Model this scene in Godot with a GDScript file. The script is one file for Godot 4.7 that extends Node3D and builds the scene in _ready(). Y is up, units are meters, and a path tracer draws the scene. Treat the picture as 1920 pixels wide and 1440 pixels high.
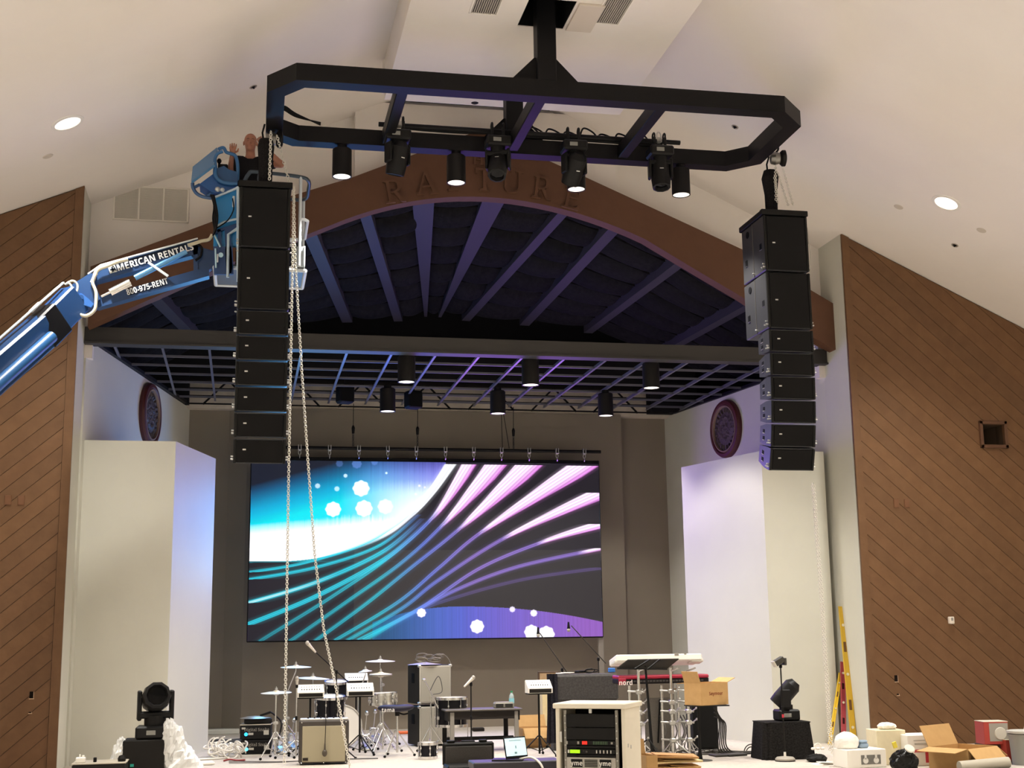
extends Node3D

# ---------- survey of the hall: metres, y up, the stage floor is y = 0, depth runs along -z ----------
const EYE := Vector3(0, 1.58, 0)
const FOCAL := 2484.78
const YAW := 0.200251
const PITCH := 0.1864978
const ROLL := -0.0132919
const CX := 3.24              # centre line of the hall
var fwd: Vector3
var rgt: Vector3
var upv: Vector3
var mats := {}
var rng := RandomNumberGenerator.new()

class MB:
	var v := PackedVector3Array()
	var n := PackedVector3Array()
	var uv := PackedVector2Array()
	var t := Transform3D()
	func tri(a: Vector3, b: Vector3, c: Vector3, na: Vector3, nb: Vector3, nc: Vector3) -> void:
		if (b - a).cross(c - a).dot(na + nb + nc) > 0.0:
			var s := b; b = c; c = s
			s = nb; nb = nc; nc = s
		if t.basis.determinant() < 0.0:
			var s := b; b = c; c = s
			s = nb; nb = nc; nc = s
		v.append(t * a); v.append(t * b); v.append(t * c)
		n.append((t.basis * na).normalized()); n.append((t.basis * nb).normalized()); n.append((t.basis * nc).normalized())
	func flat(a: Vector3, b: Vector3, c: Vector3, out: Vector3) -> void:
		tri(a, b, c, out, out, out)
	func quad(a: Vector3, b: Vector3, c: Vector3, d: Vector3, out: Vector3) -> void:
		flat(a, b, c, out); flat(a, c, d, out)
	func quad_uv(a: Vector3, b: Vector3, c: Vector3, d: Vector3, out: Vector3) -> void:
		# a top left, b top right, c bottom right, d bottom left as seen from the front
		for k in [[a, b, c, Vector2(0, 0), Vector2(1, 0), Vector2(1, 1)], [a, c, d, Vector2(0, 0), Vector2(1, 1), Vector2(0, 1)]]:
			for i in 3:
				v.append(t * k[i]); n.append((t.basis * out).normalized()); uv.append(k[3 + i])
	func poly(p: Array) -> void:
		var m: Vector3 = (p[1] - p[0]).cross(p[2] - p[0]).normalized()
		for i in range(1, p.size() - 1):
			flat(p[0], p[i], p[i + 1], m)
	func box(c: Vector3, s: Vector3, bev := 0.0, bs := Basis()) -> void:
		var h := s * 0.5
		bev = minf(bev, minf(h.x, minf(h.y, h.z)) * 0.9)
		for k in 3:
			var i := (k + 1) % 3
			var j := (k + 2) % 3
			for sg in [-1.0, 1.0]:
				var nn := Vector3(); nn[k] = sg
				var q := []
				for e in [[-1, -1], [1, -1], [1, 1], [-1, 1]]:
					var p := Vector3(); p[k] = sg * h[k]; p[i] = e[0] * (h[i] - bev); p[j] = e[1] * (h[j] - bev)
					q.append(c + bs * p)
				quad(q[0], q[1], q[2], q[3], bs * nn)
			if bev <= 0.0:
				continue
			for si in [-1.0, 1.0]:
				for sj in [-1.0, 1.0]:
					var nn := Vector3(); nn[i] = si; nn[j] = sj
					var q := []
					for e in [[0, -1], [0, 1], [1, 1], [1, -1]]:
						var p := Vector3(); p[k] = e[1] * (h[k] - bev)
						p[i] = si * (h[i] - (bev if e[0] else 0.0)); p[j] = sj * (h[j] - (0.0 if e[0] else bev))
						q.append(c + bs * p)
					quad(q[0], q[1], q[2], q[3], bs * nn)
		if bev > 0.0:
			for sx in [-1.0, 1.0]:
				for sy in [-1.0, 1.0]:
					for sz in [-1.0, 1.0]:
						var g := Vector3(sx, sy, sz)
						flat(c + bs * (g * Vector3(h.x, h.y - bev, h.z - bev)), c + bs * (g * Vector3(h.x - bev, h.y, h.z - bev)), c + bs * (g * Vector3(h.x - bev, h.y - bev, h.z)), bs * g)
	func beam(a: Vector3, b: Vector3, w: float, h: float, bev := 0.0) -> void:
		var z := (b - a).normalized()
		var x := (Vector3.UP if absf(z.y) < 0.99 else Vector3.BACK).cross(z).normalized()
		box((a + b) * 0.5, Vector3(w, h, a.distance_to(b)), bev, Basis(x, z.cross(x), z))
	func cone(a: Vector3, b: Vector3, ra: float, rb: float, seg := 16, caps := true) -> void:
		var z := (b - a).normalized()
		var x := (Vector3.UP if absf(z.y) < 0.9 else Vector3.RIGHT).cross(z).normalized()
		var y := z.cross(x)
		var sl := (ra - rb) / maxf(a.distance_to(b), 1e-6)
		for i in seg:
			var u := TAU * i / seg
			var w := TAU * (i + 1) / seg
			var d := x * cos(u) + y * sin(u)
			var e := x * cos(w) + y * sin(w)
			var nd := (d + z * sl).normalized()
			var ne := (e + z * sl).normalized()
			if ra > 0.0:
				tri(a + d * ra, a + e * ra, b + e * rb, nd, ne, ne)
			if rb > 0.0:
				tri(a + d * ra, b + e * rb, b + d * rb, nd, ne, nd)
			if caps:
				if ra > 0.0: flat(a, a + d * ra, a + e * ra, -z)
				if rb > 0.0: flat(b, b + d * rb, b + e * rb, z)
	func tube(p: Array, r: float, seg := 6, closed := false) -> void:
		var m := p.size()
		var prev := Vector3.ZERO
		var rings := []
		for i in m:
			var z: Vector3
			if closed:
				z = (p[(i + 1) % m] - p[(i + m - 1) % m]).normalized()
			else:
				z = (p[mini(i + 1, m - 1)] - p[maxi(i - 1, 0)]).normalized()
			var x: Vector3
			if i == 0:
				x = (Vector3.UP if absf(z.y) < 0.9 else Vector3.RIGHT).cross(z).normalized()
			else:
				x = (prev - z * prev.dot(z)).normalized()
			prev = x
			var y := z.cross(x)
			var ring := []
			for k in seg:
				ring.append(x * cos(TAU * k / seg) + y * sin(TAU * k / seg))
			rings.append(ring)
		for i in (m if closed else m - 1):
			var j := (i + 1) % m
			for k in seg:
				var l := (k + 1) % seg
				var a: Vector3 = rings[i][k]; var b: Vector3 = rings[i][l]; var c: Vector3 = rings[j][l]; var d: Vector3 = rings[j][k]
				tri(p[i] + a * r, p[i] + b * r, p[j] + c * r, a, b, c)
				tri(p[i] + a * r, p[j] + c * r, p[j] + d * r, a, c, d)
		if not closed:
			for e in [0, m - 1]:
				var z: Vector3 = (p[0] - p[1]) if e == 0 else (p[m - 1] - p[m - 2])
				for k in range(1, seg - 1):
					flat(p[e] + rings[e][0] * r, p[e] + rings[e][k] * r, p[e] + rings[e][k + 1] * r, z.normalized())
	func lathe(prof: Array, seg := 24, c := Vector3.ZERO, bs := Basis()) -> void:
		for i in prof.size() - 1:
			var p: Vector2 = prof[i]
			var q: Vector2 = prof[i + 1]
			var d := (q - p).normalized()
			var m := Vector2(d.y, -d.x)
			for k in seg:
				var u := TAU * k / seg
				var w := TAU * (k + 1) / seg
				var a := Vector3(cos(u), 0, sin(u))
				var b := Vector3(cos(w), 0, sin(w))
				var na := bs * (a * m.x + Vector3.UP * m.y)
				var nb := bs * (b * m.x + Vector3.UP * m.y)
				var p1 := c + bs * (a * p.x + Vector3.UP * p.y); var p2 := c + bs * (b * p.x + Vector3.UP * p.y)
				var q1 := c + bs * (a * q.x + Vector3.UP * q.y); var q2 := c + bs * (b * q.x + Vector3.UP * q.y)
				if p.x > 0.0: tri(p1, p2, q2, na, nb, nb)
				if q.x > 0.0: tri(p1, q2, q1, na, nb, na)
	func prism(pl: PackedVector2Array, z0: float, z1: float) -> void:
		var id := Geometry2D.triangulate_polygon(pl)
		for i in range(0, id.size(), 3):
			for z in [[z0, -1.0], [z1, 1.0]]:
				flat(Vector3(pl[id[i]].x, pl[id[i]].y, z[0]), Vector3(pl[id[i + 1]].x, pl[id[i + 1]].y, z[0]), Vector3(pl[id[i + 2]].x, pl[id[i + 2]].y, z[0]), Vector3(0, 0, z[1] * signf(z1 - z0)))
		var cw := -1.0 if Geometry2D.is_polygon_clockwise(pl) else 1.0
		for i in pl.size():
			var a := pl[i]
			var b := pl[(i + 1) % pl.size()]
			var e := (b - a).normalized() * cw
			quad(Vector3(a.x, a.y, z0), Vector3(b.x, b.y, z0), Vector3(b.x, b.y, z1), Vector3(a.x, a.y, z1), Vector3(e.y, -e.x, 0))
	func ball(c: Vector3, r: Vector3, seg := 12, bs := Basis()) -> void:
		for i in seg / 2:
			for k in seg:
				var q := []
				for e in [[i, k], [i + 1, k], [i + 1, k + 1], [i, k + 1]]:
					var th: float = PI * e[0] / (seg / 2)
					var ph: float = TAU * e[1] / seg
					q.append(Vector3(sin(th) * cos(ph), cos(th), sin(th) * sin(ph)))
				var w := []
				for d in q:
					w.append(c + bs * (d * r))
				var m := []
				for d in q:
					m.append(bs * (d / r).normalized())
				if i < seg / 2 - 1: tri(w[0], w[1], w[2], m[0], m[1], m[2])
				if i > 0: tri(w[0], w[2], w[3], m[0], m[2], m[3])
	func sheet(f: Callable, nu: int, nv: int, smooth := true) -> void:
		var g := []
		for j in nv + 1:
			for i in nu + 1:
				g.append(f.call(float(i) / nu, float(j) / nv))
		var nr := []
		for j in nv + 1:
			for i in nu + 1:
				var du: Vector3 = g[j * (nu + 1) + mini(i + 1, nu)] - g[j * (nu + 1) + maxi(i - 1, 0)]
				var dv: Vector3 = g[mini(j + 1, nv) * (nu + 1) + i] - g[maxi(j - 1, 0) * (nu + 1) + i]
				nr.append(dv.cross(du).normalized())
		for j in nv:
			for i in nu:
				var a := j * (nu + 1) + i
				var b := a + 1
				var c := a + nu + 2
				var d := a + nu + 1
				for k in [[a, b, c], [a, c, d]]:
					if smooth:
						tri(g[k[0]], g[k[1]], g[k[2]], nr[k[0]], nr[k[1]], nr[k[2]])
					else:
						var m: Vector3 = (g[k[2]] - g[k[0]]).cross(g[k[1]] - g[k[0]]).normalized()
						flat(g[k[0]], g[k[1]], g[k[2]], m)
	func mesh() -> ArrayMesh:
		var a := []
		a.resize(Mesh.ARRAY_MAX)
		a[Mesh.ARRAY_VERTEX] = v
		a[Mesh.ARRAY_NORMAL] = n
		if uv.size() == v.size():
			a[Mesh.ARRAY_TEX_UV] = uv
		var m := ArrayMesh.new()
		m.add_surface_from_arrays(Mesh.PRIMITIVE_TRIANGLES, a)
		return m

# the ray of the surveyor's picture (1920 x 1440), met with a plane of known depth or height
func ray(x: float, y: float) -> Vector3:
	return fwd + rgt * ((x - 960.0) / FOCAL) - upv * ((y - 720.0) / FOCAL)
func on_z(x: float, y: float, z: float) -> Vector3:
	var d := ray(x, y)
	return EYE + d * (z / d.z)
func on_y(x: float, y: float, h: float) -> Vector3:
	var d := ray(x, y)
	return EYE + d * ((h - EYE.y) / d.y)
func mpp(p: Vector3) -> float:
	return (p - EYE).dot(fwd) / FOCAL

func mat(hex: String, rough := 0.6, metal := 0.0, spec := 0.5) -> StandardMaterial3D:
	var k := "%s|%.2f|%.2f|%.2f" % [hex, rough, metal, spec]
	if not mats.has(k):
		var m := StandardMaterial3D.new()
		m.albedo_color = Color(hex)
		m.roughness = rough
		m.metallic = metal
		m.metallic_specular = spec if m.albedo_color.get_luminance() > 0.16 else 0.28
		mats[k] = m
	return mats[k]
func glow(hex: String, e: float) -> StandardMaterial3D:
	var k := "g%s|%.2f" % [hex, e]
	if not mats.has(k):
		var m := StandardMaterial3D.new()
		m.albedo_color = Color(hex)
		m.emission_enabled = true
		m.emission = Color(hex)
		m.emission_energy_multiplier = e
		mats[k] = m
	return mats[k]
var texes := {}
func noise_tex(sd: int, freq: float, lo: Color, hi: Color, oct := 4, w := 512, h := 512, normal := false) -> NoiseTexture2D:
	if normal: sd = 1
	var key := "%d|%.3f|%s|%s|%d|%s" % [sd, freq, lo.to_html(), hi.to_html(), w, normal]
	if normal: key = "n%.3f" % freq
	if texes.has(key): return texes[key]
	var f := FastNoiseLite.new()
	f.seed = sd
	f.frequency = freq
	f.fractal_octaves = oct
	var x := NoiseTexture2D.new()
	x.width = w; x.height = h; x.seamless = true; x.noise = f
	if normal:
		x.as_normal_map = true
		x.bump_strength = 4.0
	else:
		var g := Gradient.new()
		g.colors = PackedColorArray([lo, hi])
		x.color_ramp = g
	texes[key] = x
	return x
func textured(hex: String, rough: float, sd: int, freq: float, spread: float, tile: float, bump := 0.0) -> StandardMaterial3D:
	var m := StandardMaterial3D.new()
	var c := Color(hex)
	m.albedo_texture = noise_tex(sd, freq, c.darkened(spread), c.lightened(spread * 0.6), 4, 256, 256)
	m.roughness = rough
	m.metallic_specular = 0.5 if c.get_luminance() > 0.16 else 0.2
	m.uv1_triplanar = true
	m.uv1_world_triplanar = true
	m.uv1_scale = Vector3.ONE / tile
	if bump > 0.0:
		m.normal_enabled = true
		m.normal_texture = noise_tex(sd, freq * 2.0, c, c, 3, 256, 256, true)
		m.normal_scale = bump
	return m

func thing(called: String, label: String, category: String, at := Vector3.ZERO, turn := 0.0, group := "") -> Node3D:
	var o := Node3D.new()
	o.name = called
	add_child(o, true)
	o.position = at
	o.rotation.y = turn
	meta(o, label, category, group)
	return o
func meta(o: Node3D, label: String, category: String, group := "") -> void:
	if label: o.set_meta("label", label)
	if category: o.set_meta("category", category)
	if group: o.set_meta("group", group)
func part(called: String, b: MB, m: Material, parent: Node3D = null, label := "") -> MeshInstance3D:
	var o := MeshInstance3D.new()
	o.mesh = b.mesh()
	o.material_override = m
	o.name = called
	(parent if parent else self).add_child(o, true)
	if label: o.set_meta("label", label)
	return o
func solo(called: String, label: String, category: String, b: MB, m: Material, at := Vector3.ZERO, turn := 0.0, group := "") -> MeshInstance3D:
	var o := part(called, b, m)
	o.position = at
	o.rotation.y = turn
	meta(o, label, category, group)
	return o
func struct(called: String, b: MB, m: Material, label: String, category := "") -> MeshInstance3D:
	var o := part(called, b, m)
	o.set_meta("kind", "structure")
	meta(o, label, category)
	return o
func inn(o: Node3D) -> MB:          # a builder that takes world coordinates for a part of o
	var b := MB.new()
	b.t = o.transform.affine_inverse()
	return b
func copy(o: Node3D, at: Vector3, turn := 0.0, label := "") -> Node3D:
	var c: Node3D = o.duplicate()
	add_child(c, true)
	c.name = o.name
	c.position = at
	c.rotation.y = turn
	if label: c.set_meta("label", label)
	return c
func smooth_path(p: Array, per := 6) -> Array:
	var o := []
	for i in p.size() - 1:
		var a: Vector3 = p[maxi(i - 1, 0)]
		var d: Vector3 = p[mini(i + 2, p.size() - 1)]
		for k in per:
			o.append(p[i].cubic_interpolate(p[i + 1], a, d, float(k) / per))
	o.append(p[-1])
	return o
func arc(c: Vector3, x: Vector3, y: Vector3, a0: float, a1: float, k: int) -> Array:
	var o := []
	for i in k + 1:
		var a := lerpf(a0, a1, float(i) / k)
		o.append(c + x * cos(a) + y * sin(a))
	return o
func text_mesh(s: String, size: float, depth: float, font := "Droid Serif", bold := false) -> TextMesh:
	var f := SystemFont.new()
	f.font_names = PackedStringArray([font])
	if bold: f.font_weight = 700
	var m := TextMesh.new()
	m.text = s
	m.font = f
	m.font_size = 64
	m.pixel_size = size / 64.0
	m.depth = depth
	m.curve_step = 2.0
	return m
func lettering(called: String, s: String, size: float, depth: float, m: Material, parent: Node3D, at: Vector3, bs := Basis(), font := "Droid Sans", bold := true) -> MeshInstance3D:
	var o := MeshInstance3D.new()
	o.mesh = text_mesh(s, size, depth, font, bold)
	o.material_override = m
	o.name = called
	parent.add_child(o, true)
	o.transform = Transform3D(bs, at)
	return o
func spot(parent: Node3D, at: Vector3, to: Vector3, col: Color, e: float, angle: float, soft := 0.5, size := 0.1) -> void:
	var l := SpotLight3D.new()
	l.name = "lamp"
	parent.add_child(l, true)
	l.light_color = col
	l.light_energy = e
	l.spot_angle = angle
	l.spot_angle_attenuation = soft
	l.spot_range = 40.0
	l.spot_attenuation = 2.0
	l.light_size = size
	l.shadow_enabled = true
	var z := -(to - at).normalized()
	var x := (Vector3.UP if absf(z.y) < 0.99 else Vector3.RIGHT).cross(z).normalized()
	l.transform = Transform3D(Basis(x, z.cross(x), z), at)
func area(at: Vector3, bs: Basis, size: Vector2, col: Color, e: float) -> void:
	var l := AreaLight3D.new()
	l.name = "screen_lamp"
	add_child(l, true)
	l.area_size = size
	l.area_range = 40.0
	l.area_normalize_energy = true
	l.light_color = col
	l.light_energy = e
	l.shadow_enabled = true
	l.transform = Transform3D(bs, at)

const WARM := Color(1.0, 0.985, 0.955)
const CANW := Color(1.0, 0.975, 0.94)
const HOUSE_E := 44.0
const CAN_E := 8.5
const TRUSS_E := 20.0
const SCREEN_E := 1.4

var wall_white: StandardMaterial3D
var ceil_white: StandardMaterial3D
var black: StandardMaterial3D
var steel_black: StandardMaterial3D
var chrome: StandardMaterial3D
var galv: StandardMaterial3D
var card: StandardMaterial3D

func _ready() -> void:
	rng.seed = 77
	fwd = Vector3(sin(YAW) * cos(PITCH), sin(PITCH), -cos(YAW) * cos(PITCH))
	var r0 := Vector3(cos(YAW), 0, sin(YAW))
	var u0 := r0.cross(fwd)
	rgt = r0 * cos(ROLL) + u0 * sin(ROLL)
	upv = -r0 * sin(ROLL) + u0 * cos(ROLL)
	# camera
	var cam := Camera3D.new()
	cam.name = "camera"
	add_child(cam)
	cam.transform = Transform3D(Basis(rgt, upv, -fwd), EYE)
	cam.fov = rad_to_deg(2.0 * atan(720.0 / FOCAL))
	cam.near = 0.1
	cam.far = 200.0
	cam.current = true
	# air
	var we := WorldEnvironment.new()
	we.name = "surroundings"
	var en := Environment.new()
	en.background_mode = Environment.BG_COLOR
	en.background_color = Color(0, 0, 0)
	en.tonemap_mode = Environment.TONE_MAPPER_LINEAR
	en.tonemap_exposure = 0.83
	en.sdfgi_enabled = true
	en.ssao_enabled = true
	en.ssil_enabled = true
	we.environment = en
	add_child(we)
	# the light of the video wall, panel by panel
	for k in [[0.9, 3.3, 1.2, 1.6, "#62b4ff", 9.0], [2.4, 3.9, 1.5, 1.4, "#4a6cff", 5.0], [4.6, 4.0, 2.6, 1.2, "#a860ff", 9.0], [3.6, 2.3, 5.0, 1.1, "#5a58ff", 3.0]]:
		area(Vector3(k[0], k[1], -22.68), Basis(Vector3(-1, 0, 0), Vector3(0, 1, 0), Vector3(0, 0, -1)), Vector2(k[2], k[3]), Color(k[4]), k[5])

	wall_white = textured("#d6d4c7", 0.85, 3, 0.01, 0.02, 3.0, 0.06)
	ceil_white = textured("#f0e7de", 0.9, 4, 0.01, 0.02, 4.0, 0.05)
	black = mat("#151416", 0.6)
	steel_black = mat("#151415", 0.45, 0.0, 0.5)
	chrome = mat("#d8d6d2", 0.22, 1.0)
	galv = mat("#c9c7c2", 0.35, 0.9)
	card = textured("#c99f66", 0.85, 21, 0.02, 0.05, 0.5)
	hall()
	stage_shell()
	roof_and_grid()
	video_wall()
	truss()
	arrays()
	lift()
	worker()
	wall_fittings()
	band_left()
	band_right()
	front_things()

func seg_wall(b: MB, a: Vector2, c: Vector2, y0: float, y1: float, th: float) -> void:
	# a wall panel between two plan points; th to the left of a->c
	var d := (c - a).normalized()
	var o := Vector2(d.y, -d.x) * th
	var p := [a, c, c + o, a + o]
	for i in 4:
		var q: Vector2 = p[i]
		var r: Vector2 = p[(i + 1) % 4]
		var m := Vector2((r - q).y, -(r - q).x).normalized()
		if m.dot((q + r) * 0.5 - (p[0] + p[2]) * 0.5) < 0: m = -m
		b.quad(Vector3(q.x, y0, q.y), Vector3(r.x, y0, r.y), Vector3(r.x, y1, r.y), Vector3(q.x, y1, q.y), Vector3(m.x, 0, m.y))
	for y in [y0, y1]:
		b.quad(Vector3(p[0].x, y, p[0].y), Vector3(p[1].x, y, p[1].y), Vector3(p[2].x, y, p[2].y), Vector3(p[3].x, y, p[3].y), Vector3(0, -1 if y == y0 else 1, 0))

func ceil_y(x: float) -> float:
	return 9.755 - (0.427 * (CX - x) if x < CX else 0.467 * (x - CX))

func hall() -> void:
	var b := MB.new()
	# stage deck and the lower house floor
	b.prism(PackedVector2Array([Vector2(-7.5, -0.25), Vector2(14, -0.25), Vector2(14, 0), Vector2(-7.5, 0)]), -24.2, -9.0)
	struct("floor", b, textured("#c2b9ad", 0.9, 11, 0.05, 0.06, 1.2, 0.3), "pale grey carpeted stage floor under the band gear", "floor")
	b = MB.new()
	b.box(Vector3(3.25, -1.0, 1.5), Vector3(21.5, 0.2, 21.4))
	b.box(Vector3(3.25, -0.5, -9.05), Vector3(21.5, 0.95, 0.1))
	struct("floor_house", b, textured("#d2d0cd", 0.9, 12, 0.05, 0.06, 1.2), "lower carpeted house floor in front of the stage", "floor")
	# sloping ceiling
	b = MB.new()
	b.prism(PackedVector2Array([Vector2(-7.7, ceil_y(-7.7)), Vector2(CX, 9.755), Vector2(CX, 10.0), Vector2(-7.7, ceil_y(-7.7) + 0.25)]), -18.4, 12.0)
	b.prism(PackedVector2Array([Vector2(CX, 9.755), Vector2(14.2, ceil_y(14.2)), Vector2(14.2, ceil_y(14.2) + 0.25), Vector2(CX, 10.0)]), -18.4, 12.0)
	struct("ceiling", b, ceil_white, "white vaulted ceiling sloping down to both sides", "ceiling")
	# dropped flat soffit along the ridge with two hatches for the truss posts
	b = MB.new()
	var xs := [1.67, 2.96, 3.50, 4.87]
	for r in [[-16.4, -16.05, 1.67, 4.87], [-15.62, -14.0, 1.67, 4.87], [-13.3, 12.0, 1.67, 4.87], [-16.05, -15.62, 1.67, 2.96], [-16.05, -15.62, 3.50, 4.87], [-14.0, -13.3, 1.67, 2.96], [-14.0, -13.3, 3.50, 4.87]]:
		b.box(Vector3((r[2] + r[3]) / 2, 8.54, (r[0] + r[1]) / 2), Vector3(r[3] - r[2], 0.08, r[1] - r[0]))
	b.box(Vector3(1.71, 8.85, -2.2), Vector3(0.08, 0.56, 28.4))
	b.box(Vector3(4.83, 8.85, -2.2), Vector3(0.08, 0.56, 28.4))
	b.box(Vector3(CX, 8.8, -16.36), Vector3(3.2, 0.46, 0.08))
	struct("trim_soffit", b, ceil_white, "flat dropped white soffit running along the ridge of the ceiling", "soffit")
	for z in [[-16.05, -15.62], [-14.0, -13.3]]:
		b = MB.new()
		for e in [[2.965, (z[0] + z[1]) / 2, 0.01, z[1] - z[0]], [3.495, (z[0] + z[1]) / 2, 0.01, z[1] - z[0]], [3.23, z[0] + 0.005, 0.54, 0.01], [3.23, z[1] - 0.005, 0.54, 0.01]]:
			b.box(Vector3(e[0], 8.78, e[1]), Vector3(e[2], 0.54, e[3]))
		b.box(Vector3(3.23, 9.05, (z[0] + z[1]) / 2), Vector3(0.54, 0.02, z[1] - z[0]))
		struct("trim_hatch", b, mat("#0c0b0b", 0.9), "dark ceiling hatch that a black truss post rises through, " + ("nearer the stage" if z[0] < -15 else "nearer the camera"), "hatch")
	b = MB.new()
	b.box(Vector3(3.68, 8.485, -13.65), Vector3(0.3, 0.03, 0.66), 0.005)
	solo("access_panel", "loose white access panel set beside the nearer ceiling hatch", "panel", b, mat("#d8cbbd", 0.8))
	# gable wall above the stage, the chase in its middle and the returns
	b = MB.new()
	b.prism(PackedVector2Array([Vector2(-2.4, 5.3), Vector2(-2.06, 5.3), Vector2(-2.06, 6.35), Vector2(-0.2, 7.22), Vector2(1.4, 7.82), Vector2(3.2, 8.45), Vector2(4.8, 8.0), Vector2(7.1, 7.02), Vector2(8.4, 6.3), Vector2(8.4, 5.3), Vector2(8.8, 5.3), Vector2(8.8, ceil_y(8.8) + 0.1), Vector2(CX, 9.85), Vector2(-2.4, ceil_y(-2.4) + 0.1)]), -18.35, -18.2)
	struct("wall_gable", b, ceil_white, "white gable wall above the brown arched fascia", "wall")
	b = MB.new()
	b.prism(PackedVector2Array([Vector2(1.42, 7.78), Vector2(3.2, 8.42), Vector2(5.3, 7.78), Vector2(5.3, 9.15), Vector2(1.42, 9.15)]), -18.21, -18.05)
	struct("wall_chase", b, ceil_white, "shallow white chase at the top of the gable wall behind the truss", "wall")
	for s in [-1.0, 1.0]:
		var x := -2.17 if s < 0 else 8.5
		b = MB.new()
		b.box(Vector3(x + s * 0.075, 3.6, -17.885), Vector3(0.16, 8.0, 0.89))
		struct("wall_return_left" if s < 0 else "wall_return_right", b, wall_white, "narrow white return wall beside the %s brown boarded wall" % ("left" if s < 0 else "right"), "wall")
	boarded_wall(-1.0)
	boarded_wall(1.0)
	# the rest of the room, behind the camera
	b = MB.new()
	b.box(Vector3(-7.6, 2.4, -3.0), Vector3(0.2, 7.0, 30.2))
	struct("wall_left", b, wall_white, "plain white left side wall of the hall", "wall")
	b = MB.new()
	b.box(Vector3(14.1, 2.2, -3.0), Vector3(0.2, 6.6, 30.2))
	struct("wall_right", b, wall_white, "plain white right side wall of the hall", "wall")
	b = MB.new()
	b.prism(PackedVector2Array([Vector2(-7.7, -1.1), Vector2(14.2, -1.1), Vector2(14.2, 5.0), Vector2(CX, 9.9), Vector2(-7.7, 5.3)]), 12.0, 12.2)
	struct("wall_rear", b, wall_white, "plain white rear wall of the hall", "wall")
	# recessed house lights
	var disc := glow("#fff6e6", 2.2)
	for z in [-15.24, -11.2, -7.2, -3.2, 0.8, 4.8, 8.8]:
		for x in [-5.6, -2.12, 8.96, 11.9]:
			if z < -15 and (x < -3 or x > 10):
				continue
			var near: bool = z < -15
			var o := thing("downlight", "round recessed downlight, %s ceiling slope, %s row from the stage%s" % ["left" if x < CX else "right", ["first", "second", "third", "fourth", "fifth", "sixth", "seventh"][roundi((z + 15.24) / 4.0)], "" if near else (", inner" if absf(x - CX) < 6.0 else ", outer")], "downlight", Vector3(x, ceil_y(x), z), 0.0, "house downlights")
			o.rotation.z = atan(0.427) if x < CX else -atan(0.467)
			var c := MB.new()
			c.lathe([Vector2(0.15, 0.0), Vector2(0.152, -0.012), Vector2(0.19, -0.008), Vector2(0.195, 0.0)], 32)
			part("trim_ring", c, mat("#e8e2d8", 0.6), o)
			c = MB.new()
			c.lathe([Vector2(0.0, -0.006), Vector2(0.15, -0.006)], 32)
			part("lens", c, disc, o)
			spot(o, Vector3(0, -0.03, 0), Vector3(0, -0.03, 0) + o.basis.inverse() * Vector3(0, -1, 0), WARM, HOUSE_E, 53.0, 1.0, 0.15)

func clip_strip(strip: PackedVector2Array, wall: PackedVector2Array, holes: Array) -> Array:
	var a := Geometry2D.intersect_polygons(strip, wall)
	for h in holes:
		var c := []
		for p in a:
			for q in Geometry2D.clip_polygons(p, h):
				if not Geometry2D.is_polygon_clockwise(q):
					c.append(q)
		a.assign(c)
	return a

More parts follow.
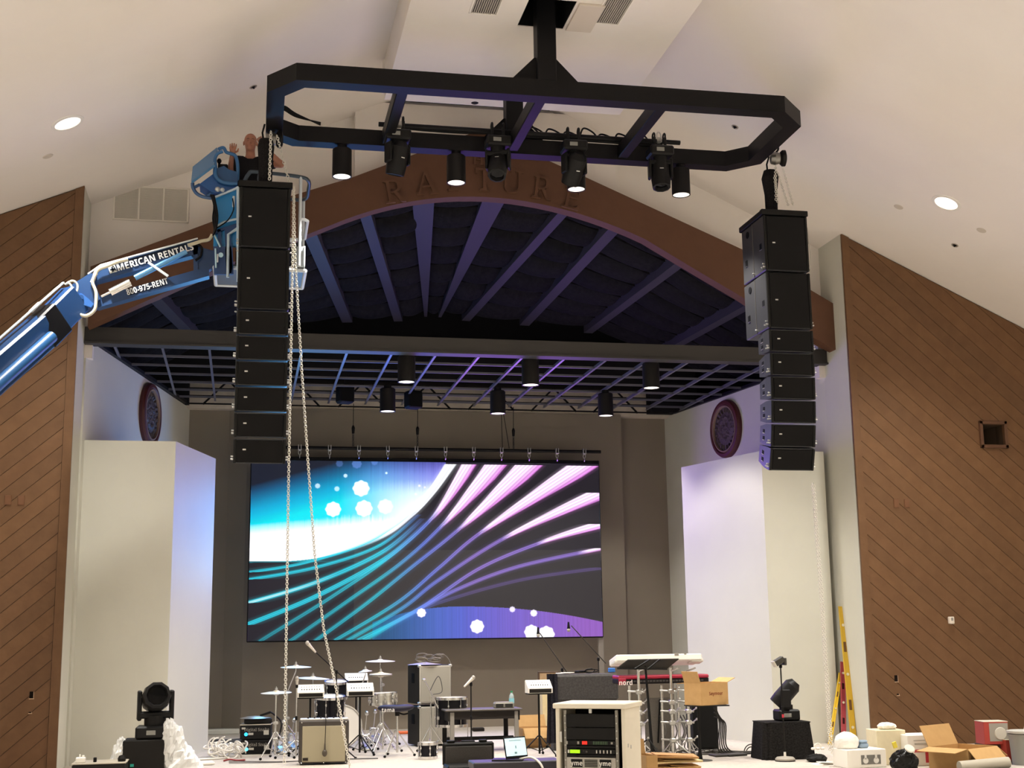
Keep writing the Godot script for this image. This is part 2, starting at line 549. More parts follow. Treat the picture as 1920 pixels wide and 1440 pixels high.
func boarded_wall(s: float) -> void:
	var side := "left" if s < 0 else "right"
	var x0 := -2.17 if s < 0 else 8.5      # the edge beside the stage
	var x1 := -7.5 if s < 0 else 14.0
	var w := PackedVector2Array([Vector2(x0 + s * 0.02, -0.3), Vector2(x1, -0.3), Vector2(x1, ceil_y(x1)), Vector2(x0 + s * 0.02, ceil_y(x0 + s * 0.02))])
	if Geometry2D.is_polygon_clockwise(w): w.reverse()
	var b := MB.new()
	var holes := []
	if s > 0:
		for r in [[8.52, 10.52, -0.3, 8.0], [10.86, 14.0, -0.3, 8.0], [10.52, 10.86, -0.3, 4.2], [10.52, 10.86, 4.5, 8.0]]:
			var q := Geometry2D.intersect_polygons(w, PackedVector2Array([Vector2(r[0], r[2]), Vector2(r[1], r[2]), Vector2(r[1], r[3]), Vector2(r[0], r[3])]))
			b.prism(q[0], -17.6, -17.42)
		holes.append(PackedVector2Array([Vector2(10.52, 4.2), Vector2(10.86, 4.2), Vector2(10.86, 4.5), Vector2(10.52, 4.5)]))
	else:
		b.prism(w, -17.6, -17.42)
	var o := struct("wall_front_" + side, b, mat("#43301f", 0.8), "brown wall of diagonal boards to the %s of the stage" % side, "wall")
	var tones := []
	for k in 4:
		tones.append(textured(["#6d4a2a", "#714d2c", "#694728", "#6f4b2b"][k], 0.62, 30 + k, 0.02, 0.06, 1.4, 0.15))
	var inner := PackedVector2Array()
	var inset := 0.11
	for p in [Vector2(x0 + s * inset, -0.3), Vector2(x1, -0.3), Vector2(x1, ceil_y(x1) - 0.02), Vector2(x0 + s * inset, ceil_y(x0 + s * inset) - 0.02)]:
		inner.append(p)
	if Geometry2D.is_polygon_clockwise(inner): inner.reverse()
	var step := 0.222
	var sl := -0.86 * s      # boards fall away from the stage on both sides, like a chevron
	for k in range(-40, 60):
		var y := -3.0 + k * step
		var g := 0.008
		var p := PackedVector2Array([Vector2(x0, y), Vector2(x1, y + sl * (x1 - x0)), Vector2(x1, y + sl * (x1 - x0) + step - g), Vector2(x0, y + step - g)])
		if Geometry2D.is_polygon_clockwise(p): p.reverse()
		for q in clip_strip(p, inner, holes):
			if q.size() < 3: continue
			var c := MB.new()
			c.prism(q, -17.43, -17.4 + rng.randf_range(-0.001, 0.001))
			part("board", c, tones[rng.randi() % 4], o)
	var e := MB.new()
	var xe := x0 + s * 0.05
	e.prism(PackedVector2Array([Vector2(xe - 0.055, -0.3), Vector2(xe + 0.055, -0.3), Vector2(xe + 0.055, ceil_y(xe + 0.055) - 0.01), Vector2(xe - 0.055, ceil_y(xe - 0.055) - 0.01)]), -17.425, -17.385)
	part("edge_board", e, tones[0], o)

func stage_shell() -> void:
	var taupe := textured("#8d8272", 0.8, 15, 0.01, 0.03, 3.0, 0.05)
	var b := MB.new()
	# back wall with recessed corners
	seg_wall(b, Vector2(6.8, -23.4), Vector2(0.02, -23.4), 0, 5.55, -0.3)
	seg_wall(b, Vector2(0.02, -23.4), Vector2(-0.3, -23.65), 0, 5.55, -0.2)
	seg_wall(b, Vector2(-0.3, -23.65), Vector2(-1.3, -23.65), 0, 5.55, -0.2)
	seg_wall(b, Vector2(6.86, -23.65), Vector2(6.8, -23.4), 0, 5.55, -0.02)
	seg_wall(b, Vector2(8.0, -23.65), Vector2(6.85, -23.65), 0, 5.55, -0.2)
	struct("wall_back", b, taupe, "dark taupe back wall of the stage behind the video wall", "wall")
	b = MB.new()
	b.box(Vector3(3.3, 5.78, -23.6), Vector3(9.4, 0.5, 0.3))
	struct("wall_back_upper", b, textured("#d8ccba", 0.85, 16, 0.02, 0.1, 2.0), "pale unfinished strip of back wall above the ceiling grid", "wall")
	# side walls
	b = MB.new()
	seg_wall(b, Vector2(-2.14, -18.2), Vector2(-0.98, -23.7), 0, 5.56, 0.2)
	struct("wall_stage_left", b, wall_white, "white splayed left side wall of the stage, tinted blue by the screen", "wall")
	b = MB.new()
	seg_wall(b, Vector2(8.5, -18.2), Vector2(7.72, -23.7), 0, 5.56, -0.2)
	struct("wall_stage_right", b, wall_white, "white splayed right side wall of the stage, tinted violet by the screen", "wall")
	# free-standing white wing walls
	var wing_paint := textured("#d6d4c7", 0.5, 3, 0.01, 0.02, 3.0)
	for s in [-1, 1]:
		var p := PackedVector2Array([Vector2(-2.12, 18.3), Vector2(-0.935, 18.3), Vector2(-0.44, 20.05), Vector2(-1.70, 20.05)] if s < 0 else [Vector2(7.42, 18.22), Vector2(8.40, 18.22), Vector2(8.15, 20.25), Vector2(6.87, 20.25)])
		b = MB.new()
		b.t = Transform3D(Basis(Vector3.RIGHT, Vector3.FORWARD, Vector3.UP), Vector3.ZERO)
		b.prism(p, 0.0, 4.2 if s < 0 else 4.18)
		struct("wall_wing_left" if s < 0 else "wall_wing_right", b, wing_paint, "tall white angled wing block at the %s of the stage" % ("left" if s < 0 else "right"), "wall")
	# low step along the back wall at the left
	b = MB.new()
	b.box(Vector3(-0.5, 0.04, -23.45), Vector3(1.0, 0.08, 0.35), 0.01)
	struct("baseboard_back", b, wall_white, "low pale step at the foot of the back wall on the left", "baseboard")
	# arched fascia
	var brown := textured("#5d3b25", 0.7, 18, 0.02, 0.03, 2.0, 0.08)
	var arch := [Vector2(-2.09, 5.64), Vector2(-1.181, 6.105), Vector2(-0.18, 6.63), Vector2(0.64, 6.985)]
	for k in 25:      # round head between the two straight flanks
		var u := k / 24.0
		var a := Vector2(1.1, 7.2); var c := Vector2(3.2, 8.23); var d := Vector2(5.62, 7.2)
		arch.append(a.lerp(c, u).lerp(c.lerp(d, u), u))
	arch += [Vector2(6.337, 6.793), Vector2(7.058, 6.395), Vector2(7.45, 6.15), Vector2(8.50, 5.64)]
	var pl := PackedVector2Array(arch)
	pl.append(Vector2(8.505, 6.34)); pl.append(Vector2(7.116, 7.11)); pl.append(Vector2(4.762, 8.09)); pl.append(Vector2(CX - 0.05, 8.72)); pl.append(Vector2(1.364, 7.90)); pl.append(Vector2(-0.197, 7.31)); pl.append(Vector2(-2.09, 6.46))
	b = MB.new()
	b.prism(pl, -18.02, -17.8)
	var f := struct("trim_fascia", b, brown, "brown gabled fascia with an arched opening and raised lettering", "fascia")
	var word := [["R", 1.90, 7.53, 10.0], ["A", 2.36, 7.68, 7.0], ["P", 2.79, 7.755, 3.0], ["T", 3.20, 7.775, -1.0], ["U", 3.60, 7.765, -4.0], ["R", 4.03, 7.70, -8.0], ["E", 4.48, 7.57, -13.0]]
	for k in word:
		lettering("letter", k[0], 0.46, 0.05, brown, f, Vector3(k[1] + 0.05, k[2] + 0.18, -17.78), Basis(Vector3.BACK, deg_to_rad(k[3])), "Droid Serif", false)
	for k in [["T", 2.94], ["H", 3.16], ["E", 3.38]]:
		lettering("letter", k[0], 0.22, 0.03, brown, f, Vector3(k[1], 8.26, -17.785), Basis(), "Droid Serif", false)

func roof_and_grid() -> void:
	# dark attic over the stage: fan of rafters with bulging insulation batts between them
	var dark := mat("#1d1c1e", 0.85)
	var b := MB.new()
	b.box(Vector3(3.2, 9.3, -21.0), Vector3(12.0, 0.1, 6.2))
	b.box(Vector3(3.2, 7.6, -24.0), Vector3(12.0, 3.6, 0.1))
	b.box(Vector3(-2.6, 7.4, -21.1), Vector3(0.1, 3.9, 6.0))
	b.box(Vector3(9.0, 7.4, -21.1), Vector3(0.1, 3.9, 6.0))
	var o := struct("ceiling_attic", b, dark, "black attic roof of rafters and insulation over the stage", "ceiling")
	var raf := [[-3.2, 5.5, -2.2, 5.6, 0.16], [-1.412, 6.25, -0.75, 6.42, 0.2], [-0.35, 6.75, 0.45, 6.8, 0.17], [0.76, 7.22, 1.674, 6.95, 0.2], [1.542, 7.55, 2.565, 7.0, 0.17], [2.40, 7.8, 3.05, 7.1, 0.34], [3.50, 7.9, 3.30, 7.1, 0.36], [4.628, 7.8, 3.765, 7.05, 0.17], [5.352, 7.53, 4.826, 7.0, 0.2], [6.362, 7.02, 6.0, 6.9, 0.18], [7.42, 6.4, 7.3, 6.5, 0.18], [9.2, 5.6, 9.0, 5.8, 0.16]]
	var wood := mat("#3a3744", 0.55)
	var batt := [textured("#19181b", 0.95, 40, 0.03, 0.12, 0.8, 0.5), textured("#151417", 0.95, 41, 0.03, 0.12, 0.8, 0.5)]
	for i in raf.size():
		var r = raf[i]
		var a := Vector3(r[0], r[1], -18.06)
		var c := Vector3(r[2], r[3], -22.6)
		var c2 := a + (a - c) * 0.02
		var w := MB.new()
		var bs := Basis.looking_at(c - a, Vector3.UP)
		for e in 1:
			# wide at the front, narrow at the back for the two flared ones
			var wf: float = r[4]
			var wk: float = 0.05 if r[4] > 0.3 else r[4] * 0.9
			var q := []
			for k in [[c2, wf], [c, wk]]:
				var sx: Vector3 = bs.x * k[1] * 0.5
				q.append([k[0] - sx, k[0] + sx, k[0] + sx + Vector3.UP * 0.24, k[0] - sx + Vector3.UP * 0.24])
			for m in 4:
				var nn: Vector3 = [-Vector3.UP, bs.x, Vector3.UP, -bs.x][m]
				w.quad(q[0][m], q[0][(m + 1) % 4], q[1][(m + 1) % 4], q[1][m], nn)
			w.quad(q[0][0], q[0][1], q[0][2], q[0][3], Vector3.BACK)
			w.quad(q[1][0], q[1][1], q[1][2], q[1][3], Vector3.FORWARD)
		part("rafter", w, wood, o)
		if i == raf.size() - 1:
			break
		var r2 = raf[i + 1]
		var A := Vector3(r2[0], r2[1], -18.06)
		var C := Vector3(r2[2], r2[3], -22.6)
		var nb := 7
		for k in nb:
			var f0 := float(k) / nb
			var f1 := float(k + 1) / nb + 0.004
			var lift0 := 0.10
			var sag := rng.randf_range(0.12, 0.19)
			var m := MB.new()
			m.sheet(func(u: float, vv: float) -> Vector3:
				var f := lerpf(f0, f1, vv)
				var p := a.lerp(c, f).lerp(A.lerp(C, f), u)
				return p + Vector3.UP * (lift0 + 0.05 - sag * pow(sin(PI * clampf(u, 0.001, 0.999)), 0.5) * pow(sin(PI * clampf(vv, 0.001, 0.999)), 0.5)), 8, 8)
			m.quad(a.lerp(c, f1) + Vector3.UP * lift0, A.lerp(C, f1) + Vector3.UP * lift0, A.lerp(C, f1) + Vector3.UP * (lift0 + 0.14), a.lerp(c, f1) + Vector3.UP * (lift0 + 0.14), Vector3.FORWARD)
			part("insulation_batt", m, batt[rng.randi() % 2], o)
	# front beam of the grid
	b = MB.new()
	b.box(Vector3(3.19, 5.60, -18.16), Vector3(10.7, 0.22, 0.1))
	b.box(Vector3(3.19, 5.49, -18.18), Vector3(10.7, 0.025, 0.22))
	struct("trim_grid_beam", b, mat("#35322f", 0.6), "dark steel beam at the front edge of the stage ceiling grid", "beam")
	# open black grid
	b = MB.new()
	for e in [[-2.1, -18.24, -1.03, -23.2], [8.48, -18.24, 7.76, -23.2]]:
		b.beam(Vector3(e[0], 5.58, e[1]), Vector3(e[2], 5.58, e[3]), 0.06, 0.05)
	var g := struct("ceiling_grid", b, mat("#17161a", 0.5), "open black ceiling grid over the stage catching blue and violet screen light", "grid")
	var tee := mat("#5c5c68", 0.35)
	for i in 16:
		var x := -1.82 + 0.64 * i
		var zl := -18.24
		var zr := -22.9
		if x < -1.06: zr = -18.2 - (x + 2.12) / 1.05 * 5.0
		if x > 7.78: zr = -18.2 - (8.5 - x) / 0.75 * 5.2
		var m := MB.new()
		m.box(Vector3(x, 5.565, (zl + zr) / 2), Vector3(0.035, 0.008, zl - zr))
		m.box(Vector3(x, 5.59, (zl + zr) / 2), Vector3(0.008, 0.05, zl - zr))
		part("grid_bar", m, tee, g)
	for j in range(1, 8):
		var z := -18.0 - 0.66 * j
		var f := (-z - 18.2) / 5.0
		var m := MB.new()
		var xa := -2.1 + f * 1.05
		var xb := 8.46 - f * 0.72
		m.box(Vector3((xa + xb) / 2, 5.572, z), Vector3(xb - xa, 0.007, 0.022))
		m.box(Vector3((xa + xb) / 2, 5.588, z), Vector3(xb - xa, 0.03, 0.007))
		part("grid_bar", m, tee, g)
	# joist in front of the back wall
	var j := struct("trim_joist", chord_mesh(), mat("#15110f", 0.7), "black open web roof joist in front of the pale strip of back wall", "joist")
	var x := -0.75
	var up := false
	while x < 7.3:
		var m := MB.new()
		m.cone(Vector3(x, 5.55 if not up else 5.98, -23.15), Vector3(x + 0.42, 5.98 if not up else 5.55, -23.15), 0.018, 0.018, 6)
		part("web_bar", m, mat("#15110f", 0.7), j)
		x += 0.46 if up else 0.42
		if up: x += 0.28
		up = not up
	# dark cloth filling behind the joist corners
	b = MB.new()
	b.box(Vector3(-1.35, 5.85, -23.25), Vector3(0.72, 0.56, 0.3))
	b.box(Vector3(7.75, 5.85, -23.25), Vector3(0.9, 0.56, 0.3))
	b.box(Vector3(3.3, 6.3, -23.3), Vector3(9.8, 0.62, 0.3))
	struct("trim_drape", b, dark, "black masking around the pale strip above the back wall", "drape")

func chord_mesh() -> MB:
	var b := MB.new()
	for y in [5.56, 5.69, 5.82]:
		b.box(Vector3(3.3, y, -23.15), Vector3(8.7, 0.035 if y > 5.6 else 0.02, 0.05))
	b.box(Vector3(3.3, 5.99, -23.15), Vector3(8.7, 0.05, 0.08))
	return b

func screen_picture() -> ImageTexture:
	var W := 960
	var H := 490
	var im := Image.create(W, H, false, Image.FORMAT_RGB8)
	# the beams, in the picture's own 1740 x 895 units: control points from the outer end to the lower left, width at the two ends
	var beams := [
		[[[975, 8], [880, 150], [775, 270], [620, 390], [330, 490], [-5, 512]], 52, 620],
		[[[1065, 8], [895, 270], [675, 480], [395, 680], [95, 870], [60, 894]], 74, 885],
		[[[1200, 8], [945, 310], [735, 510], [475, 700], [215, 885], [195, 894]], 100, 940],
		[[[1370, 8], [1030, 330], [775, 540], [555, 720], [325, 890], [315, 894]], 112, 1025],
		[[[1650, 8], [1140, 350], [915, 540], [715, 710], [415, 894]], 104, 1135],
		[[[1745, 150], [1260, 380], [915, 600], [735, 740], [475, 894]], 74, 1255],
		[[[1745, 315], [1435, 410], [1115, 545], [815, 745], [525, 894]], 48, 1430],
		[[[1745, 442], [1315, 535], [1015, 645], [765, 775], [555, 894]], 22, 1640],
		[[[1745, 542], [1315, 605], [915, 715], [715, 805], [575, 894]], 8, 1740],
		[[[795, 255], [565, 410], [265, 512], [-5, 560]], 18, 2000],
		[[[815, 270], [615, 430], [315, 535], [-5, 595]], 20, 2000],
		[[[835, 290], [635, 460], [315, 610], [-5, 710]], 26, 2000],
		[[[855, 310], [655, 490], [315, 680], [-5, 815]], 26, 2000]]
	var tab := []
	for bm in beams:
		var pts := []
		for p in bm[0]:
			pts.append(Vector3(p[0], p[1], 0))
		var sm := smooth_path(pts, 14)
		var row := PackedFloat32Array()
		row.resize(H)
		row.fill(-1e6)
		for i in sm.size() - 1:
			var a: Vector3 = sm[i]
			var c: Vector3 = sm[i + 1]
			var y0 := a.y * H / 895.0
			var y1 := c.y * H / 895.0
			for y in range(maxi(0, int(ceil(y0))), mini(H - 1, int(floor(y1))) + 1):
				row[y] = lerpf(a.x, c.x, (y - y0) / maxf(y1 - y0, 1e-3))
		tab.append(row)
	var discs := [[530, 138, 41, 1.0], [395, 245, 38, 1.0], [545, 240, 42, 1.0], [650, 230, 38, 0.9], [318, 127, 12, 0.5], [412, 141, 12, 0.5], [453, 74, 9, 0.6], [508, 12, 24, 0.45], [423, 12, 17, 0.25], [595, 2, 16, 0.4], [1103, 836, 34, 1.0], [1375, 867, 36, 1.0], [1450, 880, 42, 1.0], [828, 765, 22, 0.9], [1388, 772, 17, 0.8], [1280, 752, 14, 0.7], [818, 122, 5, 0.8], [845, 130, 4, 0.7], [654, 58, 5, 0.8], [800, 165, 5, 0.6]]
	var streak := PackedFloat32Array()
	for x in W:
		streak.append(rng.randf_range(-1, 1))
	var data := PackedByteArray()
	data.resize(W * H * 3)
	for py in H:
		var y := py * 895.0 / H
		for px in W:
			var x := px * 1740.0 / W
			var u := x / 1740.0
			# dark ground
			var c := Vector3(0.012, 0.010, 0.016)
			if x > 500 and y > 450: c = Vector3(0.028, 0.024, 0.026)
			# the glowing upper left field, under the first beam
			var lim := 0.0
			if y < 8: lim = 950.0
			elif tab[0][py] > -1e5: lim = tab[0][py] - 8.0
			if y > 505: lim = -1.0
			if x < lim:
				var q := y + 0.30 * x + streak[px] * 9.0 * clampf((x - 200.0) / 500.0, 0.0, 1.0)
				if x > 620: q -= (x - 620) * 0.3
				var q2 := y + 0.10 * x + streak[px] * 14.0 * clampf((x - 150.0) / 400.0, 0.15, 1.0)
				var cyan := clampf((q - 150) / 190.0, 0, 1)
				var wh := clampf((q2 - 322) / 70.0, 0, 1)
				if x > 560: wh = maxf(wh, clampf((x - 560.0) / 250.0, 0, 1) * clampf((q - 280.0) / 200.0, 0, 1))
				var vio := clampf((x - 430) / 480.0, 0, 1)
				c = Vector3(0.006, 0.009, 0.022).lerp(Vector3(0.0, 0.20, 0.50).lerp(Vector3(0.14, 0.12, 0.72), vio), clampf((q - 125) / 130.0, 0, 1))
				c = c.lerp(Vector3(0.0, 0.72, 0.85).lerp(Vector3(0.55, 0.60, 0.98), vio), cyan * cyan)
				c = c.lerp(Vector3(1.25, 1.35, 1.35), wh)
			# lower hill
			if x > 590:
				var hy := 735.0 + 0.00026 * (x - 1010.0) * (x - 1010.0) * (1.6 if x < 1010 else 0.62)
				if y > hy:
					var k := clampf((x - 650) / 1000.0, 0, 1)
					c = Vector3(0.02, 0.13, 0.34).lerp(Vector3(0.09, 0.11, 0.55), clampf(k * 2.4, 0, 1)).lerp(Vector3(0.26, 0.10, 0.46), clampf(k * 1.6 - 0.6, 0, 1))
					c *= (1.0 + 0.10 * streak[px]) * (0.55 + 0.45 * clampf((x - 640.0) / 250.0, 0, 1))
			# beams
			for i in tab.size():
				var bx: float = tab[i][py]
				if bx < -1e5: continue
				var nx: float = tab[i][mini(py + 1, H - 1)]
				if nx < -1e5: nx = bx - 3
				var sl := absf(nx - bx) * H / 895.0
				var d := (x - bx) / sqrt(1.0 + sl * sl)
				var e := clampf((x - 250.0) / 1300.0, 0, 1)
				var tip: float = beams[i][2]
				var wide: float = beams[i][1]
				var grow := clampf((x - tip) / maxf((1745.0 if i > 4 else beams[i][0][0][0]) - tip, 1.0), 0, 1)
				var half := lerpf(11.0, wide * 0.5, grow) if i < 9 else wide * 0.5
				if i == 0: half = lerpf(8.0, 27.0, clampf((450.0 - y) / 430.0, 0, 1))
				if absf(d) > half + 16: continue
				var core := clampf((half - absf(d)) / 5.0, 0, 1)
				var halo := clampf(1.0 - (absf(d) - half) / 15.0, 0, 1) * 0.16
				var side := d / half
				var col := Vector3(0.02, 0.62, 0.78)
				if u > 0.36: col = col.lerp(Vector3(0.16, 0.26, 0.92), clampf((u - 0.36) / 0.12, 0, 1))
				if u > 0.48: col = col.lerp(Vector3(0.36, 0.22, 0.80), clampf((u - 0.48) / 0.14, 0, 1))
				var lit := 0.62
				if i < 8:
					var wk := clampf((x - tip + 25.0) / 60.0, 0, 1)
					if i == 0: wk = clampf((470.0 - y) / 120.0, 0, 1)
					var hot := Vector3(1.12, 0.86, 1.15).lerp(Vector3(0.80, 0.25, 0.80), smoothstep(0.05, 0.95, side))
					if i == 0: hot = Vector3(1.1, 1.12, 1.2)
					col = col.lerp(hot, wk)
					lit = lerpf(lit, 1.0, wk)
				if i == 8: lit = 0.16
				if i > 8: lit = 0.85 * clampf((860.0 - x) / 220.0, 0, 1)
				if i == 11: col = col.lerp(Vector3(0.6, 1.1, 1.15), clampf((420.0 - x) / 250.0, 0, 1) * clampf(1.4 - absf(d) / 5.0, 0, 1))
				# fine dark lines that run along each beam
				var ln := 0.80 + 0.20 * cos(d * 0.42 + i * 2.0)
				if grow <= 0.0: ln = 0.40 + 0.60 * absf(cos(d * 0.36 + i * 1.3))
				if i < 8 and x < 560: lit *= lerpf(0.55, 1.0, clampf((x - 60.0) / 500.0, 0, 1))
				var a := core * ln * lit
				c = c.lerp(col, clampf(a, 0, 1)) + col * halo * 0.45 * lit
			for k in discs:
				var dd := Vector2(x - k[0], y - k[1])
				var rr: float = k[2] * (0.95 + 0.05 * cos(8.0 * dd.angle()))
				if dd.length() < rr + 3:
					var s: float = clampf((rr + 3 - dd.length()) / 5.0, 0, 1) * k[3]
					var tint := Vector3(0.9, 1.2, 1.3) if x < 760 else Vector3(1.15, 1.05, 1.3)
					if k[3] < 0.5: tint = Vector3(0.15, 0.3, 0.8)
					c = c.lerp(tint, s)
			var g := Color(minf(c.x, 1.0), minf(c.y, 1.0), minf(c.z, 1.0)).linear_to_srgb()
			var at := (py * W + px) * 3
			data[at] = g.r8; data[at + 1] = g.g8; data[at + 2] = g.b8
	im = Image.create_from_data(W, H, false, Image.FORMAT_RGB8, data)
	return ImageTexture.create_from_image(im)

func video_wall() -> void:
	var o := thing("video_wall", "large glowing video wall showing cyan and violet light beams", "screen", Vector3(3.135, 1.50, -22.75))
	var b := MB.new()
	b.box(Vector3(0, 1.553, -0.06), Vector3(6.11, 3.106, 0.1), 0.01)
	part("cabinet", b, mat("#0b0b0d", 0.6), o)
	b = MB.new()
	b.quad_uv(Vector3(-3.04, 3.04, 0.0), Vector3(3.04, 3.04, 0.0), Vector3(3.04, 0.02, 0.0), Vector3(-3.04, 0.02, 0.0), Vector3.BACK)
	var m := StandardMaterial3D.new()
	m.albedo_color = Color(0.02, 0.02, 0.02)
	m.roughness = 0.7
	m.emission_enabled = true
	m.emission_texture = screen_picture()
	m.emission_operator = BaseMaterial3D.EMISSION_OP_MULTIPLY
	m.emission = Color(1, 1, 1)
	m.emission_energy_multiplier = SCREEN_E
	part("picture_face", b, m, o)
	for x in [3.02]:
		b = MB.new()
		b.box(Vector3(x, -0.74, -0.08), Vector3(0.1, 1.5, 0.06), 0.008)
		part("support_leg", b, mat("#8c857a", 0.5), o)
	# pipe that carries it
	b = MB.new()
	b.cone(Vector3(-2.84, 0, 0), Vector3(3.08, 0, 0), 0.028, 0.028, 10)
	var pipe := solo("pipe", "black steel pipe above the video wall carrying its clamps", "pipe", b, steel_black, Vector3(3.135, 4.76, -22.73))
	var proto: Node3D
	for k in 11:
		var px: float = [562.0, 618.0, 673.0, 727.0, 780.5, 835.0, 888.0, 940.0, 991.6, 1044.0, 1095.0][k]
		var x := on_z(px, 842, -22.7).x
		var names := ["first", "second", "third", "fourth", "fifth", "sixth", "seventh", "eighth", "ninth", "tenth", "eleventh"]
		var lab: String = names[k] + " silver clamp and hook from the left on the pipe above the video wall"
		if proto:
			copy(proto, Vector3(x, 4.76, -22.70), 0.0, lab)
			continue
		proto = thing("pipe_clamp", lab, "clamp", Vector3(x, 4.76, -22.70), 0.0, "clamps on the pipe above the video wall")
		b = MB.new()
		b.box(Vector3(-0.022, 0.0, 0.01), Vector3(0.014, 0.09, 0.08), 0.004)
		b.box(Vector3(0.022, 0.0, 0.01), Vector3(0.014, 0.09, 0.08), 0.004)
		b.box(Vector3(0, -0.045, 0.01), Vector3(0.058, 0.016, 0.08), 0.004)
		part("jaw", b, galv, proto)
		b = MB.new()
		b.tube(arc(Vector3(0, -0.09, 0.01), Vector3(0.022, 0, 0), Vector3(0, 0.036, 0), 0, TAU, 10), 0.007, 5)
		b.tube(arc(Vector3(0, -0.15, 0.01), Vector3(0, 0, 0.02), Vector3(0, 0.034, 0), -2.4, 2.4, 9), 0.007, 5)
		part("hook", b, galv, proto)
	for k in 3:
		var px: float = [662.0, 783.0, 963.0][k]
		var p := on_z(px, 836, -22.68)
		var s := thing("hanging_sling", ["left", "middle", "right"][k] + " chain sling with a black shortener holding the screen pipe", "sling", Vector3(p.x, 4.79, -22.68), 0.0, "slings above the video wall")
		b = MB.new()
		b.cone(Vector3(0, 0.22, 0), Vector3(0, 0.32, 0), 0.022, 0.03, 8)
		b.cone(Vector3(0, 0.32, 0), Vector3(0, 0.36, 0), 0.03, 0.015, 8)
		part("shortener", b, mat("#0f0e0e", 0.5), s)
		b = MB.new()
		links(b, [Vector3(0, 0.0, 0), Vector3(0, 0.22, 0)], 0.028, 0.005)
		part("chain", b, mat("#3a3836", 0.4, 0.8), s).set_meta("kind", "stuff")
		b = MB.new()
		b.tube([Vector3(0, 0.36, 0), Vector3(0.0, 0.74, 0.02)], 0.006, 5)
		if k == 2:
			b.tube([Vector3(-0.2, 0.0, 0), Vector3(-0.22, 0.74, 0.02)], 0.006, 5)
			b.tube([Vector3(-0.08, 0.0, 0), Vector3(-0.14, 0.4, 0), Vector3(-0.2, 0.74, 0.02)], 0.006, 5)
		part("wire", b, mat("#1a1818", 0.5), s)

func links(b: MB, path: Array, pitch: float, r: float, wide := 0.55) -> void:
	# oval links along a path, each turned a quarter against the last
	var left := 0.0
	var n := 0
	for i in path.size() - 1:
		var a: Vector3 = path[i]
		var c: Vector3 = path[i + 1]
		var L := a.distance_to(c)
		var z := (c - a).normalized()
		var x := (Vector3.BACK if absf(z.z) < 0.9 else Vector3.RIGHT).cross(z).normalized()
		var y := z.cross(x)
		var d := left
		while d < L:
			var m := a + z * d
			var tw := (0.5 if n % 2 else 2.07)
			var s := x * cos(tw) + y * sin(tw)
			var ring := []
			for k in 8:
				var u := TAU * (k + 0.5) / 8
				ring.append(m + z * (sin(u) * pitch * 0.66) + s * (cos(u) * pitch * wide))
			b.tube(ring, r, 4, true)
			d += pitch
			n += 1
		left = d - L

func chain(called_label: String, runs: Array, pitch: float, r: float, group := "") -> Node3D:
	var at: Vector3 = runs[0][0]
	var o := thing("chain", called_label, "chain", at, 0.0, group)
	for p in runs:
		var b := inn(o)
		links(b, p, pitch, r)
		part("link_run", b, mat("#efeade", 0.4, 0.45), o).set_meta("kind", "stuff")
	return o

func can_light(label: String, group: String, at: Vector3, hh: float, rr: float, stem: float, e: float, ang: float) -> Node3D:
	# origin at the lamp mouth
	var o := thing("can_light", label, "can light", at, 0.0, group)
	var b := MB.new()
	b.lathe([Vector2(rr - 0.012, 0.0), Vector2(rr, 0.0), Vector2(rr + 0.002, 0.03), Vector2(rr, hh - 0.015), Vector2(rr - 0.015, hh), Vector2(0, hh)], 28)
	b.lathe([Vector2(rr - 0.012, 0.02), Vector2(rr - 0.012, 0.0)], 28)
	part("housing", b, mat("#1d1b1b", 0.5), o)
	b = MB.new()
	b.cone(Vector3(0, hh, 0), Vector3(0, hh + stem, 0), rr * 0.5, rr * 0.5, 16)
	part("stem", b, mat("#1d1b1b", 0.5), o)
	b = MB.new()
	b.lathe([Vector2(0, 0.008), Vector2(rr - 0.012, 0.008)], 28)
	part("lens", b, glow("#fff4e2", 2.0), o)
	spot(o, Vector3(0, -0.015, 0), Vector3(0, -1, 0), CANW, e, ang, 0.4, 0.1)
	return o

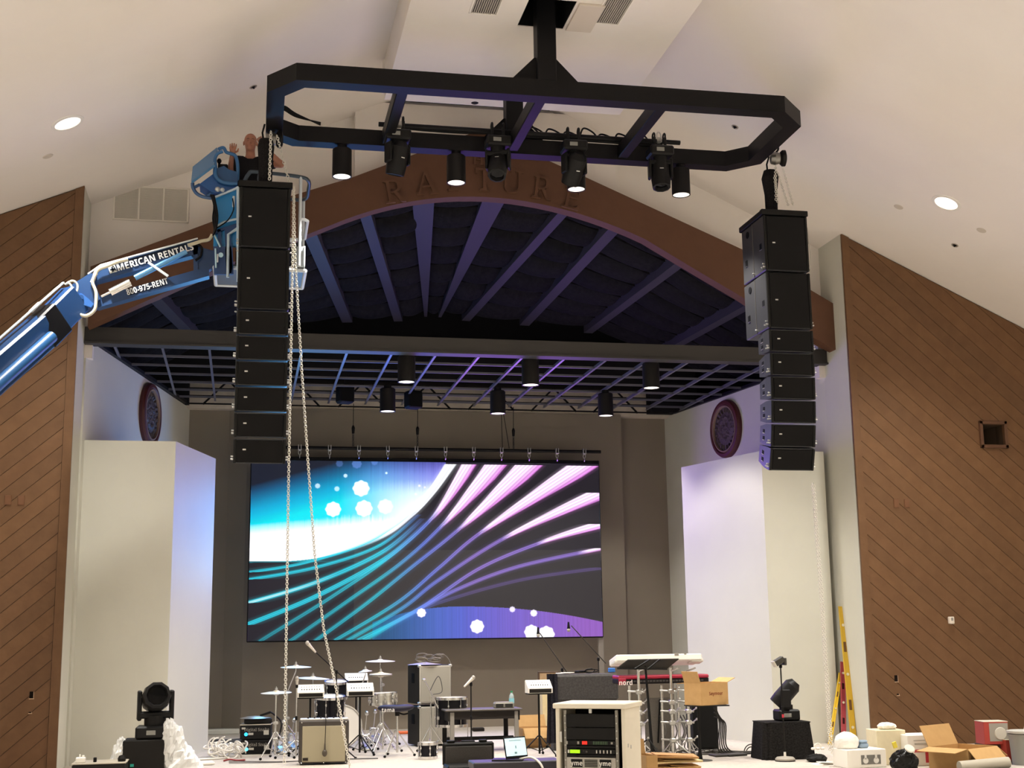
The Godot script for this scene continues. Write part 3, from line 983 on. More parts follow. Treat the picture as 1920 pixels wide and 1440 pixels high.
func truss() -> void:
	var o := thing("lighting_truss", "large black octagonal steel lighting frame hanging from the ceiling", "truss", Vector3(3.24, 7.55, -14.8))
	var out := [Vector2(0.44, -13.77), Vector2(6.10, -13.74), Vector2(6.47, -14.14), Vector2(6.48, -15.45), Vector2(6.13, -15.79), Vector2(0.47, -15.79), Vector2(0.14, -15.53), Vector2(0.13, -14.17)]
	var inr := []
	for i in 8:
		var a: Vector2 = out[(i + 7) % 8]; var c: Vector2 = out[i]; var d: Vector2 = out[(i + 1) % 8]
		var n1 := (c - a).orthogonal().normalized()
		var n2 := (d - c).orthogonal().normalized()
		var mid := Vector2(3.24, -14.8)
		if n1.dot(mid - c) < 0: n1 = -n1
		if n2.dot(mid - c) < 0: n2 = -n2
		inr.append(Geometry2D.line_intersects_line(a + n1 * 0.2, c - a, c + n2 * 0.2, d - c))
	for i in 8:
		var j := (i + 1) % 8
		var b := inn(o)
		var q := [out[i], out[j], inr[j], inr[i]]
		var y0 := 7.55
		var y1 := 7.75
		for k in 4:
			var p1: Vector2 = q[k]; var p2: Vector2 = q[(k + 1) % 4]
			var mm := (p2 - p1).orthogonal().normalized()
			if mm.dot((p1 + p2) * 0.5 - (q[0] + q[2]) * 0.5) < 0: mm = -mm
			b.quad(Vector3(p1.x, y0, p1.y), Vector3(p2.x, y0, p2.y), Vector3(p2.x, y1, p2.y), Vector3(p1.x, y1, p1.y), Vector3(mm.x, 0, mm.y))
		for y in [y0, y1]:
			b.quad(Vector3(q[0].x, y, q[0].y), Vector3(q[1].x, y, q[1].y), Vector3(q[2].x, y, q[2].y), Vector3(q[3].x, y, q[3].y), Vector3(0, -1 if y == y0 else 1, 0))
		part("frame_beam", b, steel_black, o)
	for px in [744.0, 1003.0, 1237.0]:
		var x := on_y(px, 205, 7.6).x
		var b := inn(o)
		b.box(Vector3(x, 7.66, -14.78), Vector3(0.13, 0.18, 1.66), 0.01)
		part("cross_beam", b, steel_black, o)
	for z in [-13.86, -15.70]:
		var x := 3.25
		var b := inn(o)
		b.box(Vector3(x, 8.38, z), Vector3(0.22, 1.26, 0.22), 0.012)
		part("post", b, steel_black, o)
		for s in [-1.0, 1.0]:
			b = inn(o)
			var tr := Transform3D(Basis(), Vector3(x, 7.75, z))
			b.t = b.t * tr
			var pl := PackedVector2Array([Vector2(s * 0.11, 0), Vector2(s * 0.40, 0), Vector2(s * 0.40, 0.02), Vector2(s * 0.13, 0.30), Vector2(s * 0.11, 0.30)])
			b.prism(pl, -0.012, 0.012)
			part("gusset", b, steel_black, o)
	# can lights under the far beam
	var pos := [1.075, 2.50, 4.05, 5.45]
	for k in 4:
		can_light(["first", "second", "third", "fourth"][k] + " black cylinder can light from the left under the octagonal truss", "can lights under the truss", Vector3(pos[k], 7.14, -15.66), 0.36, 0.118, 0.06, TRUSS_E, 48.0)
	# pipe on the truss, moving heads and cables
	var b := MB.new()
	b.cone(Vector3(-1.95, 0, 0), Vector3(1.95, 0, 0), 0.03, 0.03, 10)
	var pa := on_y(692, 243, 7.80); var pb := on_y(1281, 277, 7.80)
	solo("pipe", "black lighting pipe clamped along the far beam of the truss", "pipe", b, steel_black, Vector3((pa.x + pb.x) / 2, 7.80, -15.52))
	var hx := [745.0, 933.0, 1075.0, 1236.0]
	var tilt := [0.5, -0.35, 0.25, -0.15]
	for k in 4:
		var p := on_z(hx[k], 280, -15.36)
		var h := moving_head("moving_head", ["first", "second", "third", "fourth"][k] + " black moving-head spotlight from the left hanging on the truss pipe", Vector3(p.x, 7.74, -15.36), tilt[k], [0.3, -0.5, 0.7, -0.2][k], true, 1.15)
		h.set_meta("group", "moving heads on the truss")
	var cab := MB.new()
	for k in 7:
		var x0 := 3.4 + k * 0.23
		var hh := rng.randf_range(0.05, 0.16)
		cab.tube(smooth_path([Vector3(x0, 7.80, -15.6), Vector3(x0 + 0.06, 7.80 + hh, -15.62), Vector3(x0 + 0.2, 7.80 + hh * 0.8, -15.66), Vector3(x0 + 0.26, 7.79, -15.6)]), 0.012, 5)
	cab.tube(smooth_path([Vector3(1.8, 7.80, -15.6), Vector3(2.4, 7.795, -15.62), Vector3(3.0, 7.80, -15.58), Vector3(3.42, 7.9, -15.66), Vector3(3.36, 8.2, -15.8)]), 0.016, 5)
	cab.tube(smooth_path([Vector3(3.2, 7.79, -15.6), Vector3(3.7, 7.80, -15.62), Vector3(4.4, 7.785, -15.58), Vector3(5.2, 7.785, -15.62)]), 0.028, 6)
	cab.tube(smooth_path([Vector3(3.38, 8.1, -15.6), Vector3(3.46, 7.95, -15.6), Vector3(3.60, 7.82, -15.62)]), 0.012, 5)
	solo("cable_bundle", "tangle of black cables looped along the far beam of the truss", "cables", cab, mat("#141313", 0.6))
	cab = MB.new()
	for k in 5:
		cab.tube(smooth_path([Vector3(0.24, 7.76, -15.25 - k * 0.02), Vector3(0.34, 7.84 + k * 0.012, -15.35), Vector3(0.5, 7.80 + k * 0.01, -15.45), Vector3(0.8, 7.765, -15.5 - 0.02 * k)]), 0.009, 5)
	solo("cable_bundle", "thin black cables arching over the left end of the truss", "cables", cab, mat("#141313", 0.6))
	for k in 3:
		var x: float = [on_y(752, 235, 7.75).x, on_y(1236, 270, 7.75).x, on_y(975, 272, 7.75).x][k]
		b = MB.new()
		b.box(Vector3(0, 0.0, 0), Vector3(0.06, 0.07, 0.07), 0.01)
		b.tube(arc(Vector3(0, 0.06, 0), Vector3(0.03, 0, 0), Vector3(0, 0.05, 0), 0, TAU, 10), 0.009, 5)
		solo("shackle", "silver shackle clamp on the truss pipe near the " + ["left cross beam", "right cross beam", "middle cross beam"][k], "shackle", b, galv, Vector3(x, 7.80, -15.48))

func moving_head(called: String, label: String, at: Vector3, pan: float, tilt: float, hang := true, k := 1.0) -> Node3D:
	# a yoke light; at is the pipe it hangs from, or the floor of its base
	var o := thing(called, label, "spotlight", at)
	var s := -1.0 if hang else 1.0
	var dk := mat("#1e1d1d", 0.42)
	if hang:
		for x in [-0.07, 0.07]:
			var b := MB.new()
			b.tube(arc(Vector3(x, 0.06, 0), Vector3(0, 0, 0.045), Vector3(0, 0.045, 0), -0.6, PI + 0.9, 8), 0.012, 5)
			b.box(Vector3(x, -0.03, 0.03), Vector3(0.035, 0.15, 0.03), 0.006)
			part("hook_clamp", b, dk, o)
	var y0 := -0.16 if hang else 0.075
	var b2 := MB.new()
	b2.box(Vector3(0, y0, 0.02), Vector3(0.27 * k, 0.13 if hang else 0.14, 0.22 * k), 0.02)
	part("base", b2, dk, o)
	b2 = MB.new()
	b2.box(Vector3(-0.03, y0, 0.02 + 0.112 * k), Vector3(0.1, 0.05, 0.006), 0.002)
	part("display", b2, mat("#8b8a84", 0.3), o)
	var q := Basis(Vector3.UP, pan)
	var piv := Vector3(0, y0 + s * 0.25 * k, 0.02)
	b2 = MB.new()
	b2.cone(Vector3(0, y0 + s * 0.05, 0.02), Vector3(0, y0 + s * 0.12 * k, 0.02), 0.08 * k, 0.08 * k, 16)
	b2.box(Vector3(0, y0 + s * 0.125 * k, 0.02), Vector3(0.262 * k, 0.05 * k, 0.12 * k), 0.015, q)
	for x in [-1.0, 1.0]:
		b2.box(piv + q * Vector3(x * 0.118 * k, -s * 0.055 * k, 0), Vector3(0.032 * k, 0.22 * k, 0.12 * k), 0.012, q)
	part("yoke", b2, dk, o)
	var hb := q * Basis(Vector3.RIGHT, tilt)
	b2 = MB.new()
	# faceted barrel: closed rear, open lens end; the axis is local y
	var d := s * -1.0 if not hang else -1.0
	b2.lathe([Vector2(0.0, 0.19 * k), Vector2(0.06 * k, 0.19 * k), Vector2(0.105 * k, 0.13 * k), Vector2(0.108 * k, -0.08 * k), Vector2(0.1 * k, -0.17 * k), Vector2(0.08 * k, -0.175 * k), Vector2(0.068 * k, -0.14 * k)], 10, piv, hb)
	part("head", b2, dk, o)
	b2 = MB.new()
	b2.lathe([Vector2(0.0, -0.135 * k), Vector2(0.065 * k, -0.14 * k)], 16, piv, hb)
	part("lens", b2, mat("#0a0a0c", 0.08), o)
	b2 = MB.new()
	b2.box(piv + hb * Vector3(0.0, 0.02, 0.1 * k), Vector3(0.05, 0.012, 0.004), 0.001, hb)
	part("badge", b2, mat("#e6e4de", 0.5), o)
	return o

func cabinet(called: String, label: String, group: String, W: float, H: float, D: float, is_sub: bool, tr: Transform3D) -> Node3D:
	var o := thing(called, label, "loudspeaker", tr.origin, 0.0, group)
	o.transform = tr
	var body := mat("#3a3a3c", 0.4)
	var h := H * 0.5 - 0.006
	var b := MB.new()
	if is_sub:
		b.box(Vector3(0, 0, -D * 0.25), Vector3(W, h * 2, D * 0.5), 0.012)
		b.box(Vector3(0, 0, -D * 0.75 - 0.004), Vector3(W - 0.01, h * 2 - 0.006, D * 0.5 - 0.008), 0.008)
	else:
		# wedge: full height at the baffle, lower and a little narrower at the rear
		var rings := [[0.0, W / 2, h], [-0.16, W / 2, h * 0.97], [-D, W * 0.45, h * 0.74]]
		for i in 2:
			var p: Array = rings[i]
			var q: Array = rings[i + 1]
			for sg in [-1.0, 1.0]:
				b.quad(Vector3(sg * p[1], -p[2], p[0]), Vector3(sg * p[1], p[2], p[0]), Vector3(sg * q[1], q[2], q[0]), Vector3(sg * q[1], -q[2], q[0]), Vector3(sg, 0, -0.05 * i).normalized())
				b.quad(Vector3(-p[1], sg * p[2], p[0]), Vector3(p[1], sg * p[2], p[0]), Vector3(q[1], sg * q[2], q[0]), Vector3(-q[1], sg * q[2], q[0]), Vector3(0, sg, -0.1 * i).normalized())
		b.quad(Vector3(-W / 2, -h, 0), Vector3(W / 2, -h, 0), Vector3(W / 2, h, 0), Vector3(-W / 2, h, 0), Vector3.BACK)
		b.quad(Vector3(-W * 0.45, -h * 0.74, -D), Vector3(W * 0.45, -h * 0.74, -D), Vector3(W * 0.45, h * 0.74, -D), Vector3(-W * 0.45, h * 0.74, -D), Vector3.FORWARD)
	part("body", b, body, o)
	b = MB.new()
	b.box(Vector3(0, 0, 0.008), Vector3(W - 0.07, h * 2 - 0.02, 0.022), 0.008)
	part("grille", b, textured("#100f0f", 0.85, 50, 0.4, 0.25, 0.12), o)
	b = MB.new()
	b.box(Vector3(-W * 0.5 + 0.12, 0.02 if not is_sub else 0.0, 0.0205), Vector3(0.036, 0.016, 0.004), 0.001)
	part("badge", b, mat("#d9d6d0", 0.5), o)
	for s in [-1.0, 1.0]:
		b = MB.new()
		b.box(Vector3(s * (W * 0.5 - 0.016), 0, 0.004), Vector3(0.03, h * 2 - 0.004, 0.03), 0.006)
		part("side_rail", b, mat("#1d1c1b", 0.5), o)
		b = MB.new()
		for e in ([[0.045, 0.0], [0.075, -0.02], [0.045, -0.05]] if not is_sub else [[0.05, 0.0], [0.09, -0.02], [0.05, -0.06], [0.05, -0.35]]):
			b.cone(Vector3(s * (W * 0.5 - 0.004), -h + e[0], e[1] - 0.01), Vector3(s * (W * 0.5 + 0.016), -h + e[0], e[1] - 0.01), 0.009, 0.009, 8)
			b.ball(Vector3(s * (W * 0.5 + 0.02), -h + e[0], e[1] - 0.01), Vector3(0.011, 0.011, 0.011), 8)
		part("rigging_pin", b, galv, o)
		b = MB.new()
		if is_sub:
			b.box(Vector3(s * (W * 0.5), -0.02, -D * 0.16), Vector3(0.006, 0.08, 0.07), 0.002)
			part("handle_recess", b, mat("#050505", 0.8), o)
			b = MB.new()
			b.box(Vector3(s * (W * 0.5), -0.1, -D * 0.82), Vector3(0.006, 0.08, 0.07), 0.002)
			part("handle_recess", b, mat("#050505", 0.8), o)
			b = MB.new()
			b.cone(Vector3(s * (W * 0.5 - 0.004), h * 0.72, -D * 0.72), Vector3(s * (W * 0.5 + 0.004), h * 0.72, -D * 0.72), 0.045, 0.045, 16)
			part("port_hole", b, mat("#050505", 0.8), o)
			b = MB.new()
			b.box(Vector3(s * (W * 0.5), -0.062, -D * 0.16), Vector3(0.012, 0.008, 0.07), 0.002)
			b.box(Vector3(s * (W * 0.5), -0.142, -D * 0.82), Vector3(0.012, 0.008, 0.07), 0.002)
			b.box(Vector3(s * (W * 0.5), 0, -D * 0.5), Vector3(0.01, h * 2 - 0.01, 0.012), 0.002)
			part("handle_lip", b, mat("#56534f", 0.4), o)
		else:
			var n: Vector3 = Vector3(s * (D - 0.16), 0, -(W * 0.05)).normalized()
			var tz: Vector3 = Vector3(-s * W * 0.05, 0, -(D - 0.16)).normalized()
			var bs := Basis(n, Vector3.UP, n.cross(Vector3.UP))
			var mid := Vector3(s * W * 0.5, 0, -0.16) + tz * 0.09
			for y in [0.045, -0.04]:
				b = MB.new()
				b.box(mid + Vector3(0, y, 0), Vector3(0.006, 0.045, 0.085), 0.002, bs)
				part("handle_recess", b, mat("#050505", 0.8), o)
			b = MB.new()
			for y in [0.018, -0.067]:
				b.box(mid + Vector3(0, y, 0) + n * 0.002, Vector3(0.012, 0.009, 0.085), 0.002, bs)
			part("handle_lip", b, mat("#8a8780", 0.4), o)
	return o

func chain_hoist(label: String, at: Vector3, turn: float) -> void:
	var o := thing("chain_hoist", label, "hoist", at, turn, "chain hoists at the ends of the truss")
	var b := MB.new()
	b.lathe([Vector2(0, -0.07), Vector2(0.07, -0.06), Vector2(0.085, 0), Vector2(0.07, 0.055), Vector2(0, 0.065)], 16, Vector3.ZERO, Basis(Vector3.BACK, PI / 2))
	part("gear_cover", b, mat("#8f8b85", 0.3, 0.8), o)
	b = MB.new()
	b.lathe([Vector2(0.0, 0.06), Vector2(0.08, 0.065), Vector2(0.105, 0.09), Vector2(0.105, 0.13), Vector2(0.06, 0.145), Vector2(0, 0.145)], 16, Vector3.ZERO, Basis(Vector3.BACK, -PI / 2))
	part("hand_wheel", b, mat("#1c1a19", 0.5), o)
	b = MB.new()
	b.tube(arc(Vector3(0, 0.14, 0), Vector3(0.05, 0, 0), Vector3(0, 0.06, 0), -1.2, PI + 1.2, 12), 0.014, 6)
	b.tube(arc(Vector3(0.02, 0.21, 0), Vector3(0, 0, 0.04), Vector3(0, 0.05, 0), 0, TAU, 10), 0.012, 5)
	part("hook", b, mat("#2a2827", 0.4, 0.5), o)

func arrays() -> void:
	var W := 0.58
	for s in [0, 1]:
		var side: String = ["left", "right"][s]
		var p := on_z(498, 351, -14.97) if s == 0 else on_z(1471, 404, -15.0)
		var names := ["topmost large sub", "second large sub from the top", "first small", "second small", "third small", "fourth small", "fifth small", "lowest small"]
		var ang := [0.0, 0.0, 0.5, 1.0, 2.0, 3.5, 6.0, 10.0] if s == 0 else [0.0, 0.0, 1.0, 2.0, 3.5, 6.5, 11.0, 18.0]
		var f := thing("flying_frame", "black steel flying frame on top of the %s speaker array" % side, "frame", p, 0.0)
		var b := MB.new()
		b.box(Vector3(0, 0.035, -0.02), Vector3(W + 0.04, 0.07, 0.07), 0.006)
		for x in [-1.0, 1.0]:
			b.box(Vector3(x * (W * 0.5 - 0.02), 0.035, -0.4), Vector3(0.06, 0.07, 0.8), 0.006)
		b.box(Vector3(0, 0.035, -0.4), Vector3(0.1, 0.07, 0.8), 0.006)
		b.box(Vector3(0, 0.035, -0.78), Vector3(W, 0.07, 0.06), 0.006)
		part("bar", b, mat("#191817", 0.5), f)
		b = MB.new()
		b.box(Vector3(0.0, 0.12, -0.35), Vector3(0.03, 0.12, 0.1), 0.008)
		part("pick_up", b, galv, f)
		var at := p
		for k in 8:
			var hh := (0.735 if k < 2 else 0.294)
			var a := deg_to_rad(ang[k])
			var bs := Basis(Vector3.RIGHT, a)
			var c := at + bs * Vector3(0, -hh * 0.5, 0)
			cabinet("sub_cabinet" if k < 2 else "line_array_cabinet", "%s black speaker cabinet in the hanging %s array" % [names[k], side], "speaker cabinets of the %s array" % side, W, hh - 0.008, 0.75 if k < 2 else 0.42, k < 2, Transform3D(bs, c))
			at += bs * Vector3(0, -hh, 0)
		# hoist, chain bag, chains
		var hoist := Vector3(0.20, 7.44, -15.30) if s == 0 else Vector3(on_z(1453, 297, -15.25).x, on_z(1453, 297, -15.25).y, -15.25)
		chain_hoist("silver and black chain hoist at the %s end of the truss" % side, hoist, 0.0 if s == 0 else -0.2)
		var bx := on_z(499, 262, -15.12) if s == 0 else on_z(1443, 320, -15.35)
		var bag := thing("chain_bag", "tall black cloth chain bag hanging above the %s speaker array" % side, "bag", Vector3(bx.x, p.y + 0.075, bx.z), 0.0, "chain bags above the speaker arrays")
		b = MB.new()
		var hb := bx.y - p.y - 0.08
		var tw := 0.075
		var q := []
		for e in [[0.0, 0.068], [hb * 0.5, 0.072], [hb * 0.85, 0.085 if s == 0 else 0.098], [hb, 0.07]]:
			q.append(Vector2(e[1] * 1.15, e[0]))
		b.lathe([Vector2(0, 0)] + q + [Vector2(0.06, hb - 0.02), Vector2(0, hb - 0.05)], 10)
		part("sack", b, textured("#141212", 0.9, 52, 0.05, 0.2, 0.3, 0.4), bag)
		b = MB.new()
		b.tube([Vector3(-0.03, hb - 0.01, 0), Vector3(-0.045, hb + 0.08, 0.02), Vector3(-0.02, hb + 0.18, 0.05)], 0.012, 5)
		part("strap", b, mat("#141212", 0.8), bag)
		if s == 0:
			chain("bright steel load chain hanging straight over the left chain bag", [[Vector3(0.195, 7.40, -14.98), Vector3(0.19, p.y + 0.1, -14.98)]], 0.030, 0.0055)
			chain("steel hand chain slanting from the left hoist to the array top", [[Vector3(0.27, 7.42, -15.15), on_z(543, 345, -15.15)]], 0.030, 0.0055)
			var a0 := on_z(551, 352, -14.93)
			chain("long steel chain hanging straight down beside the left speaker array to the stage", [[a0, on_z(541, 900, -14.93), on_z(533, 1432, -14.93)]], 0.027, 0.005)
			chain("long slack steel chain swinging out from the left speaker array to the guitar amplifier", [[on_z(551, 365, -15.0), on_z(553, 480, -15.0), on_z(566, 700, -15.1), on_z(577, 860, -15.2), on_z(590, 1040, -15.3), on_z(607, 1180, -15.4), on_z(632, 1300, -15.45), on_z(656, 1440, -15.5)]], 0.027, 0.005)
		else:
			chain("steel load chain hanging over the right chain bag", [[on_z(1454, 312, -15.2), on_z(1455, 374, -15.2)], [on_z(1452, 330, -15.2), on_z(1459, 384, -15.2)]], 0.026, 0.0045)
			chain("pair of thin hand chains slanting down behind the right speaker array", [[on_z(1457, 322, -15.3), on_z(1478, 386, -15.3)], [on_z(1465, 305, -15.3), on_z(1487, 386, -15.3)]], 0.024, 0.004)
			chain("double steel chain hanging straight down from under the right speaker array", [[on_z(1523, 908, -15.15), on_z(1539, 1130, -15.15), on_z(1556, 1405, -15.15)], [on_z(1526, 908, -15.2), on_z(1543, 1130, -15.2), on_z(1561, 1412, -15.2)]], 0.024, 0.0045)
			var sc := MB.new()
			sc.tube([Vector3(0, 0, 0), Vector3(0.02, 0.3, 0), Vector3(0.0, 0.62, 0)], 0.006, 5)
			solo("cable", "thin pale cable hanging down the right side of the right speaker array", "cable", sc, mat("#cfc8ba", 0.5), Vector3(p.x + W * 0.5 + 0.03, p.y - 0.75, p.z - 0.05))

func px_path(p: Array, z: float, per := 5) -> Array:
	var o := []
	for q in p:
		o.append(on_z(q[0], q[1], q[2] if q.size() > 2 else z))
	return smooth_path(o, per) if per > 1 else o

func plate(b: MB, pts: Array, z: float, th: float) -> void:
	# a steel plate of real thickness, its outline surveyed in the plane at depth z
	var pl := PackedVector2Array()
	for q in pts:
		var p := on_z(q[0], q[1], z)
		pl.append(Vector2(p.x, p.y))
	b.prism(pl, z - th, z)

func lift() -> void:
	var blue := mat("#2f7fc4", 0.35)
	var navy := mat("#1b3d69", 0.38)
	var pale := mat("#dfe6ea", 0.4)
	var hose := mat("#d8cfb4", 0.5)
	var blk := mat("#141417", 0.4)
	var o := thing("boom_lift", "blue telescopic boom lift with its work basket raised behind the left speaker array", "lift", Vector3(-0.2, 5.85, -16.3))
	var b := inn(o)
	# work basket floor and kick plates
	var y := 6.06
	b.box(Vector3(0.12, y - 0.03, -16.38), Vector3(1.06, 0.05, 0.86), 0.01)
	part("platform_floor", b, textured("#5b5e60", 0.5, 60, 0.3, 0.3, 0.2), o)
	b = inn(o)
	for z in [-15.96, -16.8]:
		b.tube([Vector3(-0.43, y - 0.05, z), Vector3(0.66, y - 0.05, z)], 0.025, 8)
	b.tube([Vector3(-0.43, y - 0.05, -15.96), Vector3(-0.43, y - 0.05, -16.8)], 0.025, 8)
	b.tube([Vector3(0.66, y - 0.05, -15.96), Vector3(0.66, y - 0.05, -16.8)], 0.025, 8)
	part("floor_rim", b, pale, o)
	b = inn(o)
	b.box(Vector3(-0.41, y + 0.07, -16.2), Vector3(0.02, 0.17, 0.42), 0.004)
	part("kick_plate", b, pale, o)
	b = inn(o)
	b.box(Vector3(0.645, y + 0.12, -16.3), Vector3(0.02, 0.26, 0.8), 0.004)
	b.box(Vector3(0.60, y + 0.12, -15.95), Vector3(0.1, 0.26, 0.02), 0.004)
	part("kick_plate", b, pale, o)
	# guard rails
	var top := 7.24
	b = inn(o)
	var rail := [Vector3(-0.12, top - 0.18, -15.93), Vector3(-0.05, top - 0.03, -15.93), Vector3(0.04, top, -15.93), Vector3(0.55, top - 0.03, -15.93), Vector3(0.68, top - 0.05, -16.0), Vector3(0.70, top - 0.05, -16.3), Vector3(0.66, top - 0.05, -16.75), Vector3(0.3, top - 0.02, -16.82), Vector3(-0.3, top, -16.82), Vector3(-0.42, top, -16.7)]
	b.tube(smooth_path(rail, 5), 0.024, 8)
	part("top_rail", b, mat("#4a5560", 0.35, 0.3), o)
	b = inn(o)
	b.tube(smooth_path([Vector3(0.08, top, -15.93), Vector3(0.07, top - 0.1, -15.93), Vector3(0.14, top - 0.14, -15.93), Vector3(0.3, top - 0.14, -15.93)], 5), 0.016, 6)
	part("rail_bend", b, mat("#4a5560", 0.35, 0.3), o)
	b = inn(o)
	b.tube([Vector3(0.57, 6.66, -15.93), Vector3(0.64, 6.66, -15.94), Vector3(0.68, 6.66, -16.0), Vector3(0.68, 6.66, -16.75), Vector3(0.64, 6.66, -16.81), Vector3(-0.4, 6.66, -16.82)], 0.022, 8)
	part("mid_rail", b, pale, o)
	for e in [[0.585, -15.93, pale], [0.66, -16.8, pale], [-0.40, -16.8, blue], [-0.15, -15.93, mat("#a9c6dc", 0.3)]]:
		b = inn(o)
		b.tube([Vector3(e[0], y, e[1]), Vector3(e[0], top - (0.15 if e[0] < 0 else 0.03), e[1])], 0.02, 8)
		part("rail_post", b, e[2], o)
	# control station: guard panel, tray, end loops
	var zc := -15.9
	b = inn(o)
	var A := on_z(364, 316, zc - 0.25); var B := on_z(409, 280, zc - 0.25); var C := on_z(404, 312, zc + 0.05); var D := on_z(361, 344, zc + 0.05)
	var nn := (B - A).cross(D - A).normalized()
	for k in [0.0, 0.03]:
		b.quad(A - nn * k, B - nn * k, C - nn * k, D - nn * k, nn if k == 0.0 else -nn)
	for e in [[A, B], [B, C], [C, D], [D, A]]:
		var m: Vector3 = (e[1] - e[0]).cross(nn).normalized()
		b.quad(e[0], e[1], e[1] - nn * 0.03, e[0] - nn * 0.03, m if m.dot((e[0] + e[1]) * 0.5 - (A + C) * 0.5) > 0 else -m)
	part("guard_panel", b, mat("#5586b4", 0.4), o)
	b = inn(o)
	b.tube(px_path([[409, 280], [419, 277], [424, 285], [432, 288], [441, 292], [445, 305], [446, 325], [445, 338]], zc - 0.1), 0.022, 8)
	b.tube(px_path([[404, 312], [403, 298], [408, 288], [418, 284]], zc), 0.022, 8)
	b.tube(px_path([[404, 312], [403, 325], [407, 334], [416, 341], [430, 344], [445, 344]], zc), 0.024, 8)
	part("control_frame", b, mat("#3a6ea2", 0.38), o)
	b = inn(o)
	plate(b, [[405, 316], [420, 311], [430, 318], [444, 322], [446, 343], [420, 342], [409, 336]], zc - 0.02, 0.03)
	part("end_plate", b, mat("#23507f", 0.4), o)
	b = inn(o)
	plate(b, [[374, 345], [405, 322], [409, 336], [420, 342], [445, 343], [441, 352], [421, 366], [398, 361]], zc - 0.04, 0.3)
	part("control_tray", b, mat("#245a9c", 0.38), o)
	b = inn(o)
	b.tube(px_path([[361, 343], [362, 352], [368, 362], [378, 368], [392, 371], [402, 371]], zc - 0.1), 0.022, 8)
	b.tube(px_path([[375, 346], [365, 351]], zc - 0.08, 1), 0.02, 8)
	b.tube(px_path([[396, 362], [389, 367]], zc - 0.08, 1), 0.018, 8)
	part("guard_rail", b, mat("#41618c", 0.38), o)
	b = inn(o)
	b.ball(on_z(411, 302, zc - 0.18), Vector3(0.03, 0.035, 0.03), 10)
	b.cone(on_z(411, 320, zc - 0.18), on_z(411, 302, zc - 0.18), 0.018, 0.014, 8)
	b.box(on_z(418, 316, zc - 0.2), Vector3(0.12, 0.07, 0.16), 0.012)
	part("joystick", b, blk, o)
	# back mast of the basket and the rotator bracket
	b = inn(o)
	plate(b, [[402, 368], [421, 362], [442, 350], [446, 352], [446, 462], [400, 462]], -15.95, 0.05)
	part("mast_panel", b, mat("#2a8fd0", 0.35), o)
	b = inn(o)
	b.tube(px_path([[398, 372], [446, 352]], -15.88, 1), 0.016, 6)
	b.tube(px_path([[446, 350], [446, 528]], -15.88, 1), 0.017, 8)
	b.tube(px_path([[402, 427], [420, 416], [446, 410]], -15.88, 1), 0.014, 6)
	b.tube(px_path([[446, 428], [428, 440], [427, 520]], -15.9, 1), 0.02, 6)
	part("mast_tube", b, mat("#cfe3f0", 0.35), o)
	for e in [[[400, 432], [446, 418], [446, 424], [432, 434], [436, 500], [434, 512], [424, 512], [421, 430], [400, 440]], [[400, 462], [436, 462], [438, 514], [401, 514]], [[408, 430], [414, 430], [416, 463], [408, 463]]]:
		b = inn(o)
		plate(b, e, -15.89, 0.05)
		part("rotator_bracket", b, mat("#23467a", 0.4), o)
	b = inn(o)
	b.tube(px_path([[401, 438], [413, 463]], -15.86, 1), 0.012, 6)
	b.tube(px_path([[404, 466], [405, 502]], -15.86, 1), 0.012, 6)
	b.cone(on_z(414, 478, -15.88), on_z(414, 478, -15.84), 0.03, 0.03, 14)
	part("link_rod", b, mat("#bfe4f4", 0.3), o)
	b = inn(o)
	b.box(on_z(408, 484, -15.84), Vector3(0.02, 0.1, 0.03), 0.004)
	part("valve_block", b, mat("#d7dde0", 0.4), o)
	b = inn(o)
	b.box(on_z(438, 378, -15.9), Vector3(0.03, 0.14, 0.03), 0.006)
	part("valve_block", b, mat("#d7dde0", 0.4), o)
	# jib: upper and lower tubes, end frames, cylinder
	var zj := -16.05
	for e in [["jib_upper_tube", [[183, 500], [371, 448], [371, 476], [180, 528]]], ["jib_lower_tube", [[184, 557], [392, 499], [392, 517], [182, 577]]]]:
		b = inn(o)
		plate(b, e[1], zj, 0.16)
		part(e[0], b, navy, o)
	b = inn(o)
	plate(b, [[204, 496], [350, 456], [350, 472], [204, 512]], zj + 0.006, 0.006)
	part("sign_band", b, mat("#1a2233", 0.5), o)
	b = inn(o)
	b.tube(px_path([[165, 514], [189, 497], [236, 484], [371, 447]], zj + 0.02, 1), 0.011, 6)
	part("edge_strip", b, mat("#f0f3f4", 0.35), o)
	b = inn(o)
	plate(b, [[362, 459], [371, 456], [371, 505], [363, 508]], zj, 0.14)
	plate(b, [[371, 462], [400, 470], [402, 500], [385, 510], [371, 503]], zj - 0.02, 0.12)
	part("end_frame", b, navy, o)
	b = inn(o)
	plate(b, [[124, 540], [166, 514], [180, 511], [178, 530], [188, 560], [176, 575], [160, 578], [142, 560]], zj + 0.04, 0.24)
	part("knuckle", b, navy, o)
	b = inn(o)
	plate(b, [[140, 562], [143, 549], [153, 550], [166, 560], [176, 570], [170, 576], [158, 572], [148, 566]], zj + 0.08, 0.04)
	b.cone(on_z(152, 557, zj + 0.08), on_z(152, 557, zj + 0.11), 0.03, 0.03, 12)
	part("pivot_link", b, mat("#2c5da0", 0.36), o)
	b = inn(o)
	b.cone(on_z(190, 556, zj + 0.02), on_z(245, 530, zj + 0.02), 0.016, 0.016, 10)
	b.cone(on_z(207, 549, zj + 0.03), on_z(244, 530, zj + 0.03), 0.048, 0.048, 14)
	part("cylinder_rod", b, mat("#f4f2ec", 0.16, 0.9), o)
	b = inn(o)
	b.cone(on_z(253, 521, zj + 0.02), on_z(314, 490, zj + 0.02), 0.035, 0.035, 14)
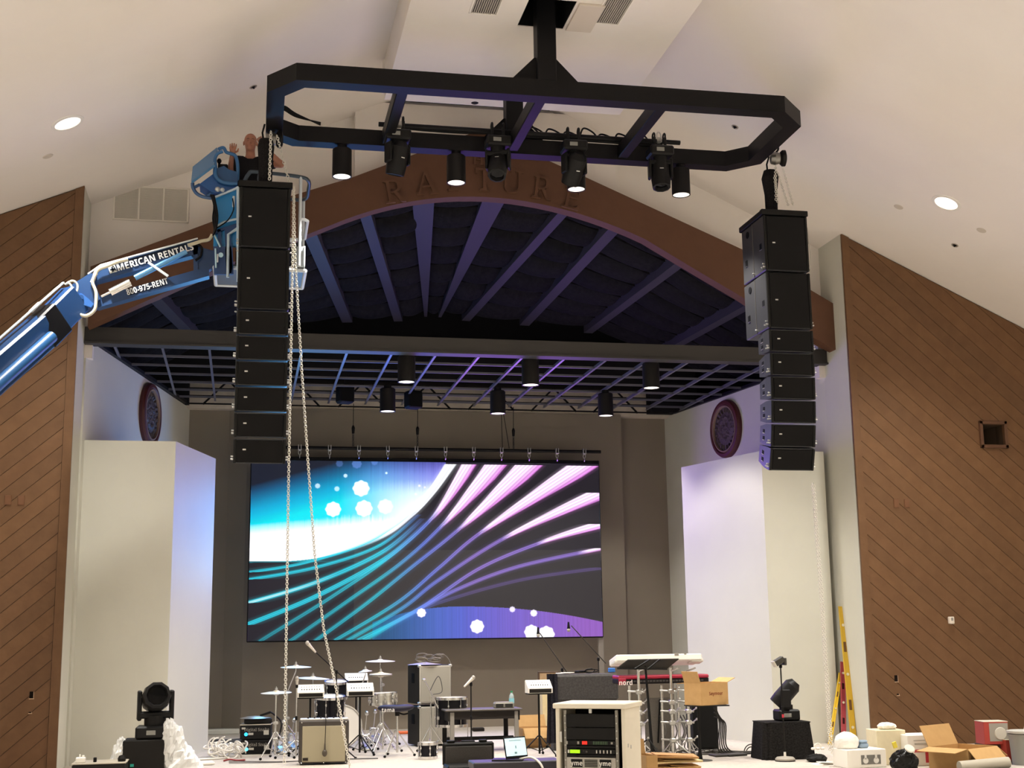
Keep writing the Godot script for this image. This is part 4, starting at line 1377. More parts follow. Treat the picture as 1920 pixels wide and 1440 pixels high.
	b.cone(on_z(314, 490, zj + 0.02), on_z(350, 472, zj + 0.02), 0.03, 0.03, 14)
	part("cylinder_barrel", b, mat("#6ea9dc", 0.25, 0.4), o)
	b = inn(o)
	b.beam(on_z(278, 492, zj + 0.05), on_z(315, 518, zj + 0.05), 0.025, 0.03)
	part("stay_rod", b, mat("#d5dde2", 0.35), o)
	var dirj := (on_z(347, 457, zj) - on_z(206, 497, zj)).normalized()
	var bj := Basis(Vector3.BACK, atan2(dirj.y, dirj.x))
	lettering("lettering", "AMERICAN RENTALS", 0.112, 0.006, mat("#f2f2f0", 0.5), o, o.transform.affine_inverse() * (on_z(286, 484, zj + 0.012)), bj, "Droid Sans", true).scale.x = 0.93
	b = inn(o)
	var em := on_z(211, 505, zj + 0.012)
	b.box(em, Vector3(0.085, 0.085, 0.006), 0.002, bj)
	part("emblem_plate", b, mat("#e8e8e6", 0.5), o)
	b = inn(o)
	b.box(em + Vector3(0, 0, 0.004), Vector3(0.06, 0.02, 0.006), 0.0, bj)
	b.box(em + Vector3(0, 0, 0.004), Vector3(0.02, 0.06, 0.006), 0.0, bj)
	part("emblem_cross", b, mat("#1a2233", 0.5), o)
	b = inn(o)
	plate(b, [[240, 541], [312, 521], [312, 534], [240, 554]], zj + 0.006, 0.006)
	part("sign_band", b, mat("#1a2233", 0.5), o)
	lettering("lettering", "800-975-RENT", 0.10, 0.006, mat("#dfe2e4", 0.5), o, o.transform.affine_inverse() * (on_z(276, 537.5, zj + 0.012)), bj, "Droid Sans", true).scale.x = 0.78
	# hoses
	b = inn(o)
	b.tube(px_path([[398, 440], [392, 449], [378, 452], [366, 456], [352, 460]], zj + 0.08, 4), 0.022, 6)
	b.tube(px_path([[240, 486], [222, 490], [200, 499], [188, 503], [180, 510], [176, 522], [172, 530]], zj + 0.07, 4), 0.024, 6)
	b.tube(px_path([[181, 512], [175, 523], [174, 532], [180, 548], [180, 566], [178, 580], [168, 590], [156, 592], [140, 584], [120, 572]], zj + 0.1, 4), 0.021, 6)
	b.tube(px_path([[123, 560], [132, 548], [134, 538], [129, 531], [123, 533]], zj + 0.12, 4), 0.014, 6)
	b.tube(px_path([[136, 560], [144, 546], [145, 534], [138, 527], [129, 529], [122, 534]], zj + 0.12, 4), 0.014, 6)
	part("hose", b, hose, o)
	b = inn(o)
	for k in 4:
		b.tube(px_path([[395 + k * 2, 365], [401 + k * 2, 385 + k * 3], [399 + k * 3, 410], [402 + k, 430], [399, 442]], -15.84 + k * 0.02, 4), 0.01, 5)
	b.tube(px_path([[436, 372], [438, 392], [428, 412], [412, 424], [402, 430]], -15.84, 4), 0.008, 5)
	b.tube(px_path([[366, 456], [378, 464], [376, 480], [366, 488]], zj + 0.04, 4), 0.016, 5)
	part("cable", b, blk, o)
	b = inn(o)
	b.ball(on_z(408, 355, -15.82), Vector3(0.035, 0.035, 0.03), 8)
	b.ball(on_z(417, 356, -15.82), Vector3(0.03, 0.03, 0.03), 8)
	part("hose_fitting", b, mat("#cfd3d4", 0.35, 0.6), o)
	# telescopic boom going down to the left
	var e1 := on_z(142, 560, -16.02)
	var e2 := on_z(84, 618, -15.7)
	var e3 := on_z(-70, 752, -14.7)
	b = inn(o)
	b.beam(e1, e2, 0.22, 0.36, 0.02)
	part("boom_head", b, mat("#1a3d6c", 0.38), o)
	b = inn(o)
	var mid := e1.lerp(e2, 0.62)
	b.beam(mid, e2 + (e2 - e1) * 0.18, 0.26, 0.40, 0.02)
	part("boom_collar", b, blk, o)
	b = inn(o)
	b.beam(e2, e3, 0.24, 0.40, 0.025)
	part("boom_tube", b, mat("#183a64", 0.38), o)
	b = inn(o)
	var dn := Vector3(0.19, -0.21, 0.03)
	b.cone(e2 + dn * 0.55 + Vector3(0, 0, 0.14), e3 + dn * 0.55 + Vector3(0, 0, 0.14), 0.07, 0.07, 12)
	part("boom_cylinder", b, mat("#28598c", 0.35), o)
	b = inn(o)
	var u := Vector3(-0.13, 0.16, 0.13)
	b.beam(e1 + u, e3 + u, 0.035, 0.02, 0.004)
	part("cable_track", b, mat("#aab4ba", 0.4), o)
	b = inn(o)
	b.beam(e1.lerp(e2, 0.75) + u + Vector3(0, 0.03, 0.01), e1.lerp(e2, 1.05) + u + Vector3(0, 0.03, 0.01), 0.06, 0.03, 0.005)
	part("track_cover", b, mat("#f0eee6", 0.4), o)

# ---------- the worker: one continuous skin from a field of tapered bones ----------
func bone(p: Vector3, a: Vector3, b: Vector3, ra: float, rb: float) -> float:
	var d := b - a
	var h := clampf((p - a).dot(d) / maxf(d.length_squared(), 1e-9), 0.0, 1.0)
	return p.distance_to(a + d * h) - lerpf(ra, rb, h)
func ell(p: Vector3, c: Vector3, r: Vector3) -> float:
	var q := (p - c) / r
	var l := q.length()
	return (l - 1.0) * minf(r.x, minf(r.y, r.z)) if l > 0.0 else -r.x
func smin(a: float, b: float, k: float) -> float:
	var h := clampf(0.5 + 0.5 * (b - a) / k, 0.0, 1.0)
	return lerpf(b, a, h) - k * h * (1.0 - h)

func nets(b: MB, f: Callable, lo: Vector3, hi: Vector3, cell: float) -> void:
	var nx := int(ceil((hi.x - lo.x) / cell)) + 1
	var ny := int(ceil((hi.y - lo.y) / cell)) + 1
	var nz := int(ceil((hi.z - lo.z) / cell)) + 1
	var val := PackedFloat32Array()
	val.resize(nx * ny * nz)
	var i := 0
	for z in nz:
		for y in ny:
			for x in nx:
				val[i] = f.call(lo + Vector3(x, y, z) * cell)
				i += 1
	var at := {}
	var sx := 1; var sy := nx; var sz := nx * ny
	var off := [0, sx, sy, sx + sy, sz, sx + sz, sy + sz, sx + sy + sz]
	var edges := [[0, 1], [2, 3], [4, 5], [6, 7], [0, 2], [1, 3], [4, 6], [5, 7], [0, 4], [1, 5], [2, 6], [3, 7]]
	for z in nz - 1:
		for y in ny - 1:
			for x in nx - 1:
				var k := x + y * sy + z * sz
				var inside := 0
				for c in 8:
					if val[k + off[c]] < 0.0: inside += 1
				if inside == 0 or inside == 8: continue
				var s := Vector3.ZERO
				var n := 0
				for e in edges:
					var va := val[k + off[e[0]]]
					var vb := val[k + off[e[1]]]
					if (va < 0.0) == (vb < 0.0): continue
					var t := va / (va - vb)
					var pa := Vector3(e[0] & 1, (e[0] >> 1) & 1, (e[0] >> 2) & 1)
					var pb := Vector3(e[1] & 1, (e[1] >> 1) & 1, (e[1] >> 2) & 1)
					s += pa.lerp(pb, t)
					n += 1
				at[k] = lo + (Vector3(x, y, z) + s / n) * cell
	var nrm := {}
	var h := cell * 0.5
	for k in at:
		var p: Vector3 = at[k]
		nrm[k] = Vector3(f.call(p + Vector3(h, 0, 0)) - f.call(p - Vector3(h, 0, 0)), f.call(p + Vector3(0, h, 0)) - f.call(p - Vector3(0, h, 0)), f.call(p + Vector3(0, 0, h)) - f.call(p - Vector3(0, 0, h))).normalized()
	for z in range(1, nz - 1):
		for y in range(1, ny - 1):
			for x in range(1, nx - 1):
				var k := x + y * sy + z * sz
				for ax in [[sx, sy, sz], [sy, sx, sz], [sz, sx, sy]]:
					if (val[k] < 0.0) == (val[k + ax[0]] < 0.0): continue
					var q := [k, k - ax[1], k - ax[1] - ax[2], k - ax[2]]
					b.tri(at[q[0]], at[q[1]], at[q[2]], nrm[q[0]], nrm[q[1]], nrm[q[2]])
					b.tri(at[q[0]], at[q[2]], at[q[3]], nrm[q[0]], nrm[q[2]], nrm[q[3]])

func worker() -> void:
	# stands on the basket floor, turned to the camera, right hand on the control frame, left hand on the chain bag
	var foot := Vector3(-0.015, 6.088, -16.30)
	var o := thing("person", "bald man in a black t-shirt standing in the basket of the blue lift", "person", foot)
	var hd := Vector3(-0.025, 1.655, 0.02)       # middle of the head
	var sR := Vector3(-0.185, 1.40, 0.0); var eR := Vector3(-0.27, 1.18, 0.12); var wR := Vector3(-0.245, 1.40, 0.26)
	var sL := Vector3(0.17, 1.40, 0.0); var eL := Vector3(0.36, 1.36, 0.12); var wL := Vector3(0.135, 1.52, 0.30)
	var torso := func(p: Vector3) -> float:
		var d := ell(p, Vector3(-0.005, 1.24, 0.0), Vector3(0.185, 0.20, 0.125))
		d = smin(d, ell(p, Vector3(0, 1.05, 0.01), Vector3(0.165, 0.17, 0.12)), 0.06)
		d = smin(d, bone(p, sR, sL, 0.065, 0.065), 0.06)
		return smin(d, ell(p, Vector3(0, 0.93, 0), Vector3(0.17, 0.13, 0.125)), 0.05)
	var legs := func(p: Vector3) -> float:
		var d := 1.0
		for s in [-1.0, 1.0]:
			d = minf(d, smin(bone(p, Vector3(s * 0.09, 0.90, 0), Vector3(s * 0.11, 0.48, 0.02), 0.088, 0.06), bone(p, Vector3(s * 0.11, 0.48, 0.02), Vector3(s * 0.12, 0.09, -0.02), 0.058, 0.042), 0.03))
		return smin(d, ell(p, Vector3(0, 0.93, 0), Vector3(0.165, 0.11, 0.12)), 0.04)
	var armf := func(p: Vector3) -> float:
		var d := smin(bone(p, sR, eR, 0.056, 0.043), bone(p, eR, wR, 0.043, 0.028), 0.02)
		return minf(d, smin(bone(p, sL, eL, 0.058, 0.045), bone(p, eL, wL, 0.044, 0.028), 0.02))
	var headf := func(p: Vector3) -> float:
		var q := p - hd
		var d := ell(q, Vector3(0, 0.035, -0.012), Vector3(0.078, 0.092, 0.094))
		d = smin(d, ell(q, Vector3(0, -0.03, 0.012), Vector3(0.064, 0.082, 0.076)), 0.03)
		d = smin(d, ell(q, Vector3(0, -0.092, 0.045), Vector3(0.032, 0.024, 0.03)), 0.025)
		d = smin(d, bone(q, Vector3(0, -0.06, -0.03), Vector3(0.005, -0.20, -0.035), 0.054, 0.062), 0.025)
		# brow, nose, cheeks, mouth, ears
		d = smin(d, bone(q, Vector3(-0.03, 0.018, 0.078), Vector3(0.03, 0.018, 0.078), 0.011, 0.011), 0.014)
		d = smin(d, bone(q, Vector3(0, 0.008, 0.085), Vector3(0, -0.03, 0.103), 0.008, 0.013), 0.010)
		for s in [-1.0, 1.0]:
			d = maxf(d, -ell(q, Vector3(s * 0.031, 0.001, 0.094), Vector3(0.016, 0.010, 0.013)))
			d = minf(d, ell(q, Vector3(s * 0.030, 0.001, 0.074), Vector3(0.013, 0.012, 0.012)))
			d = smin(d, ell(q, Vector3(s * 0.083, -0.006, -0.008), Vector3(0.010, 0.031, 0.019)), 0.006)
			d = smin(d, ell(q, Vector3(s * 0.040, -0.032, 0.066), Vector3(0.02, 0.018, 0.014)), 0.02)
		d = smin(d, bone(q, Vector3(-0.02, -0.062, 0.080), Vector3(0.02, -0.062, 0.080), 0.007, 0.007), 0.008)
		d = maxf(d, -bone(q, Vector3(-0.019, -0.0615, 0.089), Vector3(0.019, -0.0615, 0.089), 0.0025, 0.0025))
		return d
	var body := func(p: Vector3) -> float:
		return minf(smin(smin(torso.call(p), legs.call(p), 0.04), armf.call(p), 0.035), 1.0)
	var b := MB.new()
	var up := func(p: Vector3) -> float:
		return smin(smin(torso.call(p), armf.call(p), 0.035), headf.call(p) if p.y > 1.38 else 1.0, 0.03)
	nets(b, up, Vector3(-0.36, 0.85, -0.16), Vector3(0.44, 1.50, 0.36), 0.02)
	nets(b, headf, hd - Vector3(0.105, 0.20, 0.125), hd + Vector3(0.105, 0.14, 0.125), 0.006)
	# hands: palm and five bent fingers each
	for s in [-1, 1]:
		var w: Vector3 = wR if s < 0 else wL
		var dir: Vector3 = (wR - eR).normalized() if s < 0 else (Vector3(-0.35, 0.55, 0.6)).normalized()
		var side := dir.cross(Vector3.BACK).normalized() * (1.0 if s < 0 else -1.0)
		var palm := dir.cross(side).normalized()
		if palm.z < 0: palm = -palm
		var bones := [[w, w + dir * 0.05, 0.026, 0.032], [w + dir * 0.02, w + dir * 0.085 + side * 0.022, 0.022, 0.02], [w + dir * 0.02, w + dir * 0.08 - side * 0.024, 0.022, 0.019]]
		var fl := [0.072, 0.082, 0.077, 0.06]
		for k in 4:
			var base := w + dir * 0.088 + side * (0.033 - k * 0.0215)
			var L: float = fl[k]
			var c1 := (dir * 0.93 + palm * 0.3 + side * (0.12 - 0.08 * k)).normalized()
			var c2 := (dir * 0.6 + palm * 0.8).normalized()
			bones.append([base, base + c1 * L * 0.5, 0.0095, 0.009])
			bones.append([base + c1 * L * 0.5, base + c1 * L * 0.5 + c2 * L * 0.5, 0.009, 0.0075])
		var tb := w + dir * 0.03 + side * 0.03
		bones.append([tb, tb + (dir * 0.6 + side * 0.8).normalized() * 0.04, 0.013, 0.011])
		bones.append([tb + (dir * 0.6 + side * 0.8).normalized() * 0.04, tb + (dir * 0.6 + side * 0.8).normalized() * 0.04 + (dir + side * 0.2 + palm * 0.2).normalized() * 0.034, 0.011, 0.008])
		var hf := func(p: Vector3) -> float:
			var d := 1.0
			for e in 3:
				d = smin(d, bone(p, bones[e][0], bones[e][1], bones[e][2], bones[e][3]), 0.012)
			for e in range(3, bones.size()):
				d = smin(d, bone(p, bones[e][0], bones[e][1], bones[e][2], bones[e][3]), 0.004)
			return d
		var lo := Vector3(1e3, 1e3, 1e3)
		var hi := -lo
		for e in bones:
			for q in [e[0], e[1]]:
				lo = lo.min(q); hi = hi.max(q)
		nets(b, hf, lo - Vector3.ONE * 0.045, hi + Vector3.ONE * 0.03, 0.0055)
	part("body", b, mat("#ab745c", 0.55), o)
	b = MB.new()
	for s in [-1.0, 1.0]:
		b.ball(hd + Vector3(s * 0.030, 0.001, 0.0795), Vector3(0.0085, 0.006, 0.007), 10)
	part("eye", b, mat("#2a1b14", 0.3), o)
	b = MB.new()
	for s in [-1.0, 1.0]:
		b.tube([hd + Vector3(s * 0.014, 0.024, 0.094), hd + Vector3(s * 0.030, 0.028, 0.091), hd + Vector3(s * 0.046, 0.022, 0.080)], 0.004, 5)
	part("eyebrow", b, mat("#5a3d2c", 0.8), o)
	b = MB.new()
	b.tube([hd + Vector3(-0.02, -0.061, 0.0865), hd + Vector3(0, -0.0595, 0.090), hd + Vector3(0.02, -0.061, 0.0865)], 0.0045, 5)
	part("lips", b, mat("#a5604f", 0.5), o)
	# t-shirt with short sleeves, trousers, shoes
	b = MB.new()
	var shirt := func(p: Vector3) -> float:
		var d: float = torso.call(p) - 0.012
		d = smin(d, bone(p, sR, sR.lerp(eR, 0.62), 0.074, 0.066), 0.03)
		d = smin(d, bone(p, sL, sL.lerp(eL, 0.45), 0.074, 0.068), 0.03)
		d = maxf(d, -(bone(p, Vector3(-0.02, 1.42, 0.0), Vector3(-0.03, 1.56, 0.05), 0.068, 0.09)))
		return maxf(d, 0.86 - p.y)
	nets(b, shirt, Vector3(-0.36, 0.84, -0.18), Vector3(0.36, 1.52, 0.24), 0.018)
	part("t_shirt", b, textured("#151416", 0.9, 63, 0.1, 0.2, 0.2, 0.3), o)
	b = MB.new()
	nets(b, func(p: Vector3) -> float: return maxf(legs.call(p) - 0.012, maxf(p.y - 1.0, 0.07 - p.y)), Vector3(-0.24, 0.05, -0.16), Vector3(0.24, 1.04, 0.16), 0.02)
	part("trousers", b, mat("#23262c", 0.85), o)
	for s in [-1.0, 1.0]:
		b = MB.new()
		nets(b, func(p: Vector3) -> float: return maxf(smin(bone(p, Vector3(s * 0.12, 0.05, -0.03), Vector3(s * 0.135, 0.035, 0.14), 0.048, 0.04), bone(p, Vector3(s * 0.12, 0.05, -0.03), Vector3(s * 0.12, 0.12, -0.025), 0.05, 0.05), 0.02), 0.002 - p.y), Vector3(s * 0.12 - 0.09, -0.01, -0.11), Vector3(s * 0.12 + 0.09, 0.19, 0.21), 0.012)
		part("shoe", b, mat("#2b2320", 0.6), o)

func wall_fittings() -> void:
	# return-air grille
	var g := thing("vent_grille", "wide white return-air grille of three louvred panels high on the gable wall", "grille", Vector3(-1.37, 7.255, -18.2))
	var b := MB.new()
	var white := mat("#f0e8dc", 0.7)
	for x in [-0.495, -0.165, 0.165, 0.495]:
		b.box(Vector3(x, 0.24, 0.012), Vector3(0.024, 0.49, 0.024), 0.003)
	for yy in [0.0, 0.48]:
		b.box(Vector3(0, yy, 0.012), Vector3(1.014, 0.02, 0.024), 0.003)
	part("frame", b, white, g)
	for k in 3:
		b = MB.new()
		for i in 30:
			b.box(Vector3(-0.33 + k * 0.33, 0.018 + i * 0.0155, 0.006), Vector3(0.306, 0.010, 0.008), 0.0, Basis())
		b.box(Vector3(-0.33 + k * 0.33, 0.24, 0.001), Vector3(0.306, 0.47, 0.002))
		part("louvre_panel", b, mat("#d6cec2", 0.7), g)
	# soffit grilles
	for s in [0, 1]:
		var x0: float = [2.366, 3.80][s]
		var c := thing("vent_grille", "slotted ceiling grille in the soffit to the %s of the truss post" % ["left", "right"][s], "grille", Vector3(x0 + 0.15, 8.5, -13.3), 0.0, "soffit grilles")
		b = MB.new()
		for x in [-0.155, 0.155]:
			b.box(Vector3(x, -0.006, 0), Vector3(0.02, 0.012, 0.92))
		for z in [-0.46, 0.46]:
			b.box(Vector3(0, -0.006, z), Vector3(0.33, 0.012, 0.02))
		part("frame", b, white, c)
		for i in 12:
			b = MB.new()
			b.box(Vector3(-0.135 + i * 0.0245, -0.005, 0), Vector3(0.012, 0.010, 0.9))
			part("slat", b, mat("#b9afa2", 0.7), c)
		b = MB.new()
		b.box(Vector3(0, -0.001, 0), Vector3(0.3, 0.002, 0.9))
		part("back", b, mat("#3c3631", 0.9), c)
	# sprinkler heads and covers
	var sp := [[-0.021, -15.95, "left slope, by the left end of the truss", false], [6.383, -16.04, "right slope, inside the right end of the truss", false], [9.569, -16.14, "right slope, above the right brown wall", false], [-2.435, -16.03, "left slope, below the left downlight", true], [8.641, -15.92, "right slope, just left of the right downlight", true], [9.566, -15.45, "right slope, right of and below the right downlight", true]]
	for e in sp:
		var a := atan(0.427) if e[0] < CX else -atan(0.467)
		var o := thing("ceiling_cap" if e[3] else "sprinkler_head", ("faint round white cover plate on the " if e[3] else "small dark round sprinkler opening on the ") + e[2], "cover plate" if e[3] else "sprinkler", Vector3(e[0], ceil_y(e[0]), e[1]))
		o.rotation.z = a
		b = MB.new()
		if e[3]:
			b.lathe([Vector2(0, -0.006), Vector2(0.055, -0.006), Vector2(0.065, 0.0)], 20)
			part("disc", b, mat("#cfc3b4", 0.8), o)
		else:
			b.lathe([Vector2(0.028, -0.002), Vector2(0.045, -0.008), Vector2(0.05, 0.0)], 18)
			part("ring", b, mat("#a2978a", 0.6), o)
			b = MB.new()
			b.lathe([Vector2(0, -0.003), Vector2(0.03, -0.003)], 14)
			b.cone(Vector3(0, 0, 0), Vector3(0, -0.025, 0), 0.008, 0.012, 8)
			part("head", b, mat("#171412", 0.7), o)
	b = MB.new()
	b.lathe([Vector2(0, -0.003), Vector2(0.04, -0.006), Vector2(0.05, 0.0)], 16)
	var spx := on_y(920, 195, 8.5)
	solo("sprinkler_head", "small dark round sprinkler opening in the soffit left of the farther truss post", "sprinkler", b, mat("#2a2522", 0.7), Vector3(2.86, 8.5, spx.z))
	# plates, boxes and holes on the boarded walls
	var pl := [[-2.894, 3.30, "blank brown cover plate, left one of the pair on the left boarded wall"], [-2.737, 3.30, "blank brown cover plate, right one of the pair on the left boarded wall"], [9.084, 3.335, "blank brown cover plate, left one of the pair on the right boarded wall"], [9.248, 3.335, "blank brown cover plate, right one of the pair on the right boarded wall"]]
	for e in pl:
		b = MB.new()
		b.box(Vector3(0, 0, 0.006), Vector3(0.082, 0.125, 0.012), 0.004)
		b.box(Vector3(0, 0, 0.013), Vector3(0.062, 0.105, 0.004), 0.001)
		solo("cover_plate", e[2], "wall plate", b, textured("#70482b", 0.5, 32, 0.02, 0.05, 1.4), Vector3(e[0], e[1], -17.398), 0.0, "brown blank plates")
	for e in [[-2.494, 0.928, 0.045, 0.08, "open dark outlet cut-out low on the left boarded wall"], [-2.50, 0.72, 0.03, 0.012, "small slit below the outlet cut-out on the left boarded wall"], [8.908, 0.907, 0.045, 0.085, "open dark outlet cut-out low on the right boarded wall"], [8.92, 0.69, 0.03, 0.02, "small chipped hole below the outlet cut-out on the right boarded wall"]]:
		var o := thing("outlet_hole", e[4], "outlet hole", Vector3(e[0], e[1], -17.4))
		b = MB.new()
		b.box(Vector3(0, 0, 0.0035), Vector3(e[2], e[3], 0.005))
		part("dark_inside", b, mat("#120a06", 0.9), o)
		b = MB.new()
		b.box(Vector3(0.003, -e[3] / 2 - 0.006, 0.006), Vector3(e[2] + 0.016, 0.010, 0.012), 0.002)
		b.box(Vector3(e[2] / 2 + 0.004, 0, 0.005), Vector3(0.006, e[3], 0.010), 0.002)
		part("torn_rim", b, mat("#c9a98c", 0.8), o)
	var t := thing("thermostat", "small white box with a grey window on the right boarded wall", "thermostat", Vector3(9.787, 1.69, -17.395))
	b = MB.new()
	b.box(Vector3(0, 0, 0.03), Vector3(0.075, 0.1, 0.06), 0.008)
	part("case", b, mat("#e8ddcf", 0.5), t)
	b = MB.new()
	b.box(Vector3(0, 0.015, 0.061), Vector3(0.03, 0.04, 0.004))
	part("window", b, mat("#8f8a84", 0.3), t)
	# little framed opening
	b = MB.new()
	for e in [[10.69, 4.525, 0.44, 0.05], [10.69, 4.175, 0.44, 0.05], [10.495, 4.35, 0.05, 0.4], [10.885, 4.35, 0.05, 0.4]]:
		b.box(Vector3(e[0], e[1], -17.385), Vector3(e[2], e[3], 0.05), 0.006)
	var w := struct("window_1", b, textured("#5f3d26", 0.6, 33, 0.02, 0.05, 1.0), "small square framed opening high on the right boarded wall", "window")
	b = MB.new()
	b.box(Vector3(10.69, 4.35, -17.98), Vector3(0.5, 0.5, 0.02))
	b.box(Vector3(10.875, 4.35, -17.7), Vector3(0.02, 0.36, 0.56))
	b.box(Vector3(10.505, 4.35, -17.7), Vector3(0.02, 0.36, 0.56))
	b.box(Vector3(10.69, 4.515, -17.7), Vector3(0.36, 0.02, 0.56))
	b.box(Vector3(10.69, 4.185, -17.7), Vector3(0.36, 0.02, 0.56))
	part("reveal", b, mat("#5a4636", 0.8), w)
	b = MB.new()
	b.box(Vector3(10.64, 4.33, -17.96), Vector3(0.2, 0.26, 0.02))
	part("pane", b, glow("#c4b896", 0.45), w)
	# carved seals on the side walls
	for s in [0, 1]:
		var wall_a := Vector2(-2.14, -18.2) if s == 0 else Vector2(8.5, -18.2)
		var wall_b := Vector2(-0.98, -23.7) if s == 0 else Vector2(7.72, -23.7)
		var at := Vector3(-1.51, 5.02, -21.15) if s == 0 else Vector3(8.06, 4.98, -21.25)
		var f := (at.z - wall_a.y) / (wall_b.y - wall_a.y)
		at.x = lerpf(wall_a.x, wall_b.x, f)
		var d := (wall_b - wall_a).normalized()
		var nrm := Vector3(-d.y, 0, d.x)
		if (s == 0) != (nrm.x > 0): nrm = -nrm
		var o := thing("carved_medallion", "round dark carved medallion with a red rim on the %s side wall of the stage" % ["left", "right"][s], "medallion", at, 0.0)
		var bs := Basis(nrm.cross(Vector3.UP) * -1.0, nrm, Vector3.UP)
		bs = Basis(Vector3.UP.cross(nrm).normalized(), nrm, Vector3.UP.cross(nrm).normalized().cross(nrm))
		b = MB.new()
		b.lathe([Vector2(0.40, 0.0), Vector2(0.40, 0.06), Vector2(0.43, 0.09), Vector2(0.48, 0.085), Vector2(0.50, 0.05), Vector2(0.50, 0.0)], 48, Vector3.ZERO, bs)
		part("rim", b, mat("#54221f", 0.5), o)
		b = MB.new()
		b.lathe([Vector2(0.372, 0.05), Vector2(0.38, 0.085), Vector2(0.40, 0.085), Vector2(0.405, 0.05)], 48, Vector3.ZERO, bs)
		part("inner_ring", b, mat("#8f7666", 0.5), o)
		b = MB.new()
		var fn := FastNoiseLite.new()
		fn.seed = 9 + s
		fn.frequency = 6.0
		b.sheet(func(u: float, v: float) -> Vector3:
			var r := 0.385 * v
			var a := TAU * u
			var h := 0.045 + 0.016 * fn.get_noise_2d(r * cos(a), r * sin(a))
			if v > 0.72 and v < 0.95: h += 0.016 * signf(sin(a * 22.0)) * smoothstep(0.72, 0.76, v) * smoothstep(0.95, 0.9, v)
			if v < 0.7: h += 0.018 * smoothstep(0.7, 0.5, v) * (0.5 + 0.5 * sin(r * 40.0 + fn.get_noise_2d(r * cos(a) * 2.0, r * sin(a) * 2.0) * 3.0))
			return bs * Vector3(r * cos(a), h, r * sin(a)), 132, 26, false)
		part("carving", b, mat("#4d4039", 0.55), o)
	# black speakers hung behind the cans, and the cans in the grid
	var cx := [2.22, 4.03, 5.86]
	for k in 3:
		for r in 2:
			can_light("%s black cylinder can light of the %s row under the stage grid" % [["left", "middle", "right"][k], ["front", "back"][r]], "can lights under the stage grid", Vector3(cx[k], 5.13, [-18.5, -21.05][r]), 0.38, 0.125, 0.053, CAN_E, 58.0)
	for k in 2:
		var p := on_z([647.0, 775.0][k], [742.0, 752.0][k], -21.9)
		var o := thing("hung_speaker", "black box speaker hung under the grid %s" % ["left of the screen's second clamp", "behind the back left can light"][k], "speaker", Vector3(p.x, p.y - 0.14, p.z), 0.3, "box speakers under the grid")
		b = MB.new()
		b.box(Vector3(0, 0.16, 0), Vector3(0.26, 0.30, 0.24), 0.03)
		part("body", b, mat("#161518", 0.5), o)
		b = MB.new()
		b.box(Vector3(0, 0.15, 0.122), Vector3(0.22, 0.25, 0.01), 0.004)
		part("grille", b, mat("#0c0c0e", 0.8), o)
		b = MB.new()
		b.box(Vector3(0, 0.34, 0), Vector3(0.03, 0.14, 0.03))
		part("bracket", b, mat("#161518", 0.5), o)

func fl(px: float, z: float) -> Vector3:
	var p := on_z(px, 1400.0, z)
	p.y = 0.0
	return p

func tripod(o: Node3D, h: float, spread: float, m: Material, turn := 0.3, rubber := true, from := 0.0) -> void:
	for k in 3:
		var a := turn + TAU * k / 3.0
		var d := Vector3(cos(a), 0, sin(a))
		var b := MB.new()
		b.cone(Vector3(0, h, 0) + d * 0.015, d * spread + Vector3(0, 0.02, 0), 0.009, 0.009, 7)
		b.cone(Vector3(0, maxf(h * 0.25, 0.04), 0), d * spread * 0.55 + Vector3(0, h * 0.45 + 0.005, 0), 0.006, 0.006, 6)
		var leg := part("leg", b, m, o)
		if rubber:
			b = MB.new()
			b.ball(d * spread + Vector3(0, 0.018, 0), Vector3(0.02, 0.018, 0.02), 8)
			part("rubber_foot", b, mat("#161514", 0.8), leg)

